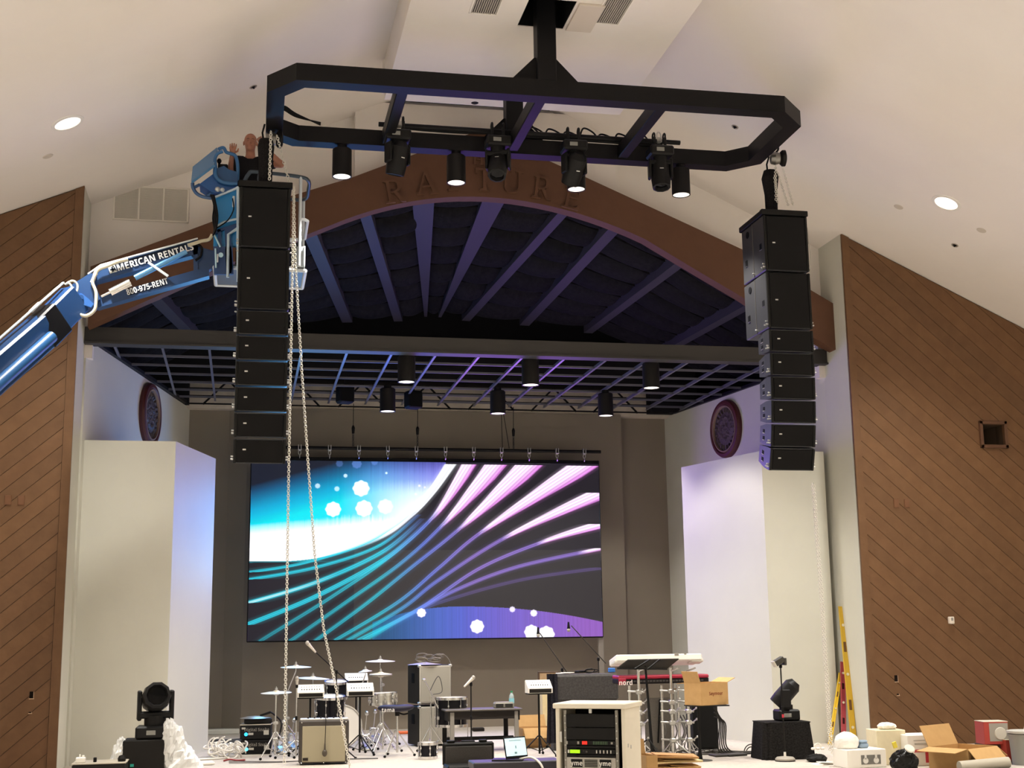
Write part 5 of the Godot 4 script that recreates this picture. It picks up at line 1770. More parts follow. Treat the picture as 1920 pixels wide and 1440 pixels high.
func cymbal_stand(label: String, px: float, py: float, wpx: float, z: float, boom := Vector3.ZERO, turn := 0.3, tilt := 0.0, hats := false) -> Node3D:
	var c := on_z(px, py, z)
	var at := Vector3(c.x, 0, c.z) + Vector3(boom.x, 0, boom.z)
	var o := thing("cymbal_stand", label, "cymbal stand", at, 0.0, "cymbals of the drum kit")
	var r := wpx * mpp(c) * 0.5
	var top := Vector3(c.x - at.x, c.y, c.z - at.z)
	var bs := Basis(Vector3.BACK, tilt) * Basis(Vector3.RIGHT, 0.04)
	var brass := mat("#d9cfb6", 0.5, 0.45)
	var b := MB.new()
	for k in (2 if hats else 1):
		var s := -1.0 if k else 1.0
		b.lathe([Vector2(0.0, s * 0.026), Vector2(0.03, s * 0.024), Vector2(0.045, s * 0.012), Vector2(r * 0.6, s * 0.004), Vector2(r, -s * 0.008), Vector2(r * 0.98, -s * 0.010), Vector2(0.04, s * 0.008), Vector2(0, s * 0.02)], 36, top + Vector3(0, -0.03 * k, 0), bs)
	part("cymbal", b, brass, o)
	b = MB.new()
	b.cone(top + Vector3(0, 0.02, 0), top + Vector3(0, 0.075, 0), 0.006, 0.006, 8)
	b.cone(top + Vector3(0, 0.026, 0), top + Vector3(0, 0.045, 0), 0.02, 0.016, 10)
	b.box(top + Vector3(0, 0.052, 0), Vector3(0.035, 0.012, 0.008), 0.003)
	part("wing_nut", b, galv, o)
	b = MB.new()
	var h := top.y - (0.35 if boom != Vector3.ZERO else 0.02)
	b.cone(Vector3(0, 0.05, 0), Vector3(0, h * 0.55, 0), 0.0145, 0.0145, 10)
	b.cone(Vector3(0, h * 0.5, 0), Vector3(0, h, 0), 0.011, 0.011, 10)
	if boom != Vector3.ZERO:
		b.cone(Vector3(0, h, 0), top + Vector3(0, -0.06, 0), 0.009, 0.009, 8)
		b.cone(top + Vector3(0, -0.07, 0), top, 0.007, 0.007, 8)
	part("pole", b, chrome, o)
	for y in [h * 0.55, h, h * 0.30]:
		b = MB.new()
		b.box(Vector3(0.01, y, 0.01), Vector3(0.05, 0.04, 0.04), 0.01)
		b.ball(Vector3(-0.022, y, 0.012), Vector3(0.014, 0.02, 0.012), 8)
		part("clamp", b, galv, o)
	tripod(o, 0.34, 0.26, chrome, turn)
	return o

func drum(called: String, label: String, c: Vector3, r: float, depth: float, shell: Material, head: Material, bs := Basis(), lugs := 8, legs := false) -> Node3D:
	# c is the middle of the bottom; axis is local y
	var o := thing(called, label, "drum", c)
	o.basis = bs
	var b := MB.new()
	b.lathe([Vector2(r, 0.015), Vector2(r, depth - 0.015)], 32)
	part("shell", b, shell, o)
	for y in [0.0, depth]:
		b = MB.new()
		b.lathe([Vector2(r - 0.004, y - 0.018), Vector2(r + 0.014, y - 0.018), Vector2(r + 0.014, y + 0.018), Vector2(r - 0.004, y + 0.018)], 32)
		part("hoop", b, chrome, o)
		b = MB.new()
		b.lathe([Vector2(0, y + (0.008 if y > 0 else -0.008)), Vector2(r, y + (0.008 if y > 0 else -0.008))], 32)
		part("head", b, head, o)
	for k in lugs:
		var a := TAU * (k + 0.4) / lugs
		var d := Vector3(cos(a), 0, sin(a))
		b = MB.new()
		for y in [depth * 0.28, depth * 0.72]:
			b.ball(d * (r + 0.008) + Vector3(0, y, 0), Vector3(0.014, 0.024, 0.014), 8)
		b.cone(d * (r + 0.016) + Vector3(0, 0.0, 0), d * (r + 0.016) + Vector3(0, depth, 0), 0.004, 0.004, 5)
		part("lug", b, chrome, o)
	if legs:
		for k in 3:
			var a := 0.5 + TAU * k / 3.0
			var d := Vector3(cos(a), 0, sin(a))
			b = MB.new()
			b.cone(d * (r + 0.03) + Vector3(0, depth * 0.4, 0), d * (r + 0.03) + Vector3(0, -c.y + 0.012, 0), 0.006, 0.006, 6)
			b.box(d * (r + 0.02) + Vector3(0, depth * 0.3, 0), Vector3(0.04, 0.05, 0.04), 0.008)
			part("leg", b, chrome, o)
	return o

func mixer(label: String, px: float, py: float, z: float, w: float, base_px := 0.0) -> void:
	# a small white monitor mixer on a black stand, its stand being a thing of its own
	var p := on_z(px, py, z)
	var st := thing("mixer_stand", "black stand under the " + label, "stand", Vector3(p.x, 0, p.z), 0.0, "stands of the white mixers")
	var b := MB.new()
	b.box(Vector3(0, p.y - 0.01, 0), Vector3(w * 0.96, 0.016, 0.2), 0.004)
	b.box(Vector3(0, p.y + 0.02, 0.10), Vector3(w * 0.96, 0.05, 0.012), 0.003)
	part("tray", b, mat("#171614", 0.5), st)
	b = MB.new()
	b.cone(Vector3(0, 0.03, 0), Vector3(0, p.y - 0.015, 0), 0.014, 0.014, 10)
	part("pole", b, mat("#1b1917", 0.5), st)
	tripod(st, 0.26, 0.28, mat("#1b1917", 0.5), 0.9)
	var o := thing("mixer", label, "mixer", Vector3(p.x, p.y, p.z), 0.0, "small white monitor mixers")
	b = MB.new()
	b.t = Transform3D(Basis(Vector3.UP, PI / 2), Vector3.ZERO)
	b.prism(PackedVector2Array([Vector2(-0.11, 0.0), Vector2(0.10, 0.0), Vector2(0.10, 0.155), Vector2(0.06, 0.165), Vector2(-0.11, 0.065)]), -w * 0.5, w * 0.5)
	part("case", b, mat("#f2ece0", 0.4), o)
	var n := Vector3(0, 0.86, 0.5).normalized()
	var bs := Basis(Vector3.RIGHT, n, Vector3.RIGHT.cross(n))
	for r in 2:
		for k in 8:
			b = MB.new()
			var q := Vector3((k - 3.5) * w * 0.095, 0.098 + r * 0.035, 0.052 - r * 0.058)
			b.cone(q - n * 0.005, q + n * (0.014 if r == 0 else 0.008), 0.008, 0.006, 7)
			part("knob", b, mat("#3a3630" if r == 0 else "#b9b2a4", 0.5), o)
	b = MB.new()
	b.box(Vector3(0, 0.03, 0.113), Vector3(w * 0.9, 0.05, 0.006), 0.002)
	part("front_strip", b, mat("#24211e", 0.4), o)

func microphone(label: String, tip: Vector3, dir: Vector3, L := 0.17, grey := "#c9c2b6") -> void:
	dir = dir.normalized()
	var o := thing("microphone", label, "microphone", tip)
	var b := MB.new()
	b.ball(dir * 0.026, Vector3(0.026, 0.029, 0.026), 12)
	part("grille", b, textured("#bdb6aa", 0.45, 70, 0.5, 0.2, 0.05), o)
	b = MB.new()
	b.cone(dir * 0.045, dir * 0.058, 0.024, 0.024, 12)
	b.cone(dir * 0.058, dir * L, 0.021, 0.012, 12)
	part("handle", b, mat(grey, 0.4, 0.3), o)

func mic_stand(label: String, pts: Array, foot: Vector3, tri := true, m: Material = null) -> Node3D:
	# pts: world points of the boom, the pole rises from foot to pts[0]
	var o := thing("microphone_stand", label, "microphone stand", foot)
	m = m if m else mat("#1d1b1a", 0.45)
	var b := inn(o)
	b.cone(foot + Vector3(0, 0.02, 0), Vector3(foot.x, pts[0].y, foot.z), 0.0115, 0.009, 8)
	part("pole", b, m, o)
	if pts.size() > 1:
		b = inn(o)
		b.cone(pts[1], pts[2], 0.008, 0.007, 8)
		part("boom_arm", b, m, o)
	b = inn(o)
	b.box(Vector3(foot.x, pts[0].y, foot.z), Vector3(0.035, 0.05, 0.035), 0.008)
	b.box(Vector3(foot.x, pts[0].y * 0.55, foot.z), Vector3(0.03, 0.06, 0.03), 0.008)
	part("clutch", b, mat("#121110", 0.5), o)
	if tri:
		tripod(o, 0.22, 0.30, m, 0.6)
	else:
		b = MB.new()
		b.lathe([Vector2(0, 0.03), Vector2(0.03, 0.03), Vector2(0.115, 0.018), Vector2(0.125, 0.008), Vector2(0.125, 0.0)], 28)
		part("round_base", b, m, o)
	return o

func open_box(called: String, label: String, at: Vector3, turn: float, s: Vector3, flaps: Array, m: Material = null, group := "") -> Node3D:
	# an open cardboard carton; flaps are the angles of front, right, back, left flaps below the horizontal (NAN for none)
	var o := thing(called, label, "box", at, turn, group)
	m = m if m else card
	var th := 0.006
	var b := MB.new()
	b.box(Vector3(0, th / 2, 0), Vector3(s.x, th, s.z))
	for k in [[0, s.z / 2, s.x, th], [0, -s.z / 2, s.x, th]]:
		b.box(Vector3(0, s.y / 2, k[1]), Vector3(s.x, s.y, th))
	for k in [s.x / 2, -s.x / 2]:
		b.box(Vector3(k, s.y / 2, 0), Vector3(th, s.y, s.z))
	part("carton", b, m, o)
	var nm := [[Vector3(0, 0, 1), Vector3(1, 0, 0), s.z / 2, s.x, s.z * 0.5], [Vector3(1, 0, 0), Vector3(0, 0, -1), s.x / 2, s.z, s.z * 0.5], [Vector3(0, 0, -1), Vector3(-1, 0, 0), s.z / 2, s.x, s.z * 0.5], [Vector3(-1, 0, 0), Vector3(0, 0, 1), s.x / 2, s.z, s.z * 0.5]]
	for i in 4:
		if is_nan(flaps[i]): continue
		var e: Vector3 = nm[i][0]
		var w: Vector3 = nm[i][1]
		var a: float = flaps[i]
		var d := e * cos(a) - Vector3.UP * sin(a)
		b = MB.new()
		b.box(e * nm[i][2] + Vector3(0, s.y, 0) + d * nm[i][4] * 0.5, Vector3(nm[i][3] - 0.01, th, nm[i][4]), 0.0, Basis(w, d.cross(w) * -1.0, d))
		part("flap", b, m, o)
	return o

func crumple(b: MB, c: Vector3, s: Vector3, sd: int, k := 0.22, seg := 22) -> void:
	# a closed crumpled lump, flat underneath
	var f := FastNoiseLite.new()
	f.seed = sd
	f.frequency = 1.7
	f.fractal_octaves = 3
	f.noise_type = FastNoiseLite.TYPE_CELLULAR
	b.sheet(func(u: float, v: float) -> Vector3:
		var a := TAU * u
		var th := PI * v
		var d := Vector3(sin(th) * cos(a), cos(th), sin(th) * sin(a))
		var r := 1.0 + k * f.get_noise_3dv(d * 1.3) + k * 0.35 * f.get_noise_3dv(d * 3.7)
		var p := d * r * s
		p.y = maxf(p.y, -s.y * 0.55)
		return c + p + Vector3(0, s.y * 0.55, 0), seg, seg / 2 + 2, false)

func band_left() -> void:
	var dk := mat("#191716", 0.55)
	var white_head := mat("#f0ebe0", 0.5)
	var shell := mat("#17161a", 0.25)
	# moving light on a flight case at the front left, in torn plastic wrap
	var z := -16.0
	var p := fl(272, z)
	var k := mpp(p)
	var h := on_z(272, 1385, z).y
	var cs := thing("flight_case", "black case at the front left that carries a large moving light", "case", p)
	var b := MB.new()
	b.box(Vector3(0, h / 2, 0), Vector3(76 * k, h, 0.42), 0.012)
	part("body", b, mat("#211f1d", 0.7), cs)
	b = MB.new()
	b.box(Vector3(-0.12, h - 0.27, 0.212), Vector3(0.04, 0.03, 0.006))
	part("indicator", b, mat("#2fae9a", 0.4), cs)
	var ml := moving_head("moving_head", "large black moving-head stage light standing on the case at the front left", Vector3(p.x + 0.1, h, p.z), 0.12, -1.72, false, 1.5)
	b = MB.new()
	var fn := FastNoiseLite.new()
	fn.seed = 4
	fn.frequency = 3.2
	fn.fractal_octaves = 3
	var wrap := StandardMaterial3D.new()
	wrap.albedo_color = Color(0.95, 0.95, 0.94, 0.85)
	wrap.transparency = BaseMaterial3D.TRANSPARENCY_ALPHA
	wrap.roughness = 0.3
	wrap.cull_mode = BaseMaterial3D.CULL_DISABLED
	for e in [[0.38, 0.0, 0.08, 0.30, 0.34, 0.26, 5], [0.30, 0.20, 0.12, 0.20, 0.36, 0.16, 6], [0.27, 0.44, 0.16, 0.12, 0.20, 0.10, 7], [0.52, 0.0, 0.02, 0.20, 0.20, 0.18, 8], [-0.28, 0.0, 0.14, 0.12, 0.34, 0.16, 9], [-0.25, 0.26, 0.14, 0.09, 0.20, 0.10, 10]]:
		crumple(b, Vector3(e[0], e[1], e[2]), Vector3(e[3], e[4], e[5]), e[6], 0.5, 30)
	solo("plastic_wrap", "crumpled clear white plastic wrap draped beside the moving light at the front left", "plastic wrap", b, wrap, p)
	# low black trunk at the lower left edge with adaptors on it
	p = fl(190, -15.6)
	h = on_z(190, 1430, -15.6).y
	b = MB.new()
	b.box(Vector3(0, h / 2, 0), Vector3(0.56, h, 0.4), 0.012)
	var tk := thing("trunk", "low dark trunk with a pale lid at the bottom left corner", "trunk", p)
	part("body", b, mat("#262320", 0.6), tk)
	b = MB.new()
	b.box(Vector3(0, h + 0.008, 0), Vector3(0.57, 0.016, 0.41), 0.005)
	part("lid", b, mat("#b6ad9c", 0.6), tk)
	b = MB.new()
	b.box(Vector3(0, 0.028, 0), Vector3(0.1, 0.056, 0.08), 0.008)
	b.box(Vector3(-0.01, 0.07, 0), Vector3(0.016, 0.03, 0.016), 0.003)
	b.box(Vector3(0.025, 0.066, 0), Vector3(0.026, 0.02, 0.02), 0.003)
	solo("power_adaptor", "white power adaptor on the left end of the pale trunk lid", "adaptor", b, mat("#f2eee4", 0.5), Vector3(p.x - 0.2, h + 0.016, p.z + 0.1))
	b = MB.new()
	b.box(Vector3(0, 0.025, 0), Vector3(0.035, 0.05, 0.03), 0.005)
	solo("connector", "small black connector standing in the middle of the pale trunk lid", "connector", b, dk, Vector3(p.x - 0.05, h + 0.016, p.z + 0.1))
	b = MB.new()
	b.lathe([Vector2(0, 0.0), Vector2(0.04, 0.0), Vector2(0.045, 0.03), Vector2(0.03, 0.06), Vector2(0.0, 0.07)], 14)
	solo("knob", "dark round knob at the right end of the pale trunk lid", "knob", b, dk, Vector3(p.x + 0.23, h + 0.016, p.z + 0.1))
	# white cable heap and the pale panel before it
	p = fl(428, -18.9)
	b = MB.new()
	for i in 26:
		var c := Vector3(rng.randf_range(-0.22, 0.16), rng.randf_range(0.015, 0.14), rng.randf_range(-0.18, 0.22))
		var rr := rng.randf_range(0.05, 0.12)
		var nrm := Vector3(rng.randf_range(-1, 1), rng.randf_range(0.2, 1.2), rng.randf_range(-0.6, 1.2)).normalized()
		var ax := nrm.cross(Vector3.RIGHT).normalized()
		var lp := arc(c + Vector3(0, rr * 0.6, 0), ax * rr, nrm.cross(ax) * rr, 0, TAU * rng.randf_range(0.7, 1.0), 14)
		b.tube(lp, 0.011, 5)
	for i in 5:
		b.tube(smooth_path([Vector3(-0.1, 0.02, 0.1), Vector3(-0.2 + 0.05 * i, 0.012, 0.25), Vector3(-0.45, 0.012, 0.3 + 0.03 * i), Vector3(-0.6 + i * 0.06, 0.012, 0.28 + 0.05 * i)]), 0.01, 5)
	solo("cable_heap", "heap of tangled white cables on the floor beside the black stage boxes", "cables", b, mat("#f4efe6", 0.5), p)
	b = MB.new()
	b.box(Vector3(0, 0.02, 0), Vector3(0.3, 0.03, 0.26), 0.006)
	solo("flat_panel", "flat white dark-edged panel on the floor before the white cables", "panel", b, mat("#f1ece2", 0.6), fl(379, -17.9), 0.15)
	b = MB.new()
	b.tube(smooth_path([Vector3(0, 0.012, 0), Vector3(0.08, 0.03, 0.03), Vector3(0.18, 0.012, 0.0), Vector3(0.27, 0.02, 0.06)]), 0.012, 5)
	solo("cable", "short red cable on the floor below the white cable heap", "cable", b, mat("#8c2f2f", 0.5), fl(420, -18.2))
	b = MB.new()
	for i in 2:
		b.tube(smooth_path([Vector3(0, 0.012, -0.22 * i), Vector3(0.6, 0.012, 0.15 - 0.1 * i), Vector3(1.2, 0.012, -0.05 + 0.05 * i), Vector3(1.9, 0.012, 0.05 * i)]), 0.006, 5)
	solo("floor_cables", "long thin dark cables running across the floor in front of the drums", "cables", b, mat("#4a453e", 0.6), fl(430, -17.9))
	b = MB.new()
	for i in 6:
		b.tube(smooth_path([Vector3(0, 0.015, -0.09 * i), Vector3(0.3, 0.015, 0.06 - 0.09 * i), Vector3(0.55, 0.02, -0.02 - 0.09 * i), Vector3(0.8, 0.015, -0.05 * i)]), 0.014, 5)
	solo("floor_cables", "dark cables bunched on the floor at the foot of the back wall on the left", "cables", b, mat("#3a352f", 0.6), fl(392, -21.4))
	# digital snake boxes
	z = -19.35
	p = fl(480, z)
	k = mpp(p)
	for i in 2:
		var y0 := 0.0 if i == 0 else 0.20
		var sb := thing("stage_box", "%s black stage box with a glowing blue button beside the drum kit" % ["lower", "upper"][i], "stage box", p + Vector3(0.0 if i else 0.01, y0, 0), -0.1, "black stage boxes")
		b = MB.new()
		b.box(Vector3(0, 0.098, 0), Vector3(56 * k, 0.19, 0.34), 0.008)
		part("case", b, mat("#1a1919", 0.55), sb)
		lettering("lettering", "Digital Snake", 0.055, 0.003, mat("#9a968e", 0.5), sb, Vector3(0.02, 0.13, 0.172), Basis(), "Droid Serif", false)
		b = MB.new()
		b.box(Vector3(0.15, 0.09, 0.171), Vector3(0.07, 0.06, 0.006))
		b.box(Vector3(-0.06, 0.075, 0.171), Vector3(0.07, 0.03, 0.006))
		b.box(Vector3(-0.16, 0.15, 0.171), Vector3(0.05, 0.025, 0.006))
		part("sticker", b, mat("#b9b5ab", 0.5), sb)
		b = MB.new()
		b.lathe([Vector2(0, 0.012), Vector2(0.02, 0.008), Vector2(0.024, 0.0)], 14, Vector3(-0.125, 0.07, 0.17), Basis(Vector3.RIGHT, PI / 2))
		part("lit_button", b, glow("#30b8ff" if i else "#5fe0ff", 2.5), sb)
		if i == 1:
			b = MB.new()
			b.box(Vector3(0, 0.196, 0.0), Vector3(56 * k + 0.01, 0.012, 0.35), 0.004)
			part("pale_edge", b, mat("#bdb6a8", 0.5), sb)
	b = MB.new()
	b.box(Vector3(0.02, 0.035, 0), Vector3(0.38, 0.06, 0.28), 0.01)
	solo("power_unit", "thin black rack unit lying on top of the black stage boxes", "rack unit", b, mat("#1d1c1c", 0.5), p + Vector3(0, 0.405, 0))
	b = MB.new()
	b.lathe([Vector2(0, 0.03), Vector2(0.12, 0.02), Vector2(0.21, 0.0), Vector2(0.0, -0.004)], 28)
	solo("cymbal", "loose cymbal lying flat on the rack unit over the stage boxes", "cymbal", b, mat("#d9d2c2", 0.3, 0.8), p + Vector3(-0.02, 0.478, 0.0))
	b = MB.new()
	b.tube(smooth_path([Vector3(0, 0.02, 0), Vector3(0.08, 0.05, 0), Vector3(0.16, 0.0, 0.02), Vector3(0.24, -0.1, 0.05), Vector3(0.2, -0.3, 0.2)]), 0.012, 5)
	b.box(Vector3(0.02, 0.03, 0), Vector3(0.16, 0.03, 0.05), 0.008, Basis(Vector3.BACK, 0.3))
	solo("cable", "black cable and plug lying over the loose cymbal", "cable", b, dk, p + Vector3(0.1, 0.50, 0.0))
	# drum kit
	var kz := -20.0
	cymbal_stand("low cymbal on a chrome tripod stand at the left of the drum kit", 518, 1298, 58, -18.4, Vector3.ZERO, 2.4, 0.02)
	cymbal_stand("crash cymbal on a boom stand at the upper left of the drum kit", 555, 1250, 58, -19.6, Vector3(-0.11, 0, -0.05), 0.3, 0.0)
	cymbal_stand("tilted ride cymbal behind the left white mixer", 587, 1271, 62, -20.2, Vector3(0.06, 0, -0.1), 0.7, -0.05)
	cymbal_stand("highest cymbal at the right of the drum kit", 713, 1239, 56, -20.0, Vector3(0.04, 0, -0.1), 0.2, 0.0)
	cymbal_stand("tiny splash cymbal left of the highest cymbal", 685, 1258, 26, -20.4, Vector3(-0.1, 0, 0), 1.2, 0.08)
	cymbal_stand("hi-hat pair under the highest cymbal", 714, 1263, 43, -19.7, Vector3.ZERO, 0.9, 0.0, true)
	var kick := on_z(632, 1357, -19.9)
	var kb := Basis(Vector3.UP, 0.30) * Basis(Vector3.RIGHT, PI / 2)
	drum("kick_drum", "black kick drum with a white front head behind the guitar amplifier", Vector3(kick.x, 0.31, kick.z) - kb * Vector3(0, 0.2, 0), 0.29, 0.40, shell, white_head, kb, 8)
	var t1 := on_z(630, 1308, -19.8)
	drum("rack_tom", "black rack tom above the kick drum", t1, 0.16, 0.22, shell, white_head, Basis(Vector3.RIGHT, 0.12), 6)
	var t2 := on_z(618, 1348, -19.2)
	drum("floor_tom", "black floor tom with clear head behind the guitar amplifier", t2, 0.2, 0.30, shell, white_head, Basis(Vector3.RIGHT, 0.1), 8, true)
	var sn := on_z(718, 1319, -18.9)
	drum("snare_drum", "chrome snare drum with a white head on a stand beside the throne", sn, 0.185, 0.13, mat("#c9c5be", 0.2, 0.9), white_head, Basis(Vector3.BACK, 0.03), 10)
	var ss := thing("snare_stand", "chrome tripod stand under the snare drum", "stand", Vector3(sn.x, 0, sn.z))
	b = MB.new()
	b.cone(Vector3(0, 0.04, 0), Vector3(0, sn.y - 0.06, 0), 0.013, 0.011, 10)
	for i in 3:
		var a := TAU * i / 3.0 + 0.4
		b.cone(Vector3(0, sn.y - 0.08, 0), Vector3(cos(a) * 0.19, sn.y - 0.01, sin(a) * 0.19), 0.008, 0.008, 6)
	part("basket", b, chrome, ss)
	tripod(ss, 0.3, 0.26, chrome, 0.1)
	# throne
	var th := fl(742, -18.2)
	var to := thing("drum_throne", "black saddle drum throne on a chrome tripod", "stool", th)
	var sy := on_z(742, 1328, -18.2).y
	b = MB.new()
	b.sheet(func(u: float, v: float) -> Vector3:
		var a := TAU * u
		var pr := sin(PI * v)
		var rx := 0.245 * pow(pr, 0.45)
		var rz := 0.18 * pow(pr, 0.45) * (1.0 - 0.25 * maxf(0.0, -cos(a)))
		var x := rx * cos(a)
		return Vector3(x, sy + 0.045 * cos(PI * v) + 0.5 * x * x * (0.5 if x > 0 else 0.25), rz * sin(a)), 32, 14)
	part("seat", b, mat("#262431", 0.5), to)
	b = MB.new()
	b.cone(Vector3(0.02, 0.05, 0), Vector3(0.02, sy - 0.03, 0), 0.016, 0.014, 10)
	part("pole", b, chrome, to)
	b = MB.new()
	b.cone(Vector3(0.02, sy - 0.1, 0), Vector3(0.02, sy - 0.03, 0), 0.03, 0.035, 10)
	b.tube(smooth_path([Vector3(0.04, sy - 0.06, 0), Vector3(0.1, sy - 0.08, 0.02), Vector3(0.16, sy - 0.07, 0.02)]), 0.012, 6)
	part("lever", b, dk, to)
	tripod(to, 0.33, 0.25, chrome, 0.2)
	lettering("lettering", "tama", 0.07, 0.003, mat("#dcd9d2", 0.5), to, Vector3(-0.12, sy - 0.012, 0.163), Basis(Vector3.UP, -0.2))
	# chrome hardware that crowds the floor between the drums
	for e in [[528, -19.2, 0.42, "left of the floor tom"], [685, -19.4, 0.5, "between the kick drum and the snare stand"], [701, -20.7, 0.45, "behind the snare stand"], [548, -19.9, 0.40, "behind the low cymbal"]]:
		var q := fl(e[0], e[1])
		var o := thing("pedal_hardware", "chrome drum pedal hardware on the floor " + e[3], "drum hardware", q)
		b = MB.new()
		b.box(Vector3(0, 0.015, 0.05), Vector3(0.11, 0.02, 0.28), 0.005, Basis(Vector3.UP, 0.3))
		b.box(Vector3(0.0, 0.06, 0.06), Vector3(0.08, 0.012, 0.24), 0.004, Basis(Vector3.UP, 0.3) * Basis(Vector3.RIGHT, 0.3))
		part("footboard", b, galv, o)
		b = MB.new()
		b.cone(Vector3(-0.05, 0.02, -0.08), Vector3(-0.05, 0.22, -0.08), 0.012, 0.012, 8)
		b.cone(Vector3(0.06, 0.02, -0.1), Vector3(0.06, 0.22, -0.1), 0.012, 0.012, 8)
		b.cone(Vector3(-0.06, 0.2, -0.09), Vector3(0.07, 0.2, -0.09), 0.01, 0.01, 8)
		b.cone(Vector3(0, 0.2, -0.09), Vector3(0.02, e[2], -0.02), 0.007, 0.007, 6)
		b.ball(Vector3(0.02, e[2], -0.02), Vector3(0.03, 0.035, 0.03), 8)
		part("frame_and_beater", b, chrome, o)
		tripod(o, 0.2, 0.2, chrome, e[0] * 0.01)
	# microphones and mixers around the kit
	mixer("white mixer left of the black rack tom", 582, 1307, -18.7, 0.36)
	mixer("white mixer right of the black rack tom, in front", 675, 1304, -18.6, 0.36)
	mixer("white mixer farther back, above and behind the right one", 668, 1283, -20.7, 0.34)
	var cm := on_z(557, 1268, -18.5)
	microphone("slim silver microphone standing upright left of the left mixer", cm, Vector3(0, -1, 0.02), 0.14)
	mic_stand("straight chrome microphone stand left of the left mixer", [cm - Vector3(0, 0.13, 0)], Vector3(cm.x, 0, cm.z), true, chrome)
	var ma := on_z(574, 1203, -17.9)
	var mb := on_z(589, 1220, -17.95)
	var mc := on_z(654, 1280, -18.25)
	microphone("silver vocal microphone at the upper end of the long boom over the drum kit", ma, mb - ma, 0.2, "#e0d8ca")
	var mf := on_z(631, 1260, -18.12)
	mic_stand("black boom microphone stand slanting over the drum kit", [mf, mc, mb], Vector3(mf.x, 0, mf.z))
	# guitar amplifier
	var am := fl(607, -17.45)
	k = mpp(am)
	var ao := thing("guitar_amplifier", "brown guitar amplifier with a cream grille in front of the drum kit", "amplifier", am, -0.06)
	var aw := 93 * k
	var ah := on_z(607, 1349, -17.45).y
	b = MB.new()
	b.box(Vector3(0, ah / 2 + 0.01, -0.02), Vector3(aw, ah - 0.02, 0.28), 0.02)
	part("cabinet", b, textured("#3a322b", 0.7, 72, 0.3, 0.15, 0.2), ao)
	b = MB.new()
	b.box(Vector3(0, ah * 0.47, 0.115), Vector3(aw * 0.86, ah * 0.80, 0.02), 0.006)
	part("grille_cloth", b, textured("#a79c7f", 0.9, 73, 0.4, 0.1, 0.08), ao)
	b = MB.new()
	b.box(Vector3(0, ah + 0.005, -0.03), Vector3(aw * 0.96, 0.02, 0.2), 0.005)
	part("control_panel", b, mat("#d8d2c6", 0.35, 0.4), ao)
	for i in 6:
		b = MB.new()
		b.cone(Vector3((i - 2.5) * 0.08, ah + 0.012, -0.0), Vector3((i - 2.5) * 0.08, ah + 0.03, 0.0), 0.012, 0.01, 8)
		part("knob", b, mat("#2a2622", 0.4), ao)
	b = MB.new()
	b.box(Vector3(-aw * 0.36, 0.075, 0.128), Vector3(0.065, 0.034, 0.006), 0.002)
	part("badge", b, mat("#2b241e", 0.4), ao)
	b = MB.new()
	for e in [[-0.44, 0.05], [0.0, 0.05], [0.44, 0.05], [-0.44, 0.95], [0.44, 0.95]]:
		b.ball(Vector3(e[0] * aw, e[1] * ah, 0.122), Vector3(0.009, 0.009, 0.006), 8)
	part("corner_screw", b, chrome, ao)
	var hm := thing("hanging_microphone", "small dark microphone hanging by its cable in front of the amplifier grille", "microphone", Vector3(am.x, ah + 0.02, am.z + 0.16))
	b = MB.new()
	b.tube(smooth_path([Vector3(0.0, 0.0, -0.12), Vector3(0.01, 0.012, -0.02), Vector3(0.012, -0.05, 0.0), Vector3(0.005, -0.32, 0.0)]), 0.005, 5)
	part("cable", b, dk, hm)
	b = MB.new()
	b.cone(Vector3(0.005, -0.30, 0), Vector3(0.004, -0.39, 0), 0.008, 0.014, 8)
	b.ball(Vector3(0.003, -0.42, 0.0), Vector3(0.032, 0.045, 0.026), 12)
	part("body", b, mat("#4a4136", 0.5), hm)
	# speaker cabinet stack
	z = -19.7
	for i in 2:
		var q := fl(808, z)
		k = mpp(q)
		var y0 := 0.02 if i == 0 else 0.60
		var hh := 0.55
		var o := thing("speaker_cabinet", "%s black speaker cabinet with a grey grille in the stack beside the throne" % ["bottom", "top"][i], "speaker cabinet", Vector3(q.x, y0, q.z - 0.15), 0.28, "stacked speaker cabinets")
		b = MB.new()
		b.box(Vector3(0, hh / 2, 0), Vector3(0.52, hh, 0.42), 0.014)
		part("box", b, mat("#26241f", 0.6), o)
		b = MB.new()
		b.box(Vector3(0.0, hh / 2, 0.212), Vector3(0.47, hh - 0.05, 0.014), 0.004)
		part("grille", b, textured("#a7a192", 0.6, 74, 0.5, 0.22, 0.05), o)
		b = MB.new()
		b.box(Vector3(0.0, hh / 2, 0.208), Vector3(0.50, hh - 0.02, 0.012), 0.004)
		part("trim_frame", b, mat("#cfcac0", 0.3, 0.6), o)
		b = MB.new()
		b.box(Vector3(-0.262, hh * 0.66, 0.0), Vector3(0.008, 0.14, 0.10), 0.003)
		part("handle", b, mat("#050505", 0.8), o)
		b = MB.new()
		for e in [[-1, 0], [1, 0], [-1, 1], [1, 1]]:
			b.box(Vector3(e[0] * 0.245, 0.012 + e[1] * (hh - 0.024), 0.195), Vector3(0.05, 0.04, 0.05), 0.012)
		part("corner", b, galv, o)
	var q0 := on_z(800, 1262, z)
	b = MB.new()
	b.lathe([Vector2(0, 0.04), Vector2(0.05, 0.03), Vector2(0.25, 0.0), Vector2(0, -0.002)], 30)
	solo("cymbal", "loose white-lit cymbal lying on top of the speaker cabinet stack", "cymbal", b, mat("#e6dcc6", 0.3, 0.7), Vector3(q0.x - 0.02, 1.157, z - 0.12))
	b = MB.new()
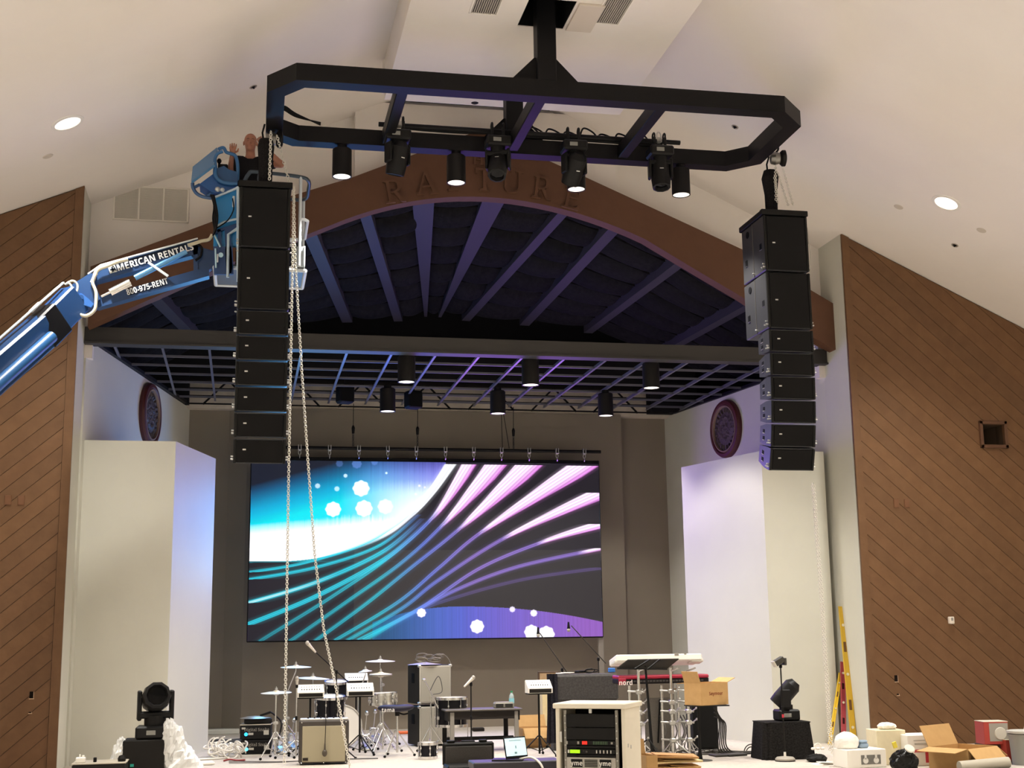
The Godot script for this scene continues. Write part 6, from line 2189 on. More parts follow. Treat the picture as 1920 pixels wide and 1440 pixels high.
	for i in 8:
		var c := Vector3(rng.randf_range(-0.14, 0.2), 0.03 + rng.randf_range(0.0, 0.08), rng.randf_range(-0.08, 0.08))
		b.tube(arc(c, Vector3(0.08, 0, 0.02), Vector3(0, 0.03, 0.06), 0, TAU * 0.9, 12), 0.007, 5)
	b.tube(smooth_path([Vector3(0.1, 0.1, 0), Vector3(0.24, 0.09, 0.02), Vector3(0.31, -0.02, 0.05), Vector3(0.30, -0.14, 0.1)]), 0.006, 5)
	solo("cable_heap", "coil of cables and a clip lying on the loose cymbal over the cabinet stack", "cables", b, mat("#6d665b", 0.5), Vector3(q0.x + 0.05, 1.19, z - 0.12))
	# percussion in front of it
	cymbal_arm()
	var ft := on_z(846, 1360, -19.0)
	drum("floor_tom", "black floor tom with a white head beside the black table", ft, 0.215, 0.37, shell, white_head, Basis(), 8, true)
	var sm := fl(802, -17.7)
	drum("small_drum", "small black drum with silver lugs standing on the floor", Vector3(sm.x, 0.02, sm.z), 0.115, 0.175, shell, white_head, Basis(), 6)
	# table
	z = -18.7
	var ta := fl(903, z)
	k = mpp(ta)
	var ty := on_z(903, 1328, z).y
	var tb := thing("folding_table", "low dark folding table with a black apron at the middle of the stage", "table", ta)
	b = MB.new()
	b.box(Vector3(0, ty - 0.012, 0), Vector3(146 * k, 0.024, 0.5), 0.006)
	part("tabletop", b, mat("#57514a", 0.4), tb)
	b = MB.new()
	b.box(Vector3(0, ty - 0.08, 0.2), Vector3(134 * k, 0.11, 0.02), 0.004)
	b.box(Vector3(-66 * k, ty - 0.09, 0.0), Vector3(0.03, 0.13, 0.44), 0.004)
	b.box(Vector3(66 * k, ty - 0.09, 0.0), Vector3(0.03, 0.13, 0.44), 0.004)
	part("apron", b, mat("#2a2623", 0.6), tb)
	for e in [[-60, 0.2, "#8a857c"], [-66, -0.2, "#1c1a18"], [62, 0.2, "#8a857c"], [52, -0.2, "#1c1a18"]]:
		b = MB.new()
		b.box(Vector3(e[0] * k, ty / 2 - 0.02, e[1]), Vector3(0.06, ty - 0.03, 0.04), 0.006)
		part("leg", b, mat(e[2], 0.5), tb)
	b = MB.new()
	b.box(Vector3(0, 0.16, -0.1), Vector3(128 * k, 0.05, 0.03), 0.005)
	part("stretcher", b, mat("#1c1a18", 0.5), tb)
	b = MB.new()
	b.box(Vector3(0, 0.035, 0), Vector3(0.27, 0.07, 0.16), 0.01)
	b.box(Vector3(0, 0.074, 0), Vector3(0.25, 0.012, 0.14), 0.004)
	var fx := solo("effects_box", "grey and black effects box on the right half of the dark table", "box", b, mat("#8c877b", 0.5), Vector3(on_z(944, 1328, z).x, ty, z))
	b = MB.new()
	for x in [-0.068, 0.062]:
		b.box(Vector3(x, 0.035, 0.082), Vector3(0.105, 0.045, 0.006))
	part("dark_panel", b, mat("#2b2926", 0.5), fx)
	var bo := thing("water_bottle", "clear plastic water bottle with a green cap on the dark table", "bottle", Vector3(on_z(960, 1328, z).x, ty, z - 0.02))
	b = MB.new()
	b.lathe([Vector2(0, 0.0), Vector2(0.034, 0.002), Vector2(0.036, 0.03), Vector2(0.034, 0.06), Vector2(0.036, 0.13), Vector2(0.03, 0.165), Vector2(0.014, 0.195), Vector2(0.014, 0.205)], 20)
	var pet := StandardMaterial3D.new()
	pet.albedo_color = Color(0.85, 0.93, 0.92, 0.45)
	pet.transparency = BaseMaterial3D.TRANSPARENCY_ALPHA
	pet.roughness = 0.1
	part("bottle_body", b, pet, bo)
	b = MB.new()
	b.lathe([Vector2(0.0375, 0.06), Vector2(0.0375, 0.125)], 20)
	part("paper_label", b, mat("#8fd0dc", 0.5), bo)
	b = MB.new()
	b.cone(Vector3(0, 0.205, 0), Vector3(0, 0.226, 0), 0.017, 0.017, 14)
	part("cap", b, mat("#2f8f5a", 0.5), bo)
	# vocal mic at the middle
	var va := on_z(890, 1268, -17.4); var vb := on_z(868, 1290, -17.35)
	microphone("silver vocal microphone on the straight black stand in front of the table", va, vb - va, 0.2, "#ddd6c8")
	var vs := on_z(883, 1283, -17.4)
	mic_stand("straight black microphone stand in front of the dark table", [vs], Vector3(vs.x, 0, vs.z), false)
	# bits behind the table
	b = MB.new()
	b.box(Vector3(0, 0.03, 0), Vector3(0.19, 0.06, 0.15), 0.012)
	solo("small_case", "small black case with a white edge on the floor by the back wall", "case", b, mat("#25211d", 0.6), fl(897, -22.4))
	b = MB.new()
	b.lathe([Vector2(0, 0.0), Vector2(0.07, 0.0), Vector2(0.1, 0.1), Vector2(0.095, 0.1), Vector2(0.065, 0.01)], 20)
	var bk := solo("basket", "dark basket of odds and ends under the left end of the table", "basket", b, mat("#3a3532", 0.7), Vector3(fl(857, -19.3).x, 0, -19.3))
	b = MB.new()
	b.ball(Vector3(-0.03, 0.11, 0.02), Vector3(0.05, 0.04, 0.04), 8)
	part("silver_lump", b, galv, bk)
	b = MB.new()
	b.ball(Vector3(0.05, 0.11, 0.0), Vector3(0.045, 0.04, 0.04), 8)
	part("red_cloth", b, mat("#b03a44", 0.7), bk)
	b = MB.new()
	b.box(Vector3(0, 0.04, 0), Vector3(0.22, 0.05, 0.05), 0.015)
	b.cone(Vector3(0.1, 0.045, 0), Vector3(0.17, 0.045, 0), 0.02, 0.01, 10)
	solo("orange_tool", "orange hand tool lying on the floor by the wall behind the throne", "tool", b, mat("#d9672e", 0.5), fl(757, -22.0))
	# mixer at the right of the table, cartons behind it
	mixer("white mixer on a stand right of the dark table", 1010, 1299, -17.6, 0.33)
	open_box("cardboard_box", "open cardboard box on the floor behind the right mixer stand", fl(1003, -19.05), 0.1, Vector3(0.46, 0.27, 0.34), [0.9, NAN, -1.2, NAN], null, "cartons behind the mixer stand")
	var tc := thing("carton", "tall pale carton standing behind the open box by the right mixer", "box", fl(1028, -19.7))
	b = MB.new()
	b.box(Vector3(0, 0.42, 0), Vector3(0.2, 0.84, 0.2), 0.005)
	part("body", b, textured("#e3cf9f", 0.8, 22, 0.02, 0.04, 0.5), tc)
	var wp := thing("wood_panel", "framed brown wooden panel leaning behind the black draped keyboard", "panel", fl(1030, -20.2))
	var wy := on_z(1030, 1259, -20.2).y
	b = MB.new()
	b.box(Vector3(0, wy / 2, 0), Vector3(0.32, wy, 0.03), 0.004)
	part("frame", b, mat("#4a3728", 0.6), wp)
	b = MB.new()
	b.box(Vector3(0, wy / 2, 0.017), Vector3(0.27, wy - 0.05, 0.006))
	part("inset", b, textured("#a98b66", 0.7, 24, 0.02, 0.08, 0.6), wp)

func cymbal_arm() -> void:
	# chrome percussion stand in front of the cabinet stack
	var p := fl(808, -18.9)
	var o := thing("percussion_stand", "chrome tripod stand with an angled arm in front of the speaker cabinet stack", "stand", p)
	var b := inn(o)
	var t := on_z(808, 1306, -18.9)
	b.cone(p + Vector3(0, 0.05, 0), Vector3(p.x, t.y, p.z), 0.012, 0.01, 8)
	part("pole", b, chrome, o)
	b = inn(o)
	b.cone(on_z(797, 1278, -18.9), on_z(822, 1328, -18.85), 0.009, 0.009, 8)
	b.ball(on_z(795, 1275, -18.9), Vector3(0.025, 0.022, 0.022), 8)
	part("arm", b, chrome, o)
	b = inn(o)
	b.tube(smooth_path([on_z(806, 1296, -18.88), on_z(822, 1268, -18.88), on_z(829, 1296, -18.86), on_z(812, 1302, -18.86)]), 0.006, 5)
	part("cable", b, mat("#3b3732", 0.5), o)
	tripod(o, 0.32, 0.24, chrome, 0.5)

func band_right() -> void:
	var dk := mat("#1a1918", 0.55)
	# black draped keyboard case
	var z := -18.3
	var p := fl(1095, z)
	var k := mpp(p)
	var y := on_z(1095, 1262, z).y
	var o := thing("draped_keyboard", "upright keyboard under a black cloth behind the white equipment rack", "keyboard", p)
	var b := MB.new()
	b.box(Vector3(0, y - 0.19, 0), Vector3(126 * k, 0.36, 0.4), 0.03)
	b.box(Vector3(0, y * 0.4, -0.1), Vector3(116 * k, y * 0.8, 0.2), 0.01)
	part("cover", b, textured("#3b3836", 0.85, 75, 0.05, 0.12, 0.5, 0.3), o)
	b = MB.new()
	b.sheet(func(u: float, v: float) -> Vector3:
		return Vector3(-62 * k - 0.03 + (u - 0.5) * (0.15 + 0.04 * v) + 0.012 * sin(u * 22.0 + v * 3.0), lerpf(y + 0.005, 0.12, v), 0.2 + 0.02 * sin(u * 17.0) + 0.02), 26, 10, true)
	part("cloth_fold", b, textured("#1e1c24", 0.9, 76, 0.05, 0.2, 0.4, 0.3), o)
	b = MB.new()
	b.box(Vector3(0.0, 0.02, 0), Vector3(0.14, 0.03, 0.09), 0.006, Basis(Vector3.UP, 0.3))
	solo("remote_unit", "black handset lying on the black draped keyboard", "handset", b, dk, Vector3(on_z(1088, 1260, z).x, y, z), 0.2)
	b = MB.new()
	b.box(Vector3(0, 0.004, 0), Vector3(0.2, 0.008, 0.14), 0.002)
	b.box(Vector3(0.06, 0.012, 0.02), Vector3(0.16, 0.008, 0.12), 0.002, Basis(Vector3.UP, 0.4))
	solo("papers", "loose white papers on top of the black draped keyboard", "papers", b, mat("#efe9dc", 0.7), Vector3(on_z(1054, 1260, z).x, y, z + 0.05), -0.2)
	b = MB.new()
	b.tube(arc(Vector3(0, 0.03, 0), Vector3(0.07, 0, 0), Vector3(0, 0.03, 0.05), 0, TAU * 0.95, 14), 0.007, 5)
	b.tube(arc(Vector3(0.03, 0.03, 0), Vector3(0.09, 0, 0.02), Vector3(0, 0.02, 0.05), 0, TAU * 0.95, 14), 0.007, 5)
	solo("cable", "small coil of dark cable on the black draped keyboard", "cable", b, dk, Vector3(on_z(1104, 1258, z).x, y, z + 0.05))
	b = MB.new()
	b.box(Vector3(0, 0.035, 0), Vector3(0.09, 0.06, 0.07), 0.008)
	solo("blue_pouch", "small bright blue pouch on the right end of the black draped keyboard", "pouch", b, mat("#2f6fbd", 0.6), Vector3(on_z(1144, 1260, z).x, y, z + 0.08))
	# two thin condenser microphones on long booms in front of the screen
	for e in [[[1009, 1180], [1012, 1187], [1068, 1268], [1054, 1256], "left"], [[1066, 1170], [1071, 1173], [1136, 1244], [1122, 1236], "right"]]:
		var zz := -18.95
		var a := on_z(e[0][0], e[0][1] + 4, zz)
		microphone("slim black microphone at the tip of the %s long boom before the screen" % e[4], a + Vector3(0, -0.08, 0), Vector3(0, 1, 0), 0.14, "#1d1b1c")
		var f := on_z(e[3][0], e[3][1], zz)
		mic_stand("tall thin %s boom stand leaning over the black draped keyboard" % e[4], [f, on_z(e[2][0], e[2][1], zz), on_z(e[1][0], e[1][1], zz)], Vector3(f.x, 0, f.z), true, mat("#3b3733", 0.4, 0.4))
	# red stage piano
	z = -17.2
	p = on_z(1240, 1281, z)
	k = mpp(p)
	var w := 176 * k
	var rk := thing("red_keyboard", "long red and black stage piano lying on the chrome stand", "keyboard", Vector3(p.x, p.y - 0.01, p.z), 0.0)
	b = MB.new()
	b.box(Vector3(0, 0.045, -0.03), Vector3(w, 0.07, 0.3), 0.012)
	part("case", b, mat("#231e1e", 0.5), rk)
	b = MB.new()
	b.box(Vector3(0, 0.095, -0.03), Vector3(w + 0.004, 0.05, 0.31), 0.014)
	b.box(Vector3(-w / 2 + 0.05, 0.045, 0.123), Vector3(0.1, 0.08, 0.012), 0.004)
	part("red_shell", b, mat("#a3213a", 0.35), rk)
	lettering("lettering", "nord", 0.085, 0.003, mat("#f3e6e0", 0.5), rk, Vector3(-w / 2 + 0.095, 0.03, 0.133), Basis(), "Droid Sans", true)
	for i in 22:
		b = MB.new()
		b.box(Vector3(-w / 2 + 0.22 + i * 0.044, 0.045, 0.125), Vector3(0.03, 0.02, 0.01))
		part("socket", b, mat("#4a4644", 0.4), rk)
	# white keyboard above it
	var p2 := on_z(1230, 1246, z)
	var wk := thing("white_keyboard", "white synthesizer keyboard tilted on the upper tier of the stand", "keyboard", Vector3(p2.x, p2.y, p2.z), 0.02)
	wk.rotation.x = -0.22
	var ww := 168 * k
	b = MB.new()
	b.box(Vector3(0, 0.06, 0), Vector3(ww, 0.09, 0.34), 0.014)
	part("case", b, mat("#f1ede4", 0.4), wk)
	b = MB.new()
	b.box(Vector3(-ww / 2 + 0.07, 0.02, 0.08), Vector3(0.18, 0.05, 0.16), 0.012)
	part("end_cheek", b, mat("#dcd7cc", 0.45), wk)
	b = MB.new()
	b.box(Vector3(ww / 2 - 0.07, 0.02, 0.08), Vector3(0.18, 0.05, 0.16), 0.012)
	part("end_cheek", b, mat("#dcd7cc", 0.45), wk)
	b = MB.new()
	b.box(Vector3(0.24, 0.095, 0.172), Vector3(0.06, 0.03, 0.006), 0.002)
	b.box(Vector3(0.36, 0.1, 0.172), Vector3(0.035, 0.012, 0.006), 0.002)
	part("rear_label", b, mat("#8a857c", 0.5), wk)
	b = MB.new()
	b.box(Vector3(0, 0.108, -0.04), Vector3(ww * 0.9, 0.01, 0.2), 0.002)
	part("key_bed", b, mat("#cfcabf", 0.4), wk)
	# music stand in front
	var ms := thing("music_stand", "black music stand with a wide folded desk in front of the white keyboard", "music stand", fl(1216, -16.6))
	b = inn(ms)
	var d := [on_z(1157, 1254, -16.6), on_z(1250, 1255, -16.6), on_z(1273, 1236, -16.75), on_z(1178, 1238, -16.75)]
	b.quad(d[0], d[1], d[2], d[3], Vector3(0, -0.4, 0.9).normalized())
	var off := Vector3(0, 0.01, -0.02)
	b.quad(d[0] + off, d[1] + off, d[2] + off, d[3] + off, Vector3(0, 0.4, -0.9).normalized())
	for i in 4:
		b.quad(d[i], d[(i + 1) % 4], d[(i + 1) % 4] + off, d[i] + off, Vector3.BACK)
	part("desk", b, mat("#45423f", 0.5), ms)
	b = inn(ms)
	b.beam(d[0] + Vector3(0, 0, 0.02), d[1] + Vector3(0, 0, 0.02), 0.02, 0.012)
	b.beam(d[0].lerp(d[1], 0.62), d[3].lerp(d[2], 0.62), 0.02, 0.02)
	b.beam(d[0].lerp(d[1], 0.36), d[3].lerp(d[2], 0.42), 0.025, 0.02)
	part("rib", b, dk, ms)
	b = inn(ms)
	b.cone(ms.position + Vector3(0.05, 0.03, 0), on_z(1210, 1248, -16.64), 0.022, 0.014, 8)
	part("pole", b, dk, ms)
	tripod(ms, 0.25, 0.3, dk, 1.2)
	# chrome keyboard stand: two columns with clamps and arms
	for e in [[1201, "left"], [1262, "right"], [1293, "far right"]]:
		var f := fl(e[0], -16.96)
		var st := thing("keyboard_stand", "chrome rack column at the %s of the two-tier keyboards" % e[1], "stand", f, 0.0, "columns of the chrome keyboard rack")
		b = MB.new()
		var top := on_z(e[0], 1252, -16.96).y
		b.cone(Vector3(0, 0.03, 0), Vector3(0, top if e[0] != 1293 else top * 0.72, 0), 0.02, 0.02, 10)
		b.cone(Vector3(-0.1, 0.03, -0.1), Vector3(-0.1, top * 0.8, -0.1), 0.018, 0.018, 10)
		part("column", b, chrome, st)
		for yy in [0.2, 0.42, 0.56, 0.68, 0.82]:
			b = MB.new()
			b.box(Vector3(0, yy, 0), Vector3(0.075, 0.06, 0.07), 0.012)
			b.cone(Vector3(-0.12, yy + 0.01, -0.1), Vector3(0.06, yy, 0.04), 0.013, 0.013, 8)
			b.cone(Vector3(0.04, yy, 0.03), Vector3(0.08, yy + 0.04, 0.07), 0.008, 0.008, 6)
			b.ball(Vector3(0.085, yy + 0.045, 0.075), Vector3(0.016, 0.016, 0.016), 8)
			part("clamp", b, galv, st)
		b = MB.new()
		b.cone(Vector3(0, top * 0.74, 0), Vector3(-0.02, top * 0.74 + 0.03, 0.24), 0.012, 0.012, 8)
		part("support_arm", b, chrome, st)
		b = MB.new()
		b.cone(Vector3(0, top * 0.96, 0), Vector3(0.06, top, 0.16), 0.012, 0.012, 8)
		part("support_arm", b, chrome, st)
		tripod(st, 0.2, 0.24, chrome, e[0] * 0.1)
	# grey padded cover hanging in the rack
	var pc := thing("padded_cover", "grey padded cover hanging inside the chrome keyboard rack", "cover", fl(1232, -17.5))
	b = MB.new()
	b.sheet(func(u: float, v: float) -> Vector3:
		return Vector3((u - 0.5) * lerpf(0.34, 0.42, v) + 0.04 * v, lerpf(0.72, 0.02, v), 0.08 + 0.035 * sin(u * PI) - 0.02 * v), 14, 10)
	b.sheet(func(u: float, v: float) -> Vector3:
		return Vector3((u - 0.5) * lerpf(0.34, 0.42, v) + 0.04 * v, lerpf(0.72, 0.02, v), 0.05 - 0.02 * v), 14, 10)
	part("cloth", b, textured("#7d7870", 0.8, 77, 0.06, 0.1, 0.4, 0.3), pc)
	b = MB.new()
	b.tube([Vector3(0.02, 0.70, 0.13), Vector3(-0.02, 0.14, 0.12)], 0.012, 6)
	part("strap", b, dk, pc)
	b = MB.new()
	for i in 7:
		var x0 := rng.randf_range(-0.5, 0.5)
		b.tube(smooth_path([Vector3(x0, 0.5, -0.05), Vector3(x0 + 0.05, 0.3, 0.05), Vector3(x0 - 0.04, 0.08, 0.1), Vector3(x0 + 0.2, 0.015, 0.2), Vector3(x0 + 0.4, 0.015, 0.12)]), 0.009, 5)
	for i in 10:
		b.tube(arc(Vector3(rng.randf_range(-0.5, 0.8), 0.03, rng.randf_range(0, 0.3)), Vector3(0.08, 0, 0), Vector3(0, 0.03, 0.06), 0, TAU, 12), 0.008, 5)
	solo("cable_tangle", "tangle of dark and silver cables under the keyboard rack", "cables", b, mat("#59544e", 0.45), fl(1250, -17.2))
	b = MB.new()
	for i in 5:
		b.tube(smooth_path([Vector3(0, 0.72 - 0.06 * i, 0), Vector3(0.06 + 0.02 * i, 0.4, 0.03), Vector3(0.02 + 0.03 * i, 0.1, 0.05), Vector3(0.1 + 0.06 * i, 0.015, 0.1), Vector3(0.5 + 0.1 * i, 0.015, 0.0)]), 0.009, 5)
	solo("cable_tangle", "black cables dropping from the cardboard box stand to the floor by the white wing", "cables", b, mat("#2a2724", 0.5), fl(1341, -17.0))
	# box on its tray stand, monitor behind
	z = -16.3
	p = on_z(1325, 1321, z)
	k = mpp(p)
	var bx := thing("tray_stand", "thin black round-base stand with a flat tray in front of the keyboard rack", "stand", fl(1312, z))
	b = inn(bx)
	b.box(Vector3(p.x + 0.0, p.y - 0.01, z), Vector3(0.5, 0.016, 0.3), 0.005)
	part("tray", b, mat("#201e1d", 0.5), bx)
	b = MB.new()
	b.cone(Vector3(0, 0.02, 0), Vector3(0, 0.16, 0), 0.032, 0.016, 10)
	b.cone(Vector3(0, 0.16, 0), Vector3(0, p.y - 0.02, 0), 0.016, 0.016, 10)
	part("pole", b, dk, bx)
	b = MB.new()
	b.lathe([Vector2(0, 0.02), Vector2(0.03, 0.02), Vector2(0.15, 0.008), Vector2(0.155, 0.0)], 28)
	part("round_base", b, mat("#4a4641", 0.5), bx)
	var cb := open_box("cardboard_box", "open cardboard box with raised flaps on the black tray stand", Vector3(p.x, p.y, z), 0.42, Vector3(0.46, 0.27, 0.30), [NAN, -0.35, 0.1, -1.25])
	lettering("lettering", "Seymour", 0.055, 0.002, mat("#8a4a2c", 0.7), cb, Vector3(0.02, 0.14, 0.154))
	var mo := thing("monitor_speaker", "tall black speaker standing on the floor behind the cardboard box", "speaker", fl(1318, -17.9))
	b = MB.new()
	b.box(Vector3(0, 0.3, 0), Vector3(0.36, 0.6, 0.3), 0.012)
	part("box", b, mat("#181716", 0.7), mo)
	b = MB.new()
	b.box(Vector3(0, 0.3, 0.153), Vector3(0.32, 0.55, 0.012), 0.004)
	part("grille", b, textured("#121110", 0.85, 78, 0.4, 0.2, 0.1), mo)
	b = MB.new()
	b.box(Vector3(0, 0.014, 0), Vector3(0.36, 0.024, 0.22), 0.006)
	b.box(Vector3(0.12, 0.016, 0.03), Vector3(0.28, 0.028, 0.2), 0.006, Basis(Vector3.UP, 0.15))
	solo("folded_case", "flat dark folded case lying on the floor in front of the right wing", "case", b, mat("#34302c", 0.6), fl(1358, -16.8), 0.1)
	b = MB.new()
	b.box(Vector3(0, 0.005, 0), Vector3(0.26, 0.008, 0.16))
	solo("papers", "white sheet of paper behind the flat folded case", "papers", b, mat("#f2ecdf", 0.7), fl(1385, -17.1))
	b = MB.new()
	for r in [0.10, 0.07]:
		b.tube(arc(Vector3(0, 0.0, 0), Vector3(r, 0, 0), Vector3(0, r * 1.1, 0), 0, PI, 12), 0.008, 5)
	b.tube(smooth_path([Vector3(-0.9, 0.012, 0.1), Vector3(-0.5, 0.03, 0), Vector3(-0.1, 0.012, 0.0), Vector3(0.14, 0.012, 0.05)]), 0.02, 6)
	solo("cable_loops", "dark cable loops rising from the floor left of the draped black box", "cables", b, mat("#3a3530", 0.6), fl(1408, -17.1))
	# draped box with a moving light
	z = -16.3
	p = fl(1467, z)
	k = mpp(p)
	var hy := on_z(1467, 1352, z).y
	var bb := thing("draped_box", "box covered with black cloth at the foot of the right wing", "box", p)
	b = MB.new()
	var hw := 47 * k
	b.sheet(func(u: float, v: float) -> Vector3:
		var a := TAU * u
		var sx := signf(cos(a)) * pow(absf(cos(a)), 0.35)
		var sz := signf(sin(a)) * pow(absf(sin(a)), 0.35)
		var fl2 := 1.0 + 0.12 * v
		var fold := 0.010 * sin(a * 14.0) * v
		return Vector3(sx * (hw * fl2 + fold), hy * (1.0 - v), sz * (0.24 * fl2 + fold)), 96, 10)
	b.box(Vector3(0, hy - 0.004, 0), Vector3(hw * 1.9, 0.012, 0.46), 0.005)
	part("cloth", b, textured("#171514", 0.95, 79, 0.06, 0.2, 0.4, 0.3), bb)
	var mv := moving_head("moving_head", "black moving-head light tilted over on the draped box by the right wing", Vector3(p.x + 0.08, hy, z - 0.03), 1.2, 0.75, false, 1.05)
	# lamp on a round-based stand in front of it
	var lf := fl(1471, -15.9)
	var lt := on_z(1461, 1249, -15.9)
	var ls := mic_stand("thin black stand with a heavy grey round base before the draped box", [Vector3(lf.x, lt.y, lf.z)], lf, false, mat("#1b1917", 0.5))
	b = MB.new()
	b.lathe([Vector2(0, 0.06), Vector2(0.03, 0.058), Vector2(0.1, 0.05), Vector2(0.122, 0.03), Vector2(0.12, 0.0)], 28)
	part("grey_base", b, mat("#a39c90", 0.6), ls)
	b = MB.new()
	b.cone(Vector3(0, 0.05, 0), Vector3(0, 0.11, 0), 0.016, 0.014, 10)
	part("white_sleeve", b, mat("#f0ece2", 0.5), ls)
	b = MB.new()
	b.cone(Vector3(0, 0.52, 0), Vector3(0, 0.56, 0), 0.014, 0.014, 10)
	part("red_band", b, mat("#c0283a", 0.5), ls)
	var sl := thing("small_lamp", "small dark box lamp with a pale lens atop the thin stand by the right wing", "lamp", Vector3(lf.x, lt.y + 0.02, lf.z))
	var lb := Basis(Vector3.BACK, 0.5)
	b = MB.new()
	b.box(Vector3(-0.02, 0.04, 0), Vector3(0.13, 0.075, 0.09), 0.008, lb)
	b.box(Vector3(0.05, 0.035, 0), Vector3(0.03, 0.09, 0.1), 0.006)
	part("body", b, mat("#3a372f", 0.5), sl)
	b = MB.new()
	b.box(Vector3(-0.085, 0.005, 0), Vector3(0.02, 0.085, 0.095), 0.006, lb)
	part("lens", b, mat("#cfc8ba", 0.3), sl)
	# spirit levels against the wall
	for e in [[[1577, 1137], [1601, 1392], "#d9b233", 0.085, "long yellow spirit level leaning against the wall beside the right boarded wall"], [[1580, 1241], [1582, 1385], "#a8434a", 0.07, "red spirit level leaning behind the long yellow one"], [[1576, 1262], [1556, 1395], "#e2bd2b", 0.05, "short yellow spirit level slanting behind the hanging chain"]]:
		var zz := -18.0 if e[2] == "#d9b233" else -18.06
		var a := on_z(e[0][0], e[0][1], zz - 0.1)
		var c := on_z(e[1][0], e[1][1], zz + 0.15)
		var lv := thing("spirit_level", e[4], "spirit level", c)
		var dir := (a - c).normalized()
		var L := a.distance_to(c)
		var ext := dir * (c.y / dir.y)
		c -= ext
		L += ext.length()
		lv.position = c
		var xx := dir.cross(Vector3.BACK).normalized()
		var bs := Basis(xx, dir, xx.cross(dir))
		b = MB.new()
		var ws: float = e[3]
		for s in [-1.0, 1.0]:
			b.box(bs * Vector3(s * (ws / 2 - 0.006), L / 2, 0), Vector3(0.012, L, 0.026), 0.002, bs)
		b.box(bs * Vector3(0, L / 2, 0), Vector3(ws - 0.01, L, 0.012), 0.002, bs)
		part("rail", b, mat(e[2], 0.45), lv)
		b = MB.new()
		for f in [0.12, 0.5, 0.86]:
			b.cone(bs * Vector3(0, L * f, -0.01), bs * Vector3(0, L * f, 0.016), ws * 0.24, ws * 0.24, 14)
		part("vial", b, mat("#e9e2c8", 0.3), lv)
		b = MB.new()
		for f in [0.28, 0.70]:
			b.box(bs * Vector3(0, L * f, 0), Vector3(ws * 0.5, L * 0.075, 0.016), 0.003, bs)
		part("hand_hole", b, mat("#6e4a22" if e[2] != "#a8434a" else "#3a1418", 0.6), lv)

